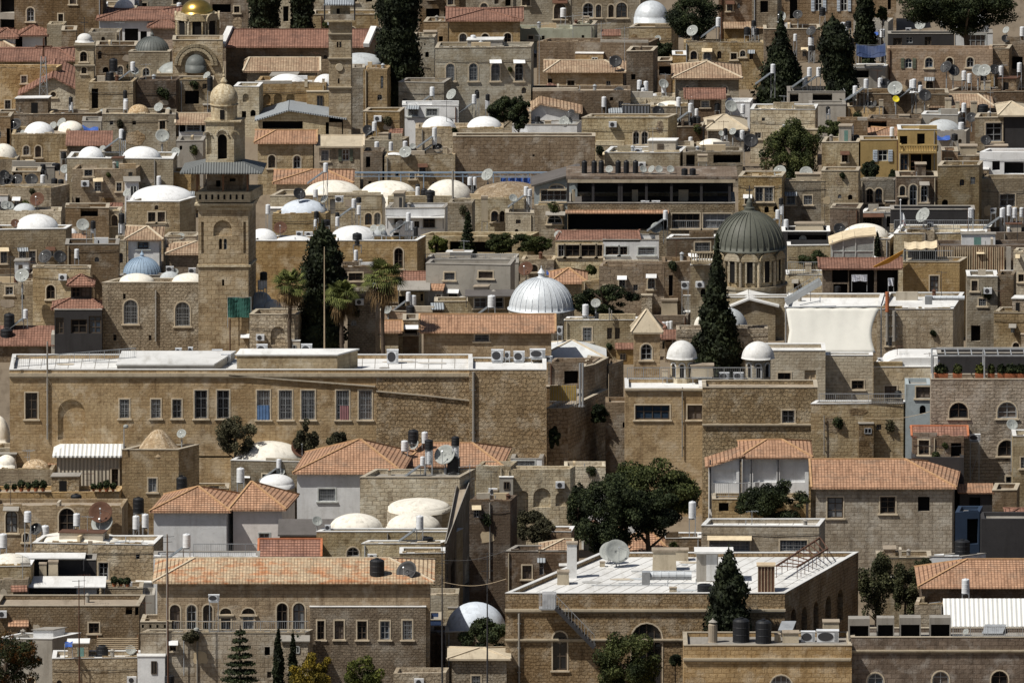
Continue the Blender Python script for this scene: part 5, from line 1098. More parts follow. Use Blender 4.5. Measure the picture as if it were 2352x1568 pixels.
def villa():
    T(2,3); h=poly('large flat roofed villa with white roof terrace',[(-60,745),(2507,745),(3182,367),(820,370)],2040,'tan2','W','a 375 1095 505 1450;a 1100 1020 1375 1600',sw='x 2560 900 2610 1150@a;x 2660 880 2710 1130@a;x 2770 830 2815 1080@a;x 2880 780 2930 1030@a;x 2990 720 3040 980@a',k='villa',cat='villa')
    ledge('P',-60,2507,885,22); ledge('P',-60,2507,1160,14)
    I('bx 470 660 110 130;ds 960 500 118;ds 900 470 95;bx 1400 530 220 200;bx 1560 440 120 110;bt 1770 735 140 80;bx 1480 740 70 55;bx 830 500 50 50;pole 65 1568 30 640;duct 1440 620 420 130')
    c=h
    p,L=place(550,600); r=thing('chimney','tall white plastered chimney on villa roof, left','chimney',p); m=M(); W=sz(90,p.y); H=sz(320,p.y); x,y,z=p; m.box((x-W/2,y-W/2,z),(x+W/2,y+W/2,z+H)); m.build('stack','W',r); m=M(); m.box((x-W*.6,y-W*.6,z+H),(x+W*.6,y+W*.6,z+H+.12)); m.build('cap','S',r)
    p,L=place(1795,640); r=thing('rooftop_room','white and dark stair head beside villa cypress','stair head',p); m=M(); x,y,z=p; W=sz(200,y); H=sz(270,y); m.box((x-W/2,y,z),(x+W/2,y+1.6,z+H)); m.build('body','plg',r); m=M(); m.box((x-W*.05,y-.02,z+.1),(x+W*.45,y,z+H-.1)); m.build('panel','W',r); m=M(); m.box((x-W*.6,y-.3,z+H),(x+W*1.2,y+1.9,z+H+.15)); m.build('slab','W',r)
    p,L=place(2335,735); r=thing('rusty_cage','rust brown boxed cage on villa roof','rooftop cage',p); m=M(); x,y,z=p; W=sz(150,y); H=sz(255,y); m.box((x-W/2,y,z),(x+W/2,y+1.2,z+H-.1)); m.build('body','rust',r); g=M(); g.box((x-W*.58,y-.1,z+H-.1),(x+W*.58,y+1.3,z+H)); 
    for i in range(6): g.box((x-W*.5+W*i/5-.02,y-.04,z),(x-W*.5+W*i/5+.02,y-.001,z+H-.1))
    g.build('frame','palewood',r)
    # pergola frame leaning on roof
    r=thing('metal_frame','dark metal pergola frame lying on villa roof','metal frame',pz(2700,500,h.z)); m=M(); a=pz(2430,600,h.z+.2); b=pz(2830,340,h.z+.2); a2=pz(2620,610,h.z+.2); b2=pz(2900,440,h.z+.2); 
    for k in range(9): 
        t=k/8; p=a+(b-a)*t; q=a2+(b2-a2)*t; m.bar(p+Vector((0,0,.9)),q+Vector((0,0,.9)),.07); m.bar(p,p+Vector((0,0,.9)),.05); m.bar(q,q+Vector((0,0,.9)),.05)
    m.bar(a+Vector((0,0,.9)),b+Vector((0,0,.9)),.12); m.bar(a2+Vector((0,0,.9)),b2+Vector((0,0,.9)),.12); m.build('beams','rust',r)
    # iron outside stair
    Y=h.Y0-1.3; r=thing('iron_stair','narrow iron stair descending the villa front','staircase',pt(560,1050,Y)); m=M(); a=pt(400,880,Y); b=pt(755,1245,Y); d=b-a; m.bar(a,b,.05,.28); m.bar(a+Vector((0,1,0)),b+Vector((0,1,0)),.05,.28)
    for i in range(18): p=a+d*(i/18); m.box((p.x,Y,p.z-.03),(p.x+.28,Y+1,p.z+.02))
    m.build('flight','iron',r); g=M(); up=Vector((0,0,1.)); g.bar(a+up,b+up,.04)
    for i in range(13): p=a+d*(i/12); g.bar(p,p+up,.025)
    g.build('handrail','steel',r); l=M(); a=pt(250,885,Y); b=pt(405,870,Y); l.box((a.x,Y,a.z-.1),(b.x,h.Y0-.2,a.z)); l.build('landing','steel',r)
    g=M()
    for i in range(12): x=a.x+(b.x-a.x)*i/11; g.bar((x,Y+.03,a.z),(x,Y+.03,a.z+1.3),.03)
    g.box((a.x+.25,Y+.1,a.z),(b.x,Y+.14,a.z+1.3)); g.build('gate_panel','enamel',r)
MATS['netglass2']=MATS['netglass']

def frame_and_fence():
    T(1,1); Y=gy(260); r=thing('steel_frame','long pale blue steel beam frame behind market domes','steel frame',pt(1500,100,Y)); m=M(); a=pt(890,18,Y); b=pt(2950,18,Y); m.bar(a,b,.14); D=Vector((0,0,-.35)); m.bar(a+D,b+D,.06)
    for i in range(24): p=a+(b-a)*i/24; q=a+(b-a)*(i+1)/24; m.bar(p if i%2 else p+D,q+D if i%2 else q,.04)
    for u in(895,1130,1330,1540,1900,2180,2500,2900): p=pt(u,18,Y); m.bar(p,p+Vector((0,0,-2.6)),.08)
    m.build('beams','blue',r)
    Y=gy(285); r=thing('fabric_fence','bright blue fabric fence beside dark timber terrace','fence',pt(2450,130,Y)); a=pt(2245,62,Y); b=pt(2730,150,Y); m=M(); n=40
    for i in range(n+1):
        x=a.x+(b.x-a.x)*i/n; y=Y+.08*math.sin(i*1.3); m.v+=[Vector((x,y,b.z)),Vector((x,y,a.z))]
    for i in range(n): m.f.append((2*i,2*i+2,2*i+3,2*i+1))
    o=m.build('fabric','tarpblue',r); o.modifiers.new('t','SOLIDIFY').thickness=.03
    g=M()
    for i in range(8): x=a.x+(b.x-a.x)*i/7; g.bar((x,Y-.12,b.z-1),(x,Y-.12,a.z+.3),.05)
    g.bar((a.x,Y-.12,a.z),(b.x,Y-.12,a.z),.04); g.build('posts','steel',r)
def overhead(n,u0,v0,u1,v1,vb,sag):
    Y=gy(vb); a=pt(u0,v0,Y); b=pt(u1,v1,Y+R.uniform(-1,1)); r=thing('overhead_cable',n,'cable',a); m=M(); q=[a+(b-a)*i/12-Vector((0,0,sag*math.sin(math.pi*i/12))) for i in range(13)]
    for i in range(12): m.tube(q[i],q[i+1],.02,None,5)
    m.build('cable','iron' if R.random()<.5 else 'palewood',r)
T(0,0)
bd('dark brown stone block with one arched window, top left',130,960,-300,470,'brn','S','a 245 70 315 200;r 535 130 580 205;r 640 -60 700 40')
bd('grey concrete frame block with open dark floors',-60,205,-260,430,'plg','C','x 0 -70 135 120;x 0 178 135 268')
bd('tan parapet house under the white top-edge dome',890,1260,93,420,'tan','S',r=20)
dm(1140,95,195,105,'wht')
bd('shaded grey house between white and gold domes',1200,1720,-80,330,'gry','S','r 1590 -20 1640 40;r 1300 30 1350 90')
I('wt 1645 110;ch 1290 60;wt 1265 50')
bd('dark house with blue tarpaulin right of gold dome',1930,2280,-60,560,'brn','S','x 1950 40 2120 120;r 2150 60 2200 120',)
hr('white house with broad red hipped roof and dark loggia',880,1660,180,520,1130,1480,92,9,'wht','R','x 1145 265 1270 410;x 1290 290 1350 410')
hr('pink annex under small red pyramid roof',1350,1640,250,560,1500,1502,165,7,'pnk','R')
hr('white cottage under pointed red pyramid roof',170,445,325,520,305,307,235,6,'wht','R','x 410 340 440 400')
hr('white cottage with red hip roof at left edge',-60,172,345,530,60,62,260,6,'wht','R')
hr('low house with weathered tan roof at left edge',-120,135,438,560,-40,-20,350,6,'gry','T')
bd('brown wall house behind the small bell tower',565,700,285,620,'brn','S')
bd('pale terrace wall with red plants, upper left',430,600,235,520,'pal','S')
bd('white walled terrace behind the small bell tower',810,1110,300,600,'gry','D','a 930 340 965 400')
hr('long ochre house with wide red roof, upper left',-100,700,555,860,-100,540,450,9,'tan','R','x 630 590 680 700')
bd('brown terrace house left of the dark ribbed dome',880,1260,425,760,'brn','S','a 900 470 935 545')
poly('cream stone chapel carrying the dark ribbed dome',[(1180,480),(1560,480),(1580,460),(1210,460)],880,'pal','C','a 1310 625 1375 700;a 1190 600 1220 660',k='stone_chapel',cat='chapel')
ribdome(1397,462,310,125,'lead','dark ribbed lead dome beside the gold-domed church',drum=0)
bd('pale house under the netted glass dome',1440,1860,682,960,'pal','S','')
dm(1610,680,330,112,'glass',n='translucent netted dome on pale house below gold church',)
bd('ochre plaster house with one dark square window',-80,545,632,1060,'och','S','r 195 700 245 765')
gf('gabled stone chapel with one round window',195,790,870,1120,485,715,12,'pal','R','o 465 845 515 895',k='gabled_chapel',cat='chapel')
bd('tan house with narrow dark doorway beside bell tower',815,1250,755,1290,'tan','S','x 842 815 903 1000',)
I('bt 1042 655 80 115;bt 1010 742 75 80;sw 1220 650;wt 1155 990;ds 1235 700 40')
bd('dark rusty walled house under glass dome',1250,1648,748,1260,'brk','D','')  # red-brown stone paints the shade on the tan house's set-back side
bd('grey stone house with bricked arch right of rusty wall',1640,1960,740,1230,'tan','S','x 1700 835 1830 960;r 1860 770 1900 820')
I('bt 1930 830 55 130;ds 1905 745 40')
bd('long low brown terrace house, far left',-80,935,1058,1330,'brn','C','')
I('ds 175 1055 38;bt 300 1040 80 85;bt 650 960 40 70;wt 655 1045 40 75;ds 940 1060 28;wt 1155 1000')
bd('crenellated pale stone house under small tan dome',940,1545,1055,1480,'pal','S','r 1008 1112 1040 1150;r 1215 1112 1250 1150;r 1465 1110 1520 1190',r=1000)
dm(1275,1045,212,85,'dtan')
I('ds 1460 1040 45;ds 1545 1040 25;bt 1150 900 40 70;wt 1155 1040')
bd('narrow shaded grey wall beside the crenellated house',1540,1615,1052,1480,'gry','C')  # greyer stone puts the crenellated house's side shade into the colour
hr('open verandah house under tan tiled roof',1608,1945,1135,1500,1608,1945,1042,7,'wht','T','x 1618 1142 1710 1215;g 1715 1150 1840 1205;x 1850 1142 1880 1215')
bd('tan house with arched windows behind the minaret',2150,2400,800,1260,'pal','W','n 2230 860 2285 940')
bd('brown house with white top dome at left edge',-80,112,1075,1500,'brn','C','x 60 1180 100 1330')
bd('tan stone house with two small arched windows',105,640,1237,1560,'tan','S','a 213 1340 270 1425;a 322 1340 378 1445',r=1160)
dm(360,1232,285,112,'wht');dm(650,1190,240,78,'dpal')
I('ds 490 1200 38;ds 570 1195 52;dk 145 1215 60;ds 210 1240 22')
shed('low house with tilted red tiled roof',600,1030,1330,1600,1200,'brn','R')
bd('left edge house with pale dome and dish',-80,170,1462,1760,'tan','S','')
dm(30,1455,260,135,'dpal')
I('ds 90 1450 50')
bd('white walled house under bluish tarpaulin awning',755,930,1120,1420,'plg','C')
I('tarp 830 1200 150')
bd('cream stone house under two bright white domes',615,1612,1462,2000,'pal','W','g 780 1560 850 1640',r=1400)
dm(838,1445,245,98,'wht');dm(1300,1452,360,105,'wht')
I('bx 1188 1440 55 55;sw 1115 1360 70;bt 1135 1285 45 80;ds 945 1400 30;bt 585 1455 50 60;ds 1615 1440 40')
bd('shaded plaster house with pink parapet under minaret',1620,1880,1300,1720,'plg','C','x 1650 1340 1675 1380')
I('ds 1490 1360 65;ds 1615 1460 35')
bd('low shed with grey sloping roof, far left',110,500,1540,1800,'plg','C')
I('bt 395 1568 50 60;bt 515 1560 80 60')
T(1,0)
bd('yellowish sunlit house top centre behind cypresses',200,1130,-180,420,'pal','S','r 860 -20 930 20;x 1010 -30 1070 20;x 250 60 300 200')
bd('rough brown stone house left of great cypress',520,1120,140,520,'tan','S','a 920 85 960 135',)
bd('brown office block with large dark square windows',1500,1900,-220,380,'brn','S','x 1562 82 1688 190;x 1730 82 1850 190')
bd('grey balustraded house at top edge',1890,2400,-160,200,'gry','S','a 2060 30 2130 100;r 2190 -30 2230 40;x 2290 -10 2340 60')
church_hall()
dm(1120,525,150,110,'lead',y=('off'),n='dark leaded apse dome right of long church')
bd('apse of long church under dark dome',1045,1200,522,760,'tan','S','')
hr('long house with tan roof below the church',-120,590,655,1000,-60,590,530,7,'gry','T')
bd('arcaded ochre house with white domes on top',-10,670,772,1200,'och','S','n 65 865 135 965;n 165 862 240 1050;n 280 862 355 960',r=700)
dm(285,762,330,80,'wht');dm(640,762,220,80,'wht');
I('bx 460 800 30 70;bx 620 795 25 70')
shed('lean-to house with thin pale sloping roof',230,610,925,1180,830,'och','C','a 355 962 425 1000')
bd('round ochre tower house with twin narrow windows',985,1225,640,1180,'och','S','g 1145 700 1170 815;g 1172 705 1195 815')
bd('pale plastered house under large grey shallow dome',880,1000,625,1180,'gry','S','')
dm(960,615,440,125,'lgry',y='off',n='large pale grey dome behind the clock tower')
bd('small bright terrace with white shell domes',1220,1430,745,1000,'och','S','x 1240 740 1420 770')
dm(1310,725,160,85,'wht');dm(1385,725,110,85,'wht')
I('bx 1325 710 30 60')
bd('tall plain cream stone tower house',1425,1655,350,1000,'whs','C','x 1545 400 1558 420')
I('bx 1600 345 120 60;an 1315 640 330')
bd('cream stone hall with five tall arched windows',1645,2300+240,445,1200,'whs','C','g 1745 585 1825 745@a;g 1957 582 2037 745@a;g 2160 580 2240 745@a;g 2378 580 2456 745@a;a 2010 825 2050 885;a 2440 805 2482 860')
I('wt 1995 430 50 70')
hr('ochre house with orange hip roof and white arches',1740,2460,187,640,2090,2110,90,9,'och','R','a 1868 310 1935 430;a 2072 310 2140 430;a 2278 305 2345 430')
bd('pale house with parapet above ochre stairs',1540,1780,205,480,'och','S')
bd('grey plain stone wall house below cream hall',1310,1765,765,1250,'gry','S','')
I('sw 1618 880;bx 1615 950 45 35;ds 1800 935 55;bt 2035 900 35 60;sw 2005 950 ;bt 2128 925 40 60;wt 2125 1000 40 80')
hr2('grey corrugated canopy terrace with dark curtain',20,800,1105,1300,300,0,1020,'pal')
bd('white plaster house with two barred windows',1345,1860,975,1330,'wht','W','g 1400 1000 1488 1068;g 1565 1000 1668 1068')
bd('ochre ruined wall house below clock tower',985,1345,1030,1400,'och','C','')
I('sw 1088 1200;dk 1030 1265 55;bx 1170 1260 90 40')
bd('two-dome rough stone house beside small trees',1465,2275,1185,1560,'tan','S','',r=1130)
dm(1680,1180,315,110,'wht');dm(2100,1180,330,110,'wht')
bd('pale rubble terrace with heaters and dishes',990,1380,1290,1600,'pal','S','')
I('wt 1110 1385;bt 1235 1300 40 80;wt 1240 1385 40 80;wt 1370 1380;ds 1440 1380 30')
hr('stone house with tan roof and two lattice windows',-20,560,1310,1790,180,560,1198,8,'tan','O','a 112 1425 178 1545;a 343 1430 410 1550')
hr('stone house with pale flat-pitched roof and blue shutter',545,990,1345,1790,560,975,1245,7,'tan','P','r 598 1380 668 1480;s 790 1372 858 1480')
bd('dark shaded house with steep stair, left of white dome',985,1175,1400,1800,'brn','C','x 1010 1440 1050 1540')
bd('long plain brown stone wall of covered market',1810,2352+765,1255,1760,'brn','C','x 2540 1420 2560 1440',r=1225,cat='market hall',k='market_hall')
bd('rubble terrace with small white dome and dish',1180,1830,1440,1800,'tan','S','')
dm(1270,1550,190,100,'wht')
I('sw 1640 1345;ds 1375 1480 58;dk 1670 1425 50;sw 1640 1420;bx 1735 1410 45 60')
T(2,0)
bd('grey stone mansion with big arched windows, top centre',550,1240,-200,380,'gry','S','a 652 30 748 165;a 770 45 820 162;a 885 45 935 162;a 957 25 1057 165')
bd('rough tan stone house with arched loggia, top centre',40,560,-200,300,'pal','S','a 385 30 495 175;r 92 -30 165 52')
I('wt 470 155 55 80')
bd('green-grey plaster terrace house with small windows',45,560,275,520,'grn','S','r 150 330 195 365;r 272 330 300 370;g 295 175 355 255')
bd('grey-green stair house with side doorway',555,770,235,520,'grn','S','x 640 325 665 390')
I('an 560 380 250;bx 680 210 60 60')
shed('small pavilion with red tiled roof and white ridge',820,1000,325,520,270,'pal','R')
bd('brown stone house beneath the silver dome',1075,1500,255,620,'tan','S','')
dm(1280,222,312,215,'silver',n='bright silver dome behind the dark pines')
I('ds 1340 390 30')
bd('long brown ledge house with white string course',230,1310,395,780,'brn','S','')
I('an 250 560 350;an 1035 540 300;an 820 390 190')
bd('tall plain brown block right of tan roofs',1050,1320,475,1100,'brn','S','')
hr('ochre house with tan hip roof and white annex',290,1055,662,900,440,850,556,8,'och','T','x 320 725 370 828;r 508 740 575 828;r 865 745 905 820')
I('dk 950 660 60;wt 915 620 35 60')
bd('brown shaded terrace above the red gables',190,1090,840,1200,'brn','S','')
bd('pale yellow ruined terrace left of tan pyramid roof',1475,1600,510,900,'och','W')
bd('pale stone house with row of arched windows',1580,2310,395,820,'tan','S','a 1640 470 1700 550;a 1758 475 1825 550;a 1885 470 1925 545;r 2010 490 2065 550;a 2095 465 2145 525;r 2180 490 2215 550')
I('ds 1660 350 55;bt 1695 385 50 60;sw 1895 330;bt 2160 320 60 70;bt 2220 240 45 50;wt 2215 320 35 70;bt 2245 320 50 60')
bd('rusty balcony house behind dark pines',1320,1480,565,900,'brk','S','x 1350 610 1475 690')
shed('low house with tan tiled roof behind tanks',1940,2345,255,520,180,'och','T')
bd('upper shaded brown house at top right of pines',1900,2230,-200,480,'brk','S','r 2280 0 2340 120')
bd('dark top house with deep window right',2205,2460,-160,520,'tan','S','x 2280 10 2352 120')
hr('square ochre house with tan pyramid roof',1470,2120,718,1080,1790,1794,565,9,'tan','T','a 1590 795 1635 830;a 1935 795 1980 865')
hr('tiny brick kiosk with flat red roof',1585,1960,902,1250,1587,1958,815,6,'brk','R','g 1740 930 1810 985')
bd('white parapet terrace right of brick kiosk',1960,2200,945,1200,'wht','W')
gf('dark open gable shed with red roof',230,620,965,1180,345,860,6,'brn','R','')
gf('white stucco shed with tan sloping roof',150,615,1040,1280,260,960,6,'wht','T','')
I('bt 235 1120 50 50;dk 540 1100 45;bt 265 1200 60 80;ds 500 1180 55')
bd('tan stone pillar chimney by small tree',95,175,1030,1300,'och','S',cat='chimney',k='stone_chimney')
bd('terrace of clutter above the brown market wall',0,620,1150,1330,'wht','S','')
I('bt 25 1140 45 60;ds 480 1180 50;bx 330 1150 60 40')
bd('small domed terrace with many heaters, upper centre',1080,1500,900,1180,'pal','S')
dm(1250,905,210,50,'wht');dm(1050,950,160,60,'wht')
I('bt 1195 840 55 60;wt 1205 915 40 70;ds 1390 830 48;wt 1395 885 45 60;wt 1170 820;wt 1230 830;bt 845 910 45 50;wt 845 980 45 90;dk 980 960 60')
bd('dark corrugated rooftop shed with flat lid',1010,1275,970,1200,'cor','C','')
bd('stone house under low cream dome, upper centre',1275,1620,985,1250,'tan','S','')
dm(1460,985,290,55,'dpal')
I('ds 1365 1000 25;ds 1380 1050 28;wt 1530 1050;dk 1340 1100 60;wt 1650 1040;bt 1695 1000 45 55;wt 1695 1060 35 60;bt 1885 1040 50 60')
bd('pale stone house with paired arched windows',640,1480,1085,1560,'pal','S','a 1112 1210 1168 1330;a 1190 1208 1248 1330;x 1420 1110 1482 1250',r=1050)
bd('rusty lean-to house below white kiosk parapet',1480,1760,1170,1420,'brk','S','x 1500 1140 1520 1200')
I('bt 1660 1150 55 80;bt 1710 1150 50 80;sw 1640 1120;wt 1640 1330 40 70;bx 1820 1150 60 50')
hr('grey pyramid roofed pavilion right of heaters',1770,2170,1190,1400,1935,1965,1055,7,'gry','P','')
I('ds 2010 1050 60;wt 2120 1040')
bd('tan terrace house with long parapet below arches',770,1670,1350,1600,'pal','S','')
bd('round cream domed house right of market',1700,2000,1350,1600,'pal','S','')
dm(1838,1345,260,70,'dpal')
I('wt 1955 1310 40 70;bt 1960 1240 45 60;ds 2030 1250 35;dk 2095 1320 60;dk 2190 1380 70;wt 2115 1280;ds 1925 1260 28')
bd('tall white corner tower behind dark bush',2190,2800,1010,1500,'pal','W','',r=960)
bd('cream flat workshop with long white roof',850,1575,1405,1720,'pal','W','',r=1350)
I('ac 1160 1420 70 55')
bd('dark canopied terrace above the red fence',1570,2120,1400,1720,'gry','D','x 1600 1420 1680 1560;x 1850 1420 2100 1500')
I('bx 1750 1480 90 60')
T(3,0)  # brown stone on some tan houses paints in corner vignetting
bd('tall stone building with green shutters, top right',-40,1180,-260,280,'brn','S','x 200 -80 270 175;s 430 -80 500 105;s 665 -80 730 105;x 1100 -60 1130 90;a 0 -60 40 60',r=-330)
bd('shaded rooftop terrace with white railing, top right',-40,480,270,560,'brn','S','')
I('ds 110 230 60;dk 275 190 45;bt 500 140 60 70;wt 250 375 35 60;wt 395 415 55 70;dk 400 345 50;bt 405 465 60 50')
bd('grey terrace house behind crooked cypress',620,860,470,820,'tan','S','')
I('wt 690 290;bt 740 255 55 60;wt 720 330;bt 760 420 60 70')
bd('white cubic house with small dark windows, top right',785,1130,205,560,'plg','C','r 905 282 972 330;r 1010 282 1030 330')
I('bt 1062 275 65 50;wt 1050 340 50 70;ds 960 430 55;tarp 970 320 90')
bd('pink stone house with rooftop shack and shutters',1095,2065,455,980,'pnk','S','s 1255 535 1325 630@a;a 1443 530 1515 625;a 1637 530 1700 620;a 1825 527 1890 620;a 1450 740 1517 835',r=420)
bd('dark rooftop shack of planks and glass',1105,1710,315,600,'blk','C','r 1265 340 1330 400;r 1150 350 1230 420;r 1440 340 1500 420',r=290,k='rooftop_shack',cat='shack')
bd('pale glazed rooftop room with white frame',1725,2065,308,600,'wht','C','r 1815 320 2000 440',k='rooftop_room',cat='rooftop room')
I('ds 1400 290 50;wt 1605 235 40 60;wt 1760 255 60 80;ds 1800 250 40;sw 1940 215;wt 1975 220;wt 2005 270;ac 1290 300 50 40')
bd('plain tan house right of pink house',2015,2230,450,940,'brn','S','')
bd('dark house at upper right edge',2185,2460,380,900,'brn','S','x 2195 520 2340 640',)
I('dk 2180 420 40;wt 2335 330;ds 2190 320 35')
bd('long dark terrace wall house, right of shutters',1630,2460,850,1200,'brk','S','')
I('dk 1640 690 60;dk 1700 720 60;ds 1930 720 60;wt 1800 735;wt 1850 760;wt 2140 690;wt 2310 660;dk 2080 700 50;bx 2000 820 90 80;bt 1980 780 60 90;bx 2090 850 60 40')
hr('stone house with wide tan roof and satellite dishes',1470,2080,978,1300,1650,1925,865,8,'brk','T','')
I('ds 1990 720 60')
bd('grey white-topped terrace under blue awning',785,1095,625,1000,'plg','W','x 790 640 930 720')
I('tarp 945 510 270;bx 1105 620 40 60')
shed('tiny shed with pink tiled roof beside cypress',820,935,785,950,725,'pnk','R')
bd('cluttered tan terrace with many dishes, right',820,1660,870,1300,'brn','S','')
dm(1230,865,150,85,'dtan');dm(1310,960,190,85,'wht')
I('dk 1080 850 60;wt 1030 800 ;wt 1320 840 45 70;bt 1395 810 40 60;wt 1400 880 40 60;dk 1440 950 60;sw 1340 935;sw 900 915;bx 1040 975 40 60;ds 1170 930 70 ;yd 1175 950 32')
bd('tan shed with open vault and tilted panel',720,1060,985,1300,'och','S','')
I('sw 800 960;ds 800 940 35;dk 950 1050 50')
bd('teal awning terrace above white tower',180,710,845,1010+120,'plg','C','x 410 860 590 950;x 200 860 280 940',k='terrace_shelter',cat='terrace')
I('sw 380 790 60;wt 340 790 50 70;sw 465 790 60;ds 650 830 28;ds 680 900 30;sw 45 760')
bd('grey plastered rooftop room left of bush',380,715,965,1300,'plg','C','',k='rooftop_room',cat='rooftop room')
bd('grey dark-roofed workshop with panels, right',900,1420,1100,1420,'brn','D','x 920 1110 1090 1190;r 1180 1040 1290 1090')
I('bt 550 1040 40 60;wt 555 1085 40 50;bx 1250 1095 100 40')
bd('low cluttered house with white slab roof, right',1410,1760,1060,1400,'plg','W')
I('bx 1655 1050 60 150;bx 1740 1030 40 100;bx 1890 1060 60 130;bt 1975 1050 100 90;wt 1800 1065;ds 1590 1060 30')
bd('shaded house under broad grey dome, right',1440,1840,1210,1500,'plg','C','')
dm(1610,1205,330,105,'lgry',n='broad pale grey dome on shaded house, right')
I('bt 1780 1150 65 70;dk 1870 1140 50;wt 1775 1220 55 60;tarp 1610 1280 130;bt 1715 1290 60 60')
bd('brown house with tall curtained window, right edge',1900,2180,1085,1600,'tan','S','r 2000 1130 2150 1300')
hr('dark house under grey metal pyramid roof, right edge',2110,2460,1060,1600,2230,2236,935,7,'blk','P','')
bd('terrace with ladder left of tan roof',640,915,1110,1520,'brn','S','')
hr('small rooftop room with tan roof beside yellow house',900,1210,1250,1500,1090,1210,1190,6,'yel','O','')
bd('cream stone house with small brown window',495,850,1310,1960,'pal','S','r 678 1420 732 1490',r=1260)
I('wt 710 1270 50 75;wt 765 1270 45 80;bt 810 1290 60 50')
bd('yellow plaster house with louvred window',850,1215,1290,1960,'yel','S','s 1008 1378 1100 1483',)
I('bx 900 1560 10 10;wt 1140 1250 45 80')
bd('yellow balcony tower with open dark rooms',1195,1555,1195,1960,'yel','W','x 1210 1250 1280 1330;x 1370 1228 1440 1328;x 1310 1418 1410 1568;x 1415 1418 1500 1568;r 1215 1418 1285 1568',r=1150)
balc(1210,1550,1330,1410,'yel')
bd('narrow pink annex right of yellow tower',1600,1745,1395,1900,'pnk','R','g 1625 1455 1695 1525')
bd('low rubble house with ledge, right of pink annex',1745,1950,1435,1900,'brn','S')
I('bx 1840 1420 160 90')
bd('grey house with red parapet, right edge',1945,2460,1400,1950,'wht','S','x 2060 1480 2130 1568;x 2170 1490 2352 1600',)
hr('wide red eave above grey house, right edge',1935,2480,1470,1820,1935,2480,1420,3,'plg','R','x 1960 1485 2040 1600')
I('bx 2100 1380 200 50;dk 2000 1350 50')
T(0,1)
bd('shaded terrace house with black dishes, left edge',-80,470,160,520,'tan','C','a 130 272 175 335',s=640)
bd('small yellow rooftop room behind black dishes',110,370,12,300,'och','C','x 120 20 205 60;r 225 40 260 80',k='rooftop_room',cat='rooftop room')
I('dk 30 150 50;dk 90 150 55;dk 160 150 55;dk 290 155 60;wt 392 110 45 70;bt 392 40 40 50;wt 400 240 45 60;ds 600 60 45;bt 500 140 60 70;bt 560 140 55 60;wt 620 90 35 60;dk 40 100 50')
bd('tall ochre old house with shuttered small windows',660,1250,-10,480,'och','S','g 775 -30 850 50;g 868 98 930 190;r 1070 110 1118 190;r 1285 110 1330 170;r 1180 14 1218 54',s=1300)
bd('ochre buttressed house behind the blue-domed tomb',1240,1800,20,420,'och','S','r 1285 110 1335 170')
I('wt 1445 60 45 65;sw 1460 130 50;bt 1500 60 50 70;wt 1545 90 50 70;bx 1310 330 10 10')
bd('dark vaulted house with wide black opening',600,1000,345,720,'brn','S','x 740 352 900 425')
bd('low grey terrace with big rusty dish, left',-80,560,385,680,'pal','C','')
dm(225,375,220,75,'lgry',n='small grey dome behind the big white dome')
I('dk 0 370 40;ds 50 370 45;ds 90 370 40;rd 345 345 68;ac 290 375 50 40;bx 430 380 120 20')
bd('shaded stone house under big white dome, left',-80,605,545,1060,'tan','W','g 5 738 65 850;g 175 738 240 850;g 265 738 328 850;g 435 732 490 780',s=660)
dm(340,540,405,140,'wht')
I('rd 140 535 42;')
bd('cream domed annex beside tiny red roof',930,1110,375,700,'pal','S','a 1025 408 1080 505')
hr('arched pavilion with pink tile dome-end roof',975,1120,372,560,1030,1118,302,4,'pal','R','')
bd('square stone house under ribbed white oval dome',1160,1650,285,760,'tan','W','r 1360 382 1428 472;r 1448 380 1515 472;a 1420 318 1455 360',s=1800,k='domed_house')
dm(1495,272,580,132,'wht')
I('bt 1118 480 58 90;wt 1112 570 50 90;ds 1168 250 38')
dm2('small white half dome by orange roof corner',655,610,120,80,'wht',560,760)
shed('tiny house with bright orange tiled roof',618,790,665,1000,575,'brn','O')
I('wt 705 800 40 85;wt 745 795 35 80;ds 760 570 60;bt 855 530 50 70;wt 852 605 35 75')
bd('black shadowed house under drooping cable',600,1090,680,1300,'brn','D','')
dk2=0
I('dk 420 870 68;dk 550 865 62;wt 705 800 45 80;bt 905 690 60 60')
hr('white house with grey pyramid tiled roof',1140,1500,632,1000,1350,1354,512,8,'wht','T','r 1265 655 1365 718;r 1160 815 1205 870')
bd('pale narrow house with tall arched niche',1060,1160,645,1000,'pal','S','a 1090 755 1130 850')
bd('cream terrace house right of grey pyramid roof',1500,1830,612,960,'pal','S','r 1580 645 1615 700')
I('ds 1665 690 32')
hr('low brick house with tan hip roof by minaret',1520,2000,762,1060,1810,2000,650,6,'brn','T','')
I('ac 1560 930 70 50;ac 1765 945 65 50;ds 1610 960 30')
bd('pale domed passage with white vault, left',900,1070,745,1000,'tan','S')
dm(985,742,160,50,'wht')
I('bt 905 690 60 65')
poly('dark octagonal drum base of the blue tomb dome',[(1095,965),(1520,965),(1500,945),(1120,945)],1100,'gry','D','',cat='dome base',k='dome_base')
ribdome(1305,942,345,150,'blue','blue-grey ribbed tomb dome with stone finial',drum=0)
bd('domed stone tomb house with two grilled arched windows',940,1930,1030,1760,'pal2','S','g 1135 1185 1265 1407@a;g 1608 1205 1745 1427@a;r 1130 1130 1155 1180;r 1040 1505 1070 1560;r 1365 1510 1392 1560',s=2080,r=990,k='tomb_house',cat='tomb house')
dm(1255,1025,335,80,'dpal');dm(1740,1022,330,80,'dpal');dm(1560,985,190,60,'lgry')
I('pipe 1432 1568 22 470')
bd('wall house with green roof screen, under minaret',2085,2360,1350,1900,'gry','C','')
I('grn 2200 1345 215 185')
pag()
bd('long dark shadowed terrace between pagoda and domes',470,940,1505,1760,'plg','C','')
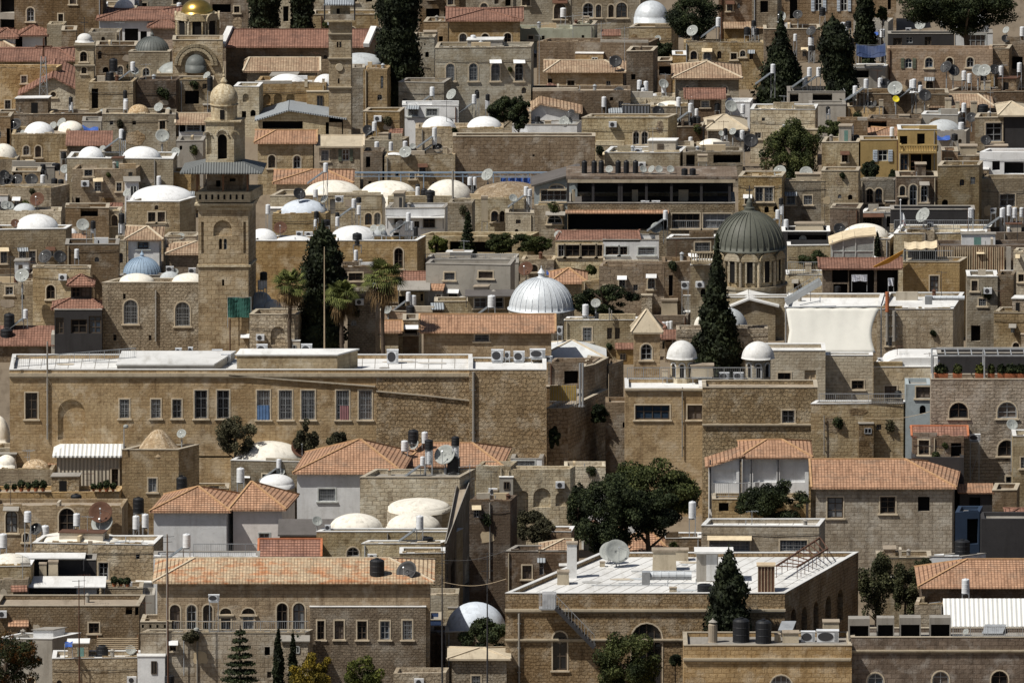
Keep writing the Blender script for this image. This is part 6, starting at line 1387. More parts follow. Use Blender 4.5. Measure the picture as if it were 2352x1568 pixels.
bd('stone cottage with rough parapet, left edge',-80,310,1045,1420,'tan','S','r 50 1065 120 1140;a 190 1135 225 1185')
bd('rubble house with bricked arched window, left',300,830,900,1500,'tan','S','a 425 1048 505 1180',r=870)
I('ds 205 1045 68')
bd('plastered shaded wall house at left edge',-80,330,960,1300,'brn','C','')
shed('ramshackle red tiled roof at left edge',-80,500,1600,1760,1420,'brn','R')
I('bt 85 1440 100 130;sw 235 1450 60;bt 60 1570 120 120')
T(1,1)
hr('long brown house with tan hip roof and white domes',150,900,112,420,520,640,-10,8,'och','O','',)
bd('bright domed market row with four big domes',130,1210,235,560,'pal','S','x 680 260 730 400;a 1000 390 1065 500;a 1085 385 1145 500')
dm(705,232,530,140,'dpal');dm(1215,250,520,155,'dpal')
bd('market row under the two right-hand domes',1210,2352+150,262,620,'pal','S','a 2160 370 2225 470;a 2240 370 2285 470')
dm(1770,258,440,175,'dpal');dm(2330,262,680,155,'dtan')
I('ac 765 330 75 55;wt 547 275 45 70;ac 1260 345 65 50;wt 945 400 40 80;bt 945 320 50 45;bt 1485 190 45 65;wt 1485 260 40 75;bt 1545 260 60 95;bt 1600 330 95 110;wt 1892 260 40 70;wt 1965 130 45 70;wt 2010 130 35 70;dk 2000 225 40;ds 2130 110 60;rd 960 130 5;pole 1808 600 26 600')
I('bx 2100 460 60 230')
bd('stone drum house under blue-white dome',150,665,405,900,'tan','S','r 375 560 425 600')
dm(440,400,440,135,'bwht')
I('dk 395 285 60;bt 555 470 45 60;wt 545 510 30 60;wt 110 430;sw 640 10;bt 640 500 85 50;bt 748 440 40 50;wt 748 505 40 80;sw 900 480;ds 630 310 40')
bd('long stone hall behind the tall cypress',-60,1480,645,1200,'och','W','a 1270 710 1350 900;n 880 1000 950 1010',s=1560,r=600,k='stone_hall')
dm(60,628,280,95,'wht');dm(905,622,440,115,'wht');dm(350,640,330,40,'wht');dm(1110,600,200,90,'lgry')
I('rd 225 600 62;dk 1320 560 50;bt 930 710 90 100 ;wt 918 820 40 90;ac 400 600 60 40;wt 1385 550 38 80;wt 1428 545 38 80;bt 1468 600 42 85;sw 1400 560;ds 1080 570 35;ds 1155 570 35')
bd('white shed house with bright metal awning',1190,1760,350,720,'wht','C','r 1270 440 1355 490;r 1455 465 1500 525;r 1535 435 1645 525')
slab('bright white corrugated awning on white shed house',1200,1730,430,395,'W',1)
bd('dark back house by steel mast',1760,2000,300,760,'gry','C')
bd('roof garden terrace wall with railing',1560,2400,815,1160,'plg','C','')
rail(1560,2400,815,768)
I('bx 1860 800 100 70;bx 1715 790 50 30')
bd('cream planted courtyard house behind young trees',1500,2352+200,610,980,'pal','P','x 1640 640 1760 760;x 1780 650 2352 760')
bd('grey plaster house with two wide high windows',1560,2360,870,1400,'plg','C','g 1730 935 1825 1005;r 2045 925 2175 990;r 1770 1120 1850 1200')
dm2('small white roof cap right of palms',1890,1205,110,35,'wht',1180,1420)
bd('low parapet wall house under white roof cap',1640,1960,1205,1480,'pal','S')
hr('pale gabled house with orange tiled roof behind palm',1330,1720,1115,1400,1340,1720,928,7,'pal','R','')
bd('white narrow shed with grey sloped roof by palm',1305,1560,1120,1420,'pal','C','x 1310 1150 1370 1300;r 1510 1130 1535 1200')
slab('grey corrugated sloping roof sheet beside palm',1300,1600,1095,1010,'C',1)
bd('pink walled terrace behind palm trunks',1110,1680,1300,1500,'pnk','S')
I('wt 1445 1245 55 100;sw 1400 1290;ds 1215 1330 42;bt 1420 1340 80 90')
bd('grey windowed shed with curved white roof edge',1945,2352,1165,1500,'pal','C','g 2005 1165 2120 1260;g 2130 1165 2275 1260')
slab('thin dark roof sheet over grey windowed shed',1920,2480,1150,1090,'D',1)
I('sw 2165 1250 75 105;')
bd('dark balcony house behind palm crowns',780,1120,890,1300,'brn','C','x 790 940 840 1000;r 850 940 980 1010')
bd('rubble buttress terrace between palms',-60,330,1300,1900,'pal2','C','')
dm(40,1270,220,160,'lgry');dm(150,1280,190,100,'lgry')
I('wt 45 1085 60 80;bt 70 1000 70 70;wt 85 1070 35 60')
bd('rubble stone house between the palm trees',840,1120,1120,1900,'pal2','C','')
bd('arched gate wall of pale rubble below palms',-60,420,1325,1980,'pal2','S','n 135 1430 265 1600')
hr('low shed with orange tiles left of long red roof',1110,1345,1480,1800,1110,1345,1375,5,'pal','O','')
bd('brown cubic stair house on red roof',1350,1495,1375,1760,'brn','C','r 1365 1450 1480 1505')
bd('white ledge terrace below orange shed',1100,1500,1525,1760,'pal','W')
hr('long ochre house with wide orange tiled roof',1500,2352+400,1480,2000,1500,2740,1318,8,'och','O','g 2010 1505 2140 1565')
T(2,1)
bd('timber terrace restaurant block with three dark storeys',510,2050,300,1000,'pal2','D','x 590 405 620 406;x 500 402 1430 545;r 1470 395 1725 530;r 1755 395 2015 530',r=200,k='restaurant_block',cat='restaurant')
terrace()
gf2()
bd('shaded side house with slatted windows',2080,2500,60,800,'tan','S','g 2235 150 2305 285;g 2320 150 2397 285',)
bd('stone room with wide arched window under gable',205,485,320,900,'tan','S','a 325 405 475 490')
bd('pale ruined terrace with tiny square window',-60,200,395,720,'pal','S','r 35 450 80 490')
I('ds 10 300 40;wt 160 230 50 60;wt 150 310 45 70;sw 130 320;')
hr('house with orange roof and long glazed verandah',400,1180,640,1180,440,1160,562,6,'plg','R','')
bd('glazed verandah room with six white frame panes',400,835,645,1180,'pal','C','r 425 682 480 790;r 490 682 625 790;r 632 682 770 790;r 778 682 830 790;',k='verandah_room',cat='verandah room')
bd('white framed balcony room beside verandah',835,1350,640,1180,'wht','C','r 860 697 980 775;r 988 697 1060 775;g 1160 705 1310 775',k='verandah_room',cat='verandah room')
balc(838,1345,820,875,'pal',rl=780)
I('ac 1158 625 55 45;ds 1330 590 55;sw 1410 540 45 80;ac 1460 625 40 40;ds 425 630 38;bx 508 640 30 35')
bd('cream sunlit wall house with slanted shadow',1420,1880,625,1300,'brn','W','g 1680 660 1820 740',r=590)
bd('tall brown shadowed house below balcony room',800,1420,880,1560,'brn','S','')
bd('dim alley house with drain pipes and dishes',1380,1640,840,1560,'brn','S','x 1440 960 1480 1150')
I('ac 1590 1080 70 60')
bd('flat roofed stone house above the dark bush',640,1125,1018,1500,'tan','S','',s=1212,r=1000)
hr('cream house with bright orange pyramid roof',340,700,1028,1380,520,524,895,6,'pal','O','')
bd('rough low brown house behind silver ribbed dome',75,400,830,1200,'tan','S','a 160 862 238 930;g 85 850 105 925')
I('rd 130 985 70;tarp 360 950 90')
bd('wall behind silver dome with left grey house',-60,60,850,1200,'plg','C')
ribdome(270,1315,590,335,'silver','large silver ribbed dome with small lantern',drum=0,b='free')
bd('cream parapet house with three narrow windows',478,1155,1375,1760,'pal','W','g 650 1440 732 1568;r 873 1443 920 1548;r 945 1443 992 1548',r=1345)
I('wt 675 1365 60 100;rd 770 1350 5;bt 790 1365 60 60;ac 440 1500 50 70;ds 770 1270 45;pole 895 1370 8 110;pole 915 1370 8 90')
bd('stone terrace with grey water sheds, right of bush',1220,1640,1330,1600,'brn','S','')
I('bx 1445 1330 150 160;ds 1300 1160 55;wt 1390 1460 45 70;wt 1430 1455 40 70;wt 1460 1450 35 70;bx 1240 1230 30 80')
hr('tiny hut with red tile roof behind pyramid tower',1290,1420,1440,1640,1290,1300,1345,4,'brn','R','')
hr('low porch with red tiles right of pyramid tower',1370,1510,1540,1760,1370,1510,1468,4,'brn','R','x 1375 1545 1500 1568')
bd('rubble wall house left of the tall cypress',1510,2352,1460,1900,'pal2','S','')
bd('white plaster terrace house left of cypress',1575,1790,1150,1560,'gry','W','',r=1145)
slab('bright white flat roof sheet left of cypress',1575,1785,1295,1150,'W',0)
holy()
gf('white-edged gabled stone porch beside cypress',2030,2420,1245,1560,2180,1185,6,'tan','W','')
dm2('grey stone dome right of the pointed cypress',1990,1490,360,230,'lgry',1440,1800)
dm2('cream stone dome half hidden left of cypress',1720,1490,110,150,'dpal',1440,1820)
bd('cream bastion with balustraded balcony by cypress',1640,1830,870,1700,'pal','W','')
balc(1645,1850,745,855,'pal')
belf(1240,1480,1275,1700)
T(3,1)
I2=0
bd('stone house with two barred windows, right centre',50,525,100,760,'tan','S','g 170 228 250 312;g 328 228 405 312;g -20 150 42 285',s=575,r=80)
I('ds 110 80 60;ds 350 90 60;bx 370 90 230 70;')
bd('tall rubble tower house with pilaster strip',490,830,5,760,'tan','S','',s=850)
bd('dark red-brown wall below rubble tower',570,860,350,900,'brk','S','')
bd('dark brown house with tall arched door and window',1180,1560,60,800,'brk','S','a 1300 128 1368 340;a 1405 132 1465 290;a 1210 140 1260 230;x 1200 260 1280 340')
bd('dusky projecting room with twin arched windows',838,1180,90,700,'gry','C','a 905 165 965 295;a 985 163 1050 295',r=60)
tree('potted shrubs on terrace above twin arches',840,1050,-100,90,600,'drk')
tree('small leafy shrub right of potted shrubs',1100,1200,0,80,600,'drk')
bd('blue-white ground room under twin arched windows',855,1180,390,800,'plg','W','r 860 425 1045 505;x 1090 420 1150 520')
I('bt 1540 350 80 100;bt 1625 350 80 100;bt 1705 345 80 100')
bd('dark tall house with small arched hatch, right',1560,1960,-40,800,'tan','S','a 1760 80 1805 140')
bd('rubble house with white gabled window, right edge',1960,2460,75,760,'tan','S','g 2130 215 2270 330')
I('ac 2070 385 55 40')
hr('tiny white gable hood over dark window, right edge',2090,2300,208,340,2190,2194,165,2,'wht','W','')
bd('shaded lower wall at right with cistern tanks',1130,1900,360,900,'blk','C','')
bd('black awning shop terrace with white cloth roof',130,570,560,960,'blk','W','x 180 565 540 640')
I('bx 380 545 260 70;wt 165 555 45 70;wt 125 400 40 80;bt 120 310 45 60;sw 90 440')
bd('low cream roofs behind domed house, right centre',180,600,690,1000,'pal','W','')
I('ds 320 670 35;dk 655 610 60')
bd('stone house beneath cream oval dome',580,1150,630,1100,'tan','W','')
dm(895,622,450,135,'dpal')
bd('long white parapet terrace, right',1155,2030,580,1100,'pal','W','',r=500,)
bd('shaded brown parapet block on right terrace',1280,1530,560,1100,'tan','C','')
bd('dark brown parapet house at right edge',2020,2460,570,1100,'brn','D','')
rail(1160,2030,540,455)
I('wt 1862 430 55 85;wt 2160 420 40 80;wt 2215 410 45 90;wt 2265 430 45 90;wt 2330 420 40 80;sw 2150 520 60 5;sw 2200 520 5;ac 1490 520 60 45;ds 1430 500 75;flag 1218 560 280;bx 1140 560 40 70')
bd('long slatted timber wall house, right',1540,2460,690,1400,'brk','D','')
slats(1560,2180,700,945)
bd('round-cornered stone stair tower with tall doorway',1240,1760,840,1560,'och','S','r 1487 965 1567 1130',s=1830,k='stair_tower',cat='stair tower')
canop()
hr('open laundry verandah under long red tiled roof',468,1235,895,1400,470,1235,805,6,'brn','R','x 590 910 735 1030;x 745 910 975 1130;x 1000 915 1230 1130;x 600 1040 730 1130')
I('cloth 840 1015 140 60;cloth 1130 1055 50 70;bt 640 1120 60 60')
glassroom()
bd('white washed steps house left of laundry verandah',170,600,960,1300,'pal','W','a 235 1030 265 1090')
rail(180,470,945,840)
I('bx 370 960 60 110')
bd('broad bright white terrace roof over rubble wall',1000,1700,1275,2100,'tan','W','n 1200 1420 1690 1424',r=1120,s=1800)
bd('bright white terrace roof above hanging sheet',150,1050,1260,2100,'tan','W','',r=1130)
stairsrail()
sail()
I('duct 1640 1190 330 70;pole 1095 1568 40 280;pole 1160 1568 50 280;rdp 1095 1295 50 180')
bd('low grey brick house with black doorway, right',1830,2110,975,1860,'gry','W','r 1870 1010 1925 1105;x 1865 1420 1950 1568',)
bd('dark narrow gap house right of grey brick',2100,2270,960,1860,'brn','D','')
bd('sunlit ribbed tower at right edge',2255,2480,750,1500,'pal','S','r 2290 800 2300 900;')
bd('rough wall terrace with cables at right edge',2075,2480,1310,2000,'tan','S','')
cyp('thin dark cypress beside cream oval dome',1005,60,565,1100)
tree('dark garden bushes right of ribbed dome',215,560,720,860,1000,'drk')
I('rdp 900 5 5 5')
T(1,1)
cyp('huge dark cypress behind palms',615,450,470,1940,)
cyp('small dark cypress left of orange shed',1000,250,1235,1850)
palm('left palm tree beside huge cypress',310,880,1990,330)
palm('middle palm tree in front of huge cypress',790,990,2000,330)
palm('tall right palm tree with brown skirt',1165,790,2010,410)
tree('yellow-green bush on roof garden',1575,1770,590,760,1000,'yel')
pine('conical araucaria tree on roof garden',1945,200,340,1000)
tree('straggly creeper bushes at roof garden end',2100,2400,560,770,1010,'grn')
I3=0
mastpole('thin flagpole in front of huge cypress',628,700,2080)
T(2,1)
tree('olive hedge beside arched window room',-30,400,560,770,1010,'grn')
tree('dense dark bush behind cream parapet house',490,1220,1030,1360,1640,'drk')
tree('small grey plant on balcony edge',670,790,870,960,1200,'grn')
cyp('tall pointed cypress in front of church dome',1885,470,615,1900)
T(0,0)
cyp2=0
T(1,0)
cyp('dark cypress at top left, left of pair',80,330,-400,700)
cyp('dark cypress at top left, right of pair',425,230,-400,700)
cyp('great dark cypress behind white shell domes',1310,460,-420,1100)
tree('dark leafy tree beside two white domes',2100,2440,840,1150,1400,'drk')
T(2,0)
tree('large dark pine right of silver dome',1400,1960,-150,400,700,'drk')
tree('dark bushes below silver dome',1290,1500,370,560,800,'drk')
tree('bush at upper right of market wall',-60,180,860,1200,1500,'drk')
T(3,0)
cyp('broad pointed dark cypress right of the large pine',120,500,140,1000)
cyp('crooked dark cypress beside broad cypress',590,360,150,1100,lean=120)
cyp('dark tree between shuttered building and white cube',895,210,-200,700)
tree('dark wooded mass at top right corner',1150,2460,-260,330,700,'drk')
tree('grey thin tree at shuttered building',990,1110,60,210,680,'grn')
tree('broad green tree left of yellow house',-110,560,1085,1760,1930,'grn')
tree('green tree crown behind cream corner house',440,700,1090,1320,1640,'grn')
tree('rounded green shrub on yellow house balcony',850,990,1490,1640,2000,'drk')
T(0,2)
bd('long ochre schoolhouse with tall barred windows and white roof',88,4335,262,1500,'och2','W','r 232 470 345 712;n 530 530 780 900;g 1098 530 1188 705;g 1388 530 1476 705;g 1583 532 1668 705;g 1787 448 1905 708;g 1993 448 2107 708;g 2360 448 2480 718;g 2562 448 2684 718;g 2768 448 2892 718;g 3088 448 3208 718;g 3296 448 3416 718',r=120,k='schoolhouse',cat='schoolhouse')
ledge('och2',88,4340,290,30)
SCH=cur()
bd('rough rubble east wing of the schoolhouse',4310,5018,262,1510,'rubs','W','',r=150,k='school_wing',cat='school wing')
I('pole 4350 1400 34 1120;pole 2030 1500 8 10')
SCH2=cur()
use(SCH)
bd2('raised white roof platform on schoolhouse, left',1075,1960,262,220,'plg',1280,100)
bd2('raised stone roof room on schoolhouse, centre',2175,3100,262,130,'tan',1280,80)
I('ac 1385 165 70 75;ac 1460 160 85 70;ac 1640 130 60 70;ac 1750 110 45 60;ac 1995 160 95 85;ac 2075 208 88 95;pole 435 900 22 900')
use(SCH);
T(1,2);use(SCH)
I('ac 55 122 100 95;ac 465 120 100 95;ac 1255 205 105 130')
use(SCH2)
I('pole 2000 930 30 20;ac 1750 158 10 10')
T(2,2);use(SCH2)
I('ac 65 180 100 90;ac 235 150 140 80;ac 330 175 80 40')
T(1,2);use(SCH2)
I('ac 2218 180 110 105;ac 2310 160 50 70')
T(0,2)
rail(130,1250,240,150,rise=90)
bd('pale pitted terrace wall left below schoolhouse',-80,560,980,1500,'pal','S','')
bd('grey ruined vaults with tumbled stones, left',-80,500,1180,1560,'tan','S','')
dm(60,1170,180,130,'dpal');dm(330,1170,260,90,'dtan')
dm2('rough tan half dome at left frame edge',-20,930,230,250,'dpal',900,1300)
hr('corrugated metal shed with white ribbed roof',480,1130,1050,1600,600,1130,940,6,'cor2','cW','r 1025 1170 1112 1340',)
hr('small corrugated shed right of cone dome',1790,2120,1050,1500,1740,2040,935,5,'cor2','cW','')
I('sw 738 860 70 115')
bd('tan stone block house with cone dome and grey stains',1120,1640,995,1760,'och','S','r 1362 1255 1438 1382',s=1830,k='cone_domed_house')
cone(1455,985,430,180,'dpal','rough tan cone-shaped stone dome')
I('ds 1670 900 45;rd 1140 870 5;lamp 1140 985')
bd('planted terrace parapet beneath metal shed',-80,1120,1390,1800,'och','S','a 50 1540 160 1700;a 560 1500 700 1700')
I('pots 230 1380 400;pots 950 1460 240;bt 1668 1390 105 155;wt 258 1600 75 85;bt 700 1540 105 140;bt 1272 1570 105 140;wt 2210 1330 75 130')
bd('narrow stone terrace right of cone dome house',1650,2100,1350,1700,'tan','S','')
hr('white house with twin orange pyramid roofs, left roof',1370,2120,1558,2350,1820,1824,1330,8,'wht','O','',s=2250)
hr('white house annex under right orange pyramid roof',2100,2630,1540,2330,2310,2314,1285,7,'wht2','O','r 2380 1760 2475 1850',s=2750)
bd('low whitish wall house left of dome terrace',2120,2360,1110,1600,'gry','C','')
bd('patterned screen house under white dome by school',2120,2860,1105,1620,'gry','W','')
dm(2480,1105,620,185,'dpal')
T(1,2)
I('rd 420 1090 98')
dm2('small white dome with round dish behind orange roof',190,1330,320,110,'wht',1120,1640)
I('ds 230 1240 36;sw 210 1260 ')
tree('thin olive tree against schoolhouse wall, left',-400,20,640,1100,1560,'oli')
tree('thin olive tree under fourth barred window',330,600,700,1080,1560,'oli')
tree('thin olive sapling under fifth barred window',640,860,800,1040,1560,'oli')
hr('low red roofed shed behind tanks',1110,2100,1000,1400,1110,2110,945,4,'brn','O','')
hr('stone house with large orange hip roof, right peak',1330,2270,1145,1960,1560,1985,930,9,'pal','O','',s=2350)
hr('white house with large orange pyramid roof, centre',335,1350,1205,2100,945,965,900,10,'wht','O','g 575 1352 728 1465',s=1460)
ADJ=cur()
I('bt 1445 930 100 120;wt 1365 1040 65 90;ds 1460 1010 50;wt 1550 930 60 100')
shed('small dark awning beside cubic stone block',830,960,1425,1700,1340,'brn','D')
bd('cream ashlar cubic block with parapet roof',955,1870,1250,2250,'pal','C','',s=2010,r=1175,k='cubic_block')
CUB=cur()
I('ch 1228 1230;bt 1588 990 80 90;wt 1588 1120 70 125;bt 1832 955 75 85;wt 1832 1050 65 90;ds 1740 1160 100;bt 1815 1200 120 150;sw 1530 1240 60 5;an 1965 1240 120')
bd('cream stone house behind cubic block with stair wall',2020,2340,1150,2000,'pal','S','',s=2400)
bd('crenellated stepped wall beside cubic block',2020,2240,1520,2200,'tan','S','')
I('bx 2050 1540 36 95;bx 2125 1510 40 100;bx 2200 1470 42 110')
bd('terrace roof with twin cream domes below block',780,1860,2330,3100,'pal','S','a 1430 2340 1440 2350',s=1870)
T(1,2)
tankstand('black water tank on tall legs by rubble wing',2253,1000,92,130,1500)
I2=0
bd('orange tiled lean-to with white lattice screen',2340,2352+290,1080,1560,'wht','O','g 2370 1095 2560 1150',)
T(2,2)
I('wt 120 955 65 120;panel -20 1050 170 70;panel 145 1055 120 75')
poly('stained corner house body with hanging plants',[(318,618),(515,615),(880,440),(600,430)],1430,'tan2','S','',k='corner_house')
bd('deep balcony recess behind yellow screen',330,780,200,1250,'brn','S','x 480 270 610 390')  # brown wall colour stands in for shade in the recess
poly('upper corner house wall facing the alley',[(645,240),(760,215),(885,150),(700,130)],1280,'tan2','S','s#',)
hr('white faceted pyramid roof above corner house',235,870,155,300,540,560,-10,8,'gry','W2','')
ylw()
I('pole 0 0 0 0')
poly('far alley wall house with pilasters',[(890,215),(905,210),(1025,170),(900,160)],1180,'tan2','C','')
bd('dark alley end house between school and bastion',860,1100,560,1330,'brn','S','')
tree('hanging caper bushes on corner house wall',700,900,560,760,1330,'drk')
tree('ivy patch on shaded alley wall',320,450,760,1000,1490,'drk')
bd('large ashlar bastion house with two wide windows',1040,1752,432,1600,'och2','W','r 1132 585 1448 718;r 1612 585 1750 718',r=340,k='bastion_house')
ledge('pal',1040,1752,430,16)
I('pole 1565 1060 14 640;ac 1950 345 90 60;ac 2080 345 90 60;bx 1405 320 50 60')
rail(1060,2300,345,240)
kiosk(1465,315,'white domed kiosk with small arched door',-10,150,1420,1700,1480)
kiosk(2240,315,'white domed kiosk left of beige block',0,150,2110,2412,1478)
I('bx 1745 315 210 110')
bd('rusticated stone tower house with parapet',1752,2352+455,425,1650,'rub','S','g 2480 632 2595 748;g 1990 1010 2100 1060',r=355,k='rusticated_house')
ledge('pal',1752,2805,755,12)
bd('arched cistern court house with pointed niches',-60,560,1175,2000,'pal','S','n 195 1345 355 1520;n 60 1370 150 1560;n 400 1380 510 1510',r=1140)
bd('low grey alley roofs left of big green tree',480,860,1160,1700,'pal','S','')
bd('white roof glimpsed through big green tree',640,1300,1420,1900,'wht','W','',r=1390)
tree('big round olive-green tree in centre',720,1830,1040,1720,2000,'lgrn')
tree('ragged dark tree left of big green tree',490,720,1150,1900,2050,'drk')
porch()
tree('dense ivy-like tree beside the porch house',2352-340,2352+435,1250,1720,2050,'drk',z=1)
T(3,2)
bd('beige ashlar block with tan door, right',-60,528,85,1200,'pal3','W','r 90 288 208 415;dt 335 265 440 412',r=20,k='ashlar_block')
bd('beige ashlar block with small dark window',530,962,130,1150,'pal3','W','r 768 358 880 440;',r=105,k='ashlar_block')
I('bx 540 555 140 45')
bd('beige house under white barrel vault roof',970,1560,235,1130,'pal3','W','r 1072 408 1182 520',)
vault('bright white tiled barrel vault roof',1040,1560,235,105)
I('ac 1030 215 45 65;bt 1195 560 70 110;umb 1130 520')
bd('weathered grey wall with faint pointed arch',395,1270,575,1750,'tan','W','',r=545)
WW=cur()
I('pole 516 1040 12 360;')
rail(470,1260,560,480)
bd('rough vaulted outbuilding with cream top',850,1280,770,1700,'tan','S','')
bd('pale blue-grey plaster tower with red roof corner',1265,1495,395,1750,'blg','C','r 1360 415 1490 522')
hr('orange tile roof corner above blue-grey tower',1255,1500,388,520,1500,1740,285,3,'blg','O','')
tankstand('black water tank on rusty frame above tiled roof',1100,830,95,125,1200)
bd('cream terrace strip behind wide orange roof',400,1330,1060,1700,'pal','W','')
I('sw 1040 950 20 5;wt 790 1075 65 60;ds 1250 1060 50;panel 850 1040 200 110')
bd('brick-like ashlar house with three arched windows',1498,2480,350,2000,'pnk2','S','a 1665 560 1838 705;a 2108 555 2285 705;a 2112 905 2275 1052;r 2185 1240 2275 1360',r=300,k='ashlar_house')
I('ds 2240 830 55;ac 1900 910 100 60')
perg()
bd('roof conservatory room behind plant pergola',1560,2480,110,900,'blk','C','')
bd('right edge rounded plaster house with white cap',2250,2480,870,2100,'pal','W','')
bd('dark red pavilion body with glass balcony',1330,1800,880,2090,'brk','S','r 1385 905 1480 1040;x 1680 930 1775 1060')
hr('small pavilion with brown red tiled roof',1320,1840,870,2080,1355,1835,775,4,'brk','R2','')
bd('grey glass balcony front of red pavilion',1325,1800,1065,2120,'blk','C','')
hr('pale ashlar house with very wide orange roof, right',400,1735,1340,2300,380,1260,1080,11,'gry2','O','r 545 1430 690 1620;r 1030 1425 1170 1580;x 1378 1425 1485 1560',s=1780)
RH=cur()
shed('dark side porch under sloping orange roof',1745,2080,1385,2200,1300,'blk','O','x 1850 1430 1950 1568')
bd('dim rubble house beside side porch, right',2060,2300,1370,2200,'brn','S','')
T(0,3)
bd('ochre arcade wall house with dark arches, left',-80,1150,-40,420,'och','S','a 50 -20 160 190;a 540 -40 690 180',)
I('wt 30 320 75 125;wt 255 85 70 95;wt 415 250 75 130;wt 705 120 65 110;sw 30 320 5 5;dk 335 225 60;sw 410 250 5;bt 680 210 80 60;wt 1250 150 65 120;wt 1335 135 65 120;rd 925 130 108;ds 945 220 105')
bd('tumbled cream roof ridge house with vent pipe',300,1410,300,1100,'pal2','W','r 905 460 995 625',r=215,s=1500)
I('bx 830 480 40 220')
dm(720,300,760,75,'dpal');
bd('low cream domed roof house at left edge',-80,300,500,1300,'tan','W','x -20 815 65 1000',)
dm(90,500,420,120,'dpal')
I('ac 150 500 60 40')
bd('dark veranda house under upper white sheet roof',180,880,440,1200,'blk','C','')
slab('upper white flat sheet roof on veranda house',130,780,420,370,'W',1)
I('bx 490 590 90 150;bx 395 590 70 130')
bd('low stone house with black panelled loggia',275,700,690,1300,'blk','C','r 300 730 390 850;r 400 735 480 850;r 515 735 595 850;r 605 735 690 850',)
bd('white side room of the black loggia',705,900,690,1300,'wht','C','')
slab('lower bright white tilted sheet roof on loggia',250,970,685,585,'W',1)
bd('rough stone wall left of black loggia',-80,275,620,1330,'tan','C','')
bd('cluttered stone courtyard house right of loggia',930,1310,700,1290,'tan','S','')
I('ac 1180 700 70 60;pots 1110 860 180')
bd('rubble terrace wall below the black loggia',-60,1310,862,1500,'tan2','S','x 1155 870 1215 940;x 1240 870 1300 945;r 815 1015 910 1110',)
bd('low shed with cream flat roof beside dark tree',-60,480,1165,1720,'plg','W','',s=740,r=1110)
bd('pergola yard house with black cistern',480,1290,1345,1900,'pal2','W','x 530 1350 531 1352')
I('bt 940 1335 115 120;ds 1200 1320 48;bx 1000 1330 10 10;slat 1080 1250 380 110;tarp 630 1230 70')
bd('crenel-holed corner wall below arched windows',1290,1590,1010,2000,'tan','S','x 1302 1030 1322 1062;x 1372 1030 1392 1062;x 1436 1030 1456 1062;x 1505 1030 1525 1062')
bd('white plaster rooftop hut by old tiled roof',1315,1430,640,1100,'wht','W')
slab('small bright white roof corner left of old tiles',1245,1540,640,560,'W',1)
hr('arched-window mansion with long weathered tile roof',1400,2352+1640,640,2000,1790,2352+1220,420,10,'och3','T2','a 1560 848 1655 1085;a 1715 848 1805 1085;a 1865 848 1952 1085;a 2022 880 2125 935;a 2222 880 2340 938;r 2230 945 2330 1100;r 2030 970 2120 1085;a 2542 832 2642 1100;a 2692 832 2800 1100',k='arched_mansion',cat='mansion')
MAN=cur()
I('sw 1715 430 75 125;ac 1965 815 100 60')
bd('terrace wall of grey ashlar below mansion',1290,2352+490,1110,2050,'gry2','S','',r=1080)
I('pole 1535 1500 22 1300;bt 1555 1568 95 75;lampa 1690 1500')
rail(1600,2352+480,1100,1000)
bd('dark railing terrace wall left of tiled mansion',1300,1420,760,1300,'plg','C','')
poleitem=0
mastpole('rusty tall mast standing by arched windows',1540,215,2100)
mastpole('thin rusty pole standing before lower stone walls',725,620,2000)
bd('fenced yard wall above weathered tile roof',1410,2352+30,420,1200,'wht','C','')
rail(1780,2352,420,290)
tree('dark rust-tipped tree, bottom left corner',-300,420,1010,1750,2200,'rst')
pine('sparse pine with drooping branches, bottom left',2205,620,1010,2200)
tree('small caper bush on grey ashlar wall',1660,1830,1090,1200,2060,'oli')
frame_and_fence()
overhead('drooping pale cable left of blue-grey tomb dome',0,0,10,10,0,0) if 0 else None
T(1,3)
hr('low red tiled roof house left of cream dome wing',20,600,410,1100,50,600,245,4,'brn','R2','')
shed('dark roof slope wedge behind cream dome wing',200,900,205,900,60,'brn','D')
hr('white annex wall below right orange pyramid',-130,262,-60,600,60,64,-100,2,'wht2','O','r 38 98 128 195') if 0 else None
dm2('large cream dome left of pair below cubic block',920,185,490,172,'dpal',-20,905)
dm2('large cream dome right of pair below cubic block',1450,180,500,172,'dpal',-20,905)
dm2('back cream dome against cubic block wall',1500,-5,560,115,'dpal',-60,800)
bd('cream terrace wing carrying two large cream domes',555,1840,180,1020,'pal','W','a 832 320 948 408',s=1900,r=150)
I('ds 560 140 50;ac 660 165 55 50;bt 1100 640 5 5')
bd('cream lower terrace right of small arched window',970,1730,290,1150,'pal','W','',r=265)
I('sw 1505 150 70 120;bt 1575 275 110 50')
bd('brick-like low house with white roof edge',1320,1735,380,1400,'pal2','W','',r=325)
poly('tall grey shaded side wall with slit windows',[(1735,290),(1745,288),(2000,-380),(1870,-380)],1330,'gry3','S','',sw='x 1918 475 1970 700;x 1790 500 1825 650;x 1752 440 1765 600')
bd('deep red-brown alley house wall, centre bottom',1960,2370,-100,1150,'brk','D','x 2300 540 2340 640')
bd('rough projecting wing with five framed windows',495,1560,870,2000,'tan2','W','r 562 995 628 1168;r 722 995 806 1165;r 930 998 1018 1168;r 1140 998 1228 1168;g 1346 992 1434 1168',r=830,k='projecting_wing',cat='house wing')
I('ds 660 810 42;sw 1118 745 85 130;bx 1385 865 350 165')
tankstand('large black water tank over projecting wing',1112,600,140,175,1960)
W=use(MAN)
T(1,3)
big_dish('large black satellite dish on concrete block',1390,545,100,1960)
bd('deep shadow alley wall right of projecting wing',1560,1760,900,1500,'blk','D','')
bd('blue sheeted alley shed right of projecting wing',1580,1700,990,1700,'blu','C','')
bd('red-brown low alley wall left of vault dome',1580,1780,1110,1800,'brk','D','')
bd('stone base house of grey-white vault dome',1740,2330,1105,1900,'tan','S','')
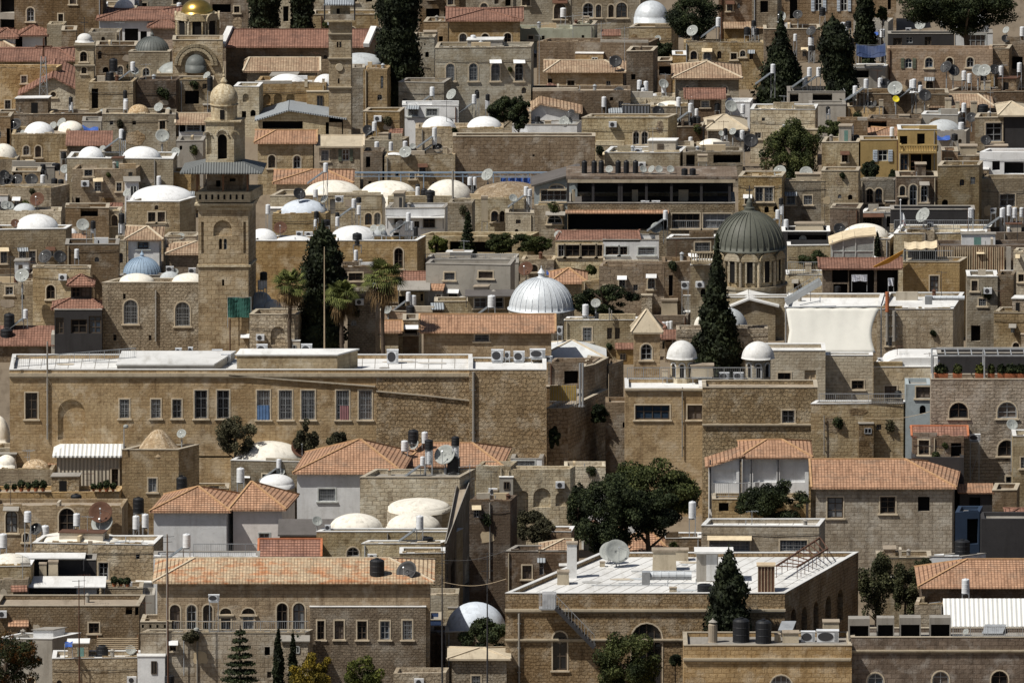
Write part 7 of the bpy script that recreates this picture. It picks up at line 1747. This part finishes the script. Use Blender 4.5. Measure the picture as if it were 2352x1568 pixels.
dm(2020,1100,555,275,'bwht')
hr('small stone gatehouse with cream pyramid roof',1755,2345,1345,2100,2050,2090,1245,5,'pal2','P','g 1980 1500 2062 1600')
bd('bottom edge low parapet walls beside alley',1260,1760,1480,2200,'pal2','S','')
mastpole('tall thin antenna mast in front of alley',2125,370,2200)
mastpole('very thin antenna mast beside framed windows',1710,300,2200)
cyp('slim dark cypress at bottom centre, left',205,110,1070,2100)
cyp('slim dark cypress at bottom centre, right',340,90,1110,2100)
tree('yellow autumn tree at bottom edge',270,740,1250,1720,2250,'ylw')
tree('green leafy tree at bottom edge below windows',800,1180,1300,1750,2250,'yel')
tree('dark green tree beside grey-white vault dome',1850,2340,960,1330,1960,'drk')
tree('grey wispy shrubs on alley wall',2300,2760,-40,300,1000,'oli')
T(2,3)
bd('red-brown sunken alley house with window',-60,560,360,1250,'brk','D','r 95 488 180 612;r 250 455 290 575',)
hr('small cottage with tan tiled roof by white chimney',245,560,365,1250,480,560,245,4,'tan','T','x 410 395 500 500')
bd('pale balcony ledge house beneath big trees',315,560,180,1000,'pnk','W','')
rail(315,540,290,180)
bd('jumbled orange roof houses behind flat villa',900,1750,300,1150,'brn','S','')
hr('partly hidden orange roof right of dark tree',930,1440,350,1200,1160,1300,190,5,'brn','O','')
hr('partly hidden small orange roof between dark trees',880,1060,230,1100,930,980,110,4,'brn','O','')
slab2=0
bd('metal awning passage house behind villa',1410,1740,240,1150,'brn','W','')
tankstand('white water tank on tall white stand',1657,50,70,150,1120)
bd('ashlar terrace block with barred windows, right',1740,2352+500,130,1180,'gry2','W','g 1812 250 2185 360;g 2462 255 2712 360',r=60)
T(2,3);villa()
tree('bushy dark tree left of flat villa roof',520,1300,-420,420,1300,'drk')
tree('drooping vine scrub on alley wall',130,420,20,290,1100,'oli')
tree('tall dark tree right part behind villa roof',860,1640,-260,260,1250,'drk')
cyp('broad dark cypress before flat villa',1990,430,345,2095)
tree('leafy dark shrub beside iron stair',720,1380,1060,1750,2130,'lgrn')
tree('small round topiary beside big arched window',1440,1560,1300,1420,2100,'drk')
bd('sandstone block house with tanks, bottom right',1578,2352+770,1225,2300,'och3','C','a 2372 1495 2572 1640',r=1100,k='sandstone_house')
ledge('pal',1578,3110,1335,20)
I('pot 1845 1195 85 230;bt 2105 1190 160 220;bt 2310 1200 150 215;bx 2560 1190 150 100;ac 2720 1190 130 100;ac 2900 1190 200 110;bx 2930 1070 150 80;panel 2530 1100 170 80;bx 2440 1190 60 80')
T(3,3)
bd('long red-brown ashlar hall, bottom right corner',762,2480,1150,2280,'brk2','C','a 912 1475 1060 1640;a 1510 1460 1662 1640;a 2050 1455 2205 1640',r=1060,k='ashlar_hall',cat='hall')
ledge('pal',762,2480,1262,12)
I('ev 835 1160 195 200;ev 1078 1155 160 200;ev 1305 1150 195 200;ev 1580 1145 195 195;panel 2080 1130 230 80;ds 1820 1130 30')
rail(1700,2460,1140,1050)
bd('white ribbed metal roof shed, right base',1600,2480,1060,2100,'gry','C','')
slab('bright white ribbed metal roof, bottom right',1618,2480,1050,790,'cW',1)
bd('cream parapet corner beside white ribbed roof',1345,1640,850,1800,'tan','S','')
hr('brown stone house with wide orange roof, right edge',1375,3200,685,1750,1830,3000,430,9,'brk','O','')
I('wt 1815 740 75 130')
bd('white gabled hut behind orange roof, right edge',1485,1780,410,1400,'wht','C','',s=2000,r=380)
I('bt 1785 400 145 150')
bd('dark cluttered wall houses at right edge',1960,2480,60,1300,'blk','C','')
hr('pinkish scrap roof at right edge',2180,2480,40,1200,2300,2480,-20,4,'blk','R','')
bd('blue door side of the dark alley, right',1720,1960,0,1250,'blu2','C','x 1830 60 1930 290')
bd('low rubble wall below pale ashlar house',1000,1500,420,1400,'tan','S','')
tree('tall olive tree right of villa flank',810,1180,330,1040,1520,'oli2')
tree('wide olive tree left of orange tiled house',1090,1440,430,1060,1530,'oli2')
tree('slim olive tree beside white gabled hut',1330,1520,400,640,1450,'oli2')
I4=0

T(0,1)
overhead('pale drooping cable above blue-grey tomb dome',880,660,1110,935,1150,.9)
T(0,2)
overhead('thin cable across left part of schoolhouse wall',440,340,700,830,1530,.1)
T(3,2)
overhead('thin cable across weathered wall and blue-grey tower',900,700,1500,640,1790,.3)
overhead('long cable near ashlar house windows',1500,700,1900,850,2030,.3)
T(1,3)
overhead('high cable crossing alley beside villa corner',1720,440,2300,350,2220,.3)
overhead('lower cable crossing alley beside villa corner',1720,640,2300,610,2220,.4)
T(0,3)
overhead('cable hanging in front of arched mansion terrace',1300,970,2352,990,2110,.2)
# ---------------------------------------------------------------- finish: labels, ground, light, camera
T(0,0); gold(); belltower(); mast0(); clock(); minaret()
T(1,2); Y=SCH.Y0-.035; a=pt(1105,300,Y); b=pt(1978,1250,Y); m=M(); m.box((a.x,Y,b.z),(b.x,Y+.033,a.z)); m.build('rubble_facing','rubs',SCH.root)
# slanting stone string courses of the schoolhouse
T(1,2)
for b_,pp in ((SCH,((-250,310),(0,328),(1095,412))),(SCH,((1105,455),(1600,500),(1980,543)))):
    Y=b_.Y0-.08; m=M()
    for p,q in zip(pp,pp[1:]): m.bar(pt(*p,Y),pt(*q,Y),.2,.10)
    m.build('string_course','cop',b_.root)
for a,b,mt in (((12,585),(124,735),'clothblue'),((772,590),(856,722),'clothpink')):
    Y=SCH.Y0-.02; p=pt(*a,Y); q=pt(*b,Y); m=M(); n=8
    for i in range(n+1): x=p.x+(q.x-p.x)*i/n; y=Y-.03*(i%2); m.v+=[Vector((x,y,q.z)),Vector((x,y,p.z))]
    for i in range(n): m.f.append((2*i,2*i+2,2*i+3,2*i+1))
    m.build('curtain',mt,SCH.root)
groups={}
for r,d,n,x,rel in PEND: groups.setdefault((d,n,rel),[]).append((x,r))
def short(n,k):
    w=n.split()
    stops=('with','beside','behind','under','below','left','right','above','between','at','of','on','in','and','by','carrying','beneath','before','against')
    while len(w)>k:
        c=[i for i,x in enumerate(w) if x.strip(',') in stops and 3<=i<len(w)]
        w=w[:c[-1]] if c and c[-1]<=k+3 else w[:k]
        if c and w and len(w)<=k: break
    while w and w[-1].strip(',') in stops+('the','a','its','two','small','big'): w=w[:-1]
    return ' '.join(w).rstrip(',')
for (d,n,rel),L in groups.items():
    L.sort(key=lambda t:t[0]); m=len(L)
    for i,(x,r) in enumerate(L):
        if m==1: p=''
        elif m==2: p='left ' if i==0 else 'right '
        elif i==m-1: p='rightmost '
        elif i==0: p='leftmost '
        else: p=ORD[i]+' ' if i<8 else str(i)+'th '
        suf='' if m<3 or i in(0,m-1) else ' from left'
        pre=(p+d+suf); base=n[4:] if n.startswith('the ') else n; k=16-len(pre.split())-2
        r['label']=f"{pre} {rel} the {base if len(base.split())<=k else short(base,k)}"
seen={}
for o in LAB:
    l=o['label']; nw=len(l.split())
    seen.setdefault(l,[]).append(o)
    if nw>16 or nw<4: print('LABELLEN',nw,l)
for l,L in seen.items():
    if len(L)>1: print('DUP',len(L),l)
for o in bpy.data.objects:
    if '_w' in o: del o['_w']
    if o.parent is not None and 'category' in o: del o['category']
    if o.type=='EMPTY' and o.parent is None and 'group' not in o:
        g={'water_tank':'rooftop water tanks','satellite_dish':'rooftop satellite dishes','solar_water_heater':'rooftop solar water heaters','air_conditioner':'rooftop air conditioners','masonry_block':'small masonry blocks on roofs','drain_pipe':'drain pipes on walls','railing':'terrace railings','cypress_tree':'cypresses among the houses','leafy_tree':'leafy trees among the houses','palm_tree':'palms behind the schoolhouse','potted_plant':'potted plants on terraces','planter':'planters on the roof garden','rooftop_cooler':'coolers on the ashlar hall','tiled_roof_house':'tiled roof houses of the hillside','stone_house':'flat roofed houses of the hillside','lean_to_house':'lean-to houses','gabled_house':'gabled houses','domed_roof':'free-standing domes','solar_collector':'tilted solar panels','antenna':'television aerials'}.get(o.name.split('.')[0])
        if g: o['group']=g
for k,(o,u) in PROTO.items():
    if not u:
        for c in list(o.children): bpy.data.objects.remove(c)
        bpy.data.objects.remove(o)
m=M(); g=[(x,y) for y in (-3000,-600,-200,200,600,5000) for x in(-3000,-200,200,3000)]
for y0,y1 in zip((-3000,-600,-200,200,600),(-600,-200,200,600,5000)): m.q((-3000,y0,gz(y0)-.05),(3000,y0,gz(y0)-.05),(3000,y1,gz(y1)-.05),(-3000,y1,gz(y1)-.05))
o=m.build('ground','earth'); o['kind']='structure'
if '_w' in o: del o['_w']
w=bpy.data.worlds.new('World'); sc.world=w; w.use_nodes=True; nt=w.node_tree; bg=nt.nodes['Background']; sk=nt.nodes.new('ShaderNodeTexSky'); sk.sky_type='NISHITA'; sk.sun_disc=False; sk.dust_density=2.2; sk.ozone_density=.5; sk.air_density=1
S=Vector((-.6,-.32,1.)).normalized(); sk.sun_elevation=math.asin(S.z); sk.sun_rotation=math.atan2(S.x,S.y)
nt.links.new(sk.outputs[0],bg.inputs[0]); bg.inputs[1].default_value=.05
l=bpy.data.lights.new('sun','SUN'); l.energy=5; l.angle=math.radians(.5); l.color=(1,.955,.87); lo=bpy.data.objects.new('sun',l); col.objects.link(lo); lo.rotation_euler=S.to_track_quat('Z','Y').to_euler(); lo.location=(-100,-60,200)
cd=bpy.data.cameras.new('camera'); cd.sensor_width=36; cd.lens=36*DIST/WID; cd.clip_start=10; cd.clip_end=8000; co=bpy.data.objects.new('camera',cd); col.objects.link(co); co.location=(0,CY,CZ); co.rotation_euler=(math.pi/2-TH,0,0); sc.camera=co
sc.view_settings.view_transform='Standard'; sc.view_settings.look='None'; sc.view_settings.exposure=-.05; sc.view_settings.gamma=1
sc.render.engine='CYCLES'; sc.cycles.max_bounces=6; sc.cycles.diffuse_bounces=2
print('OBJECTS',len(bpy.data.objects))
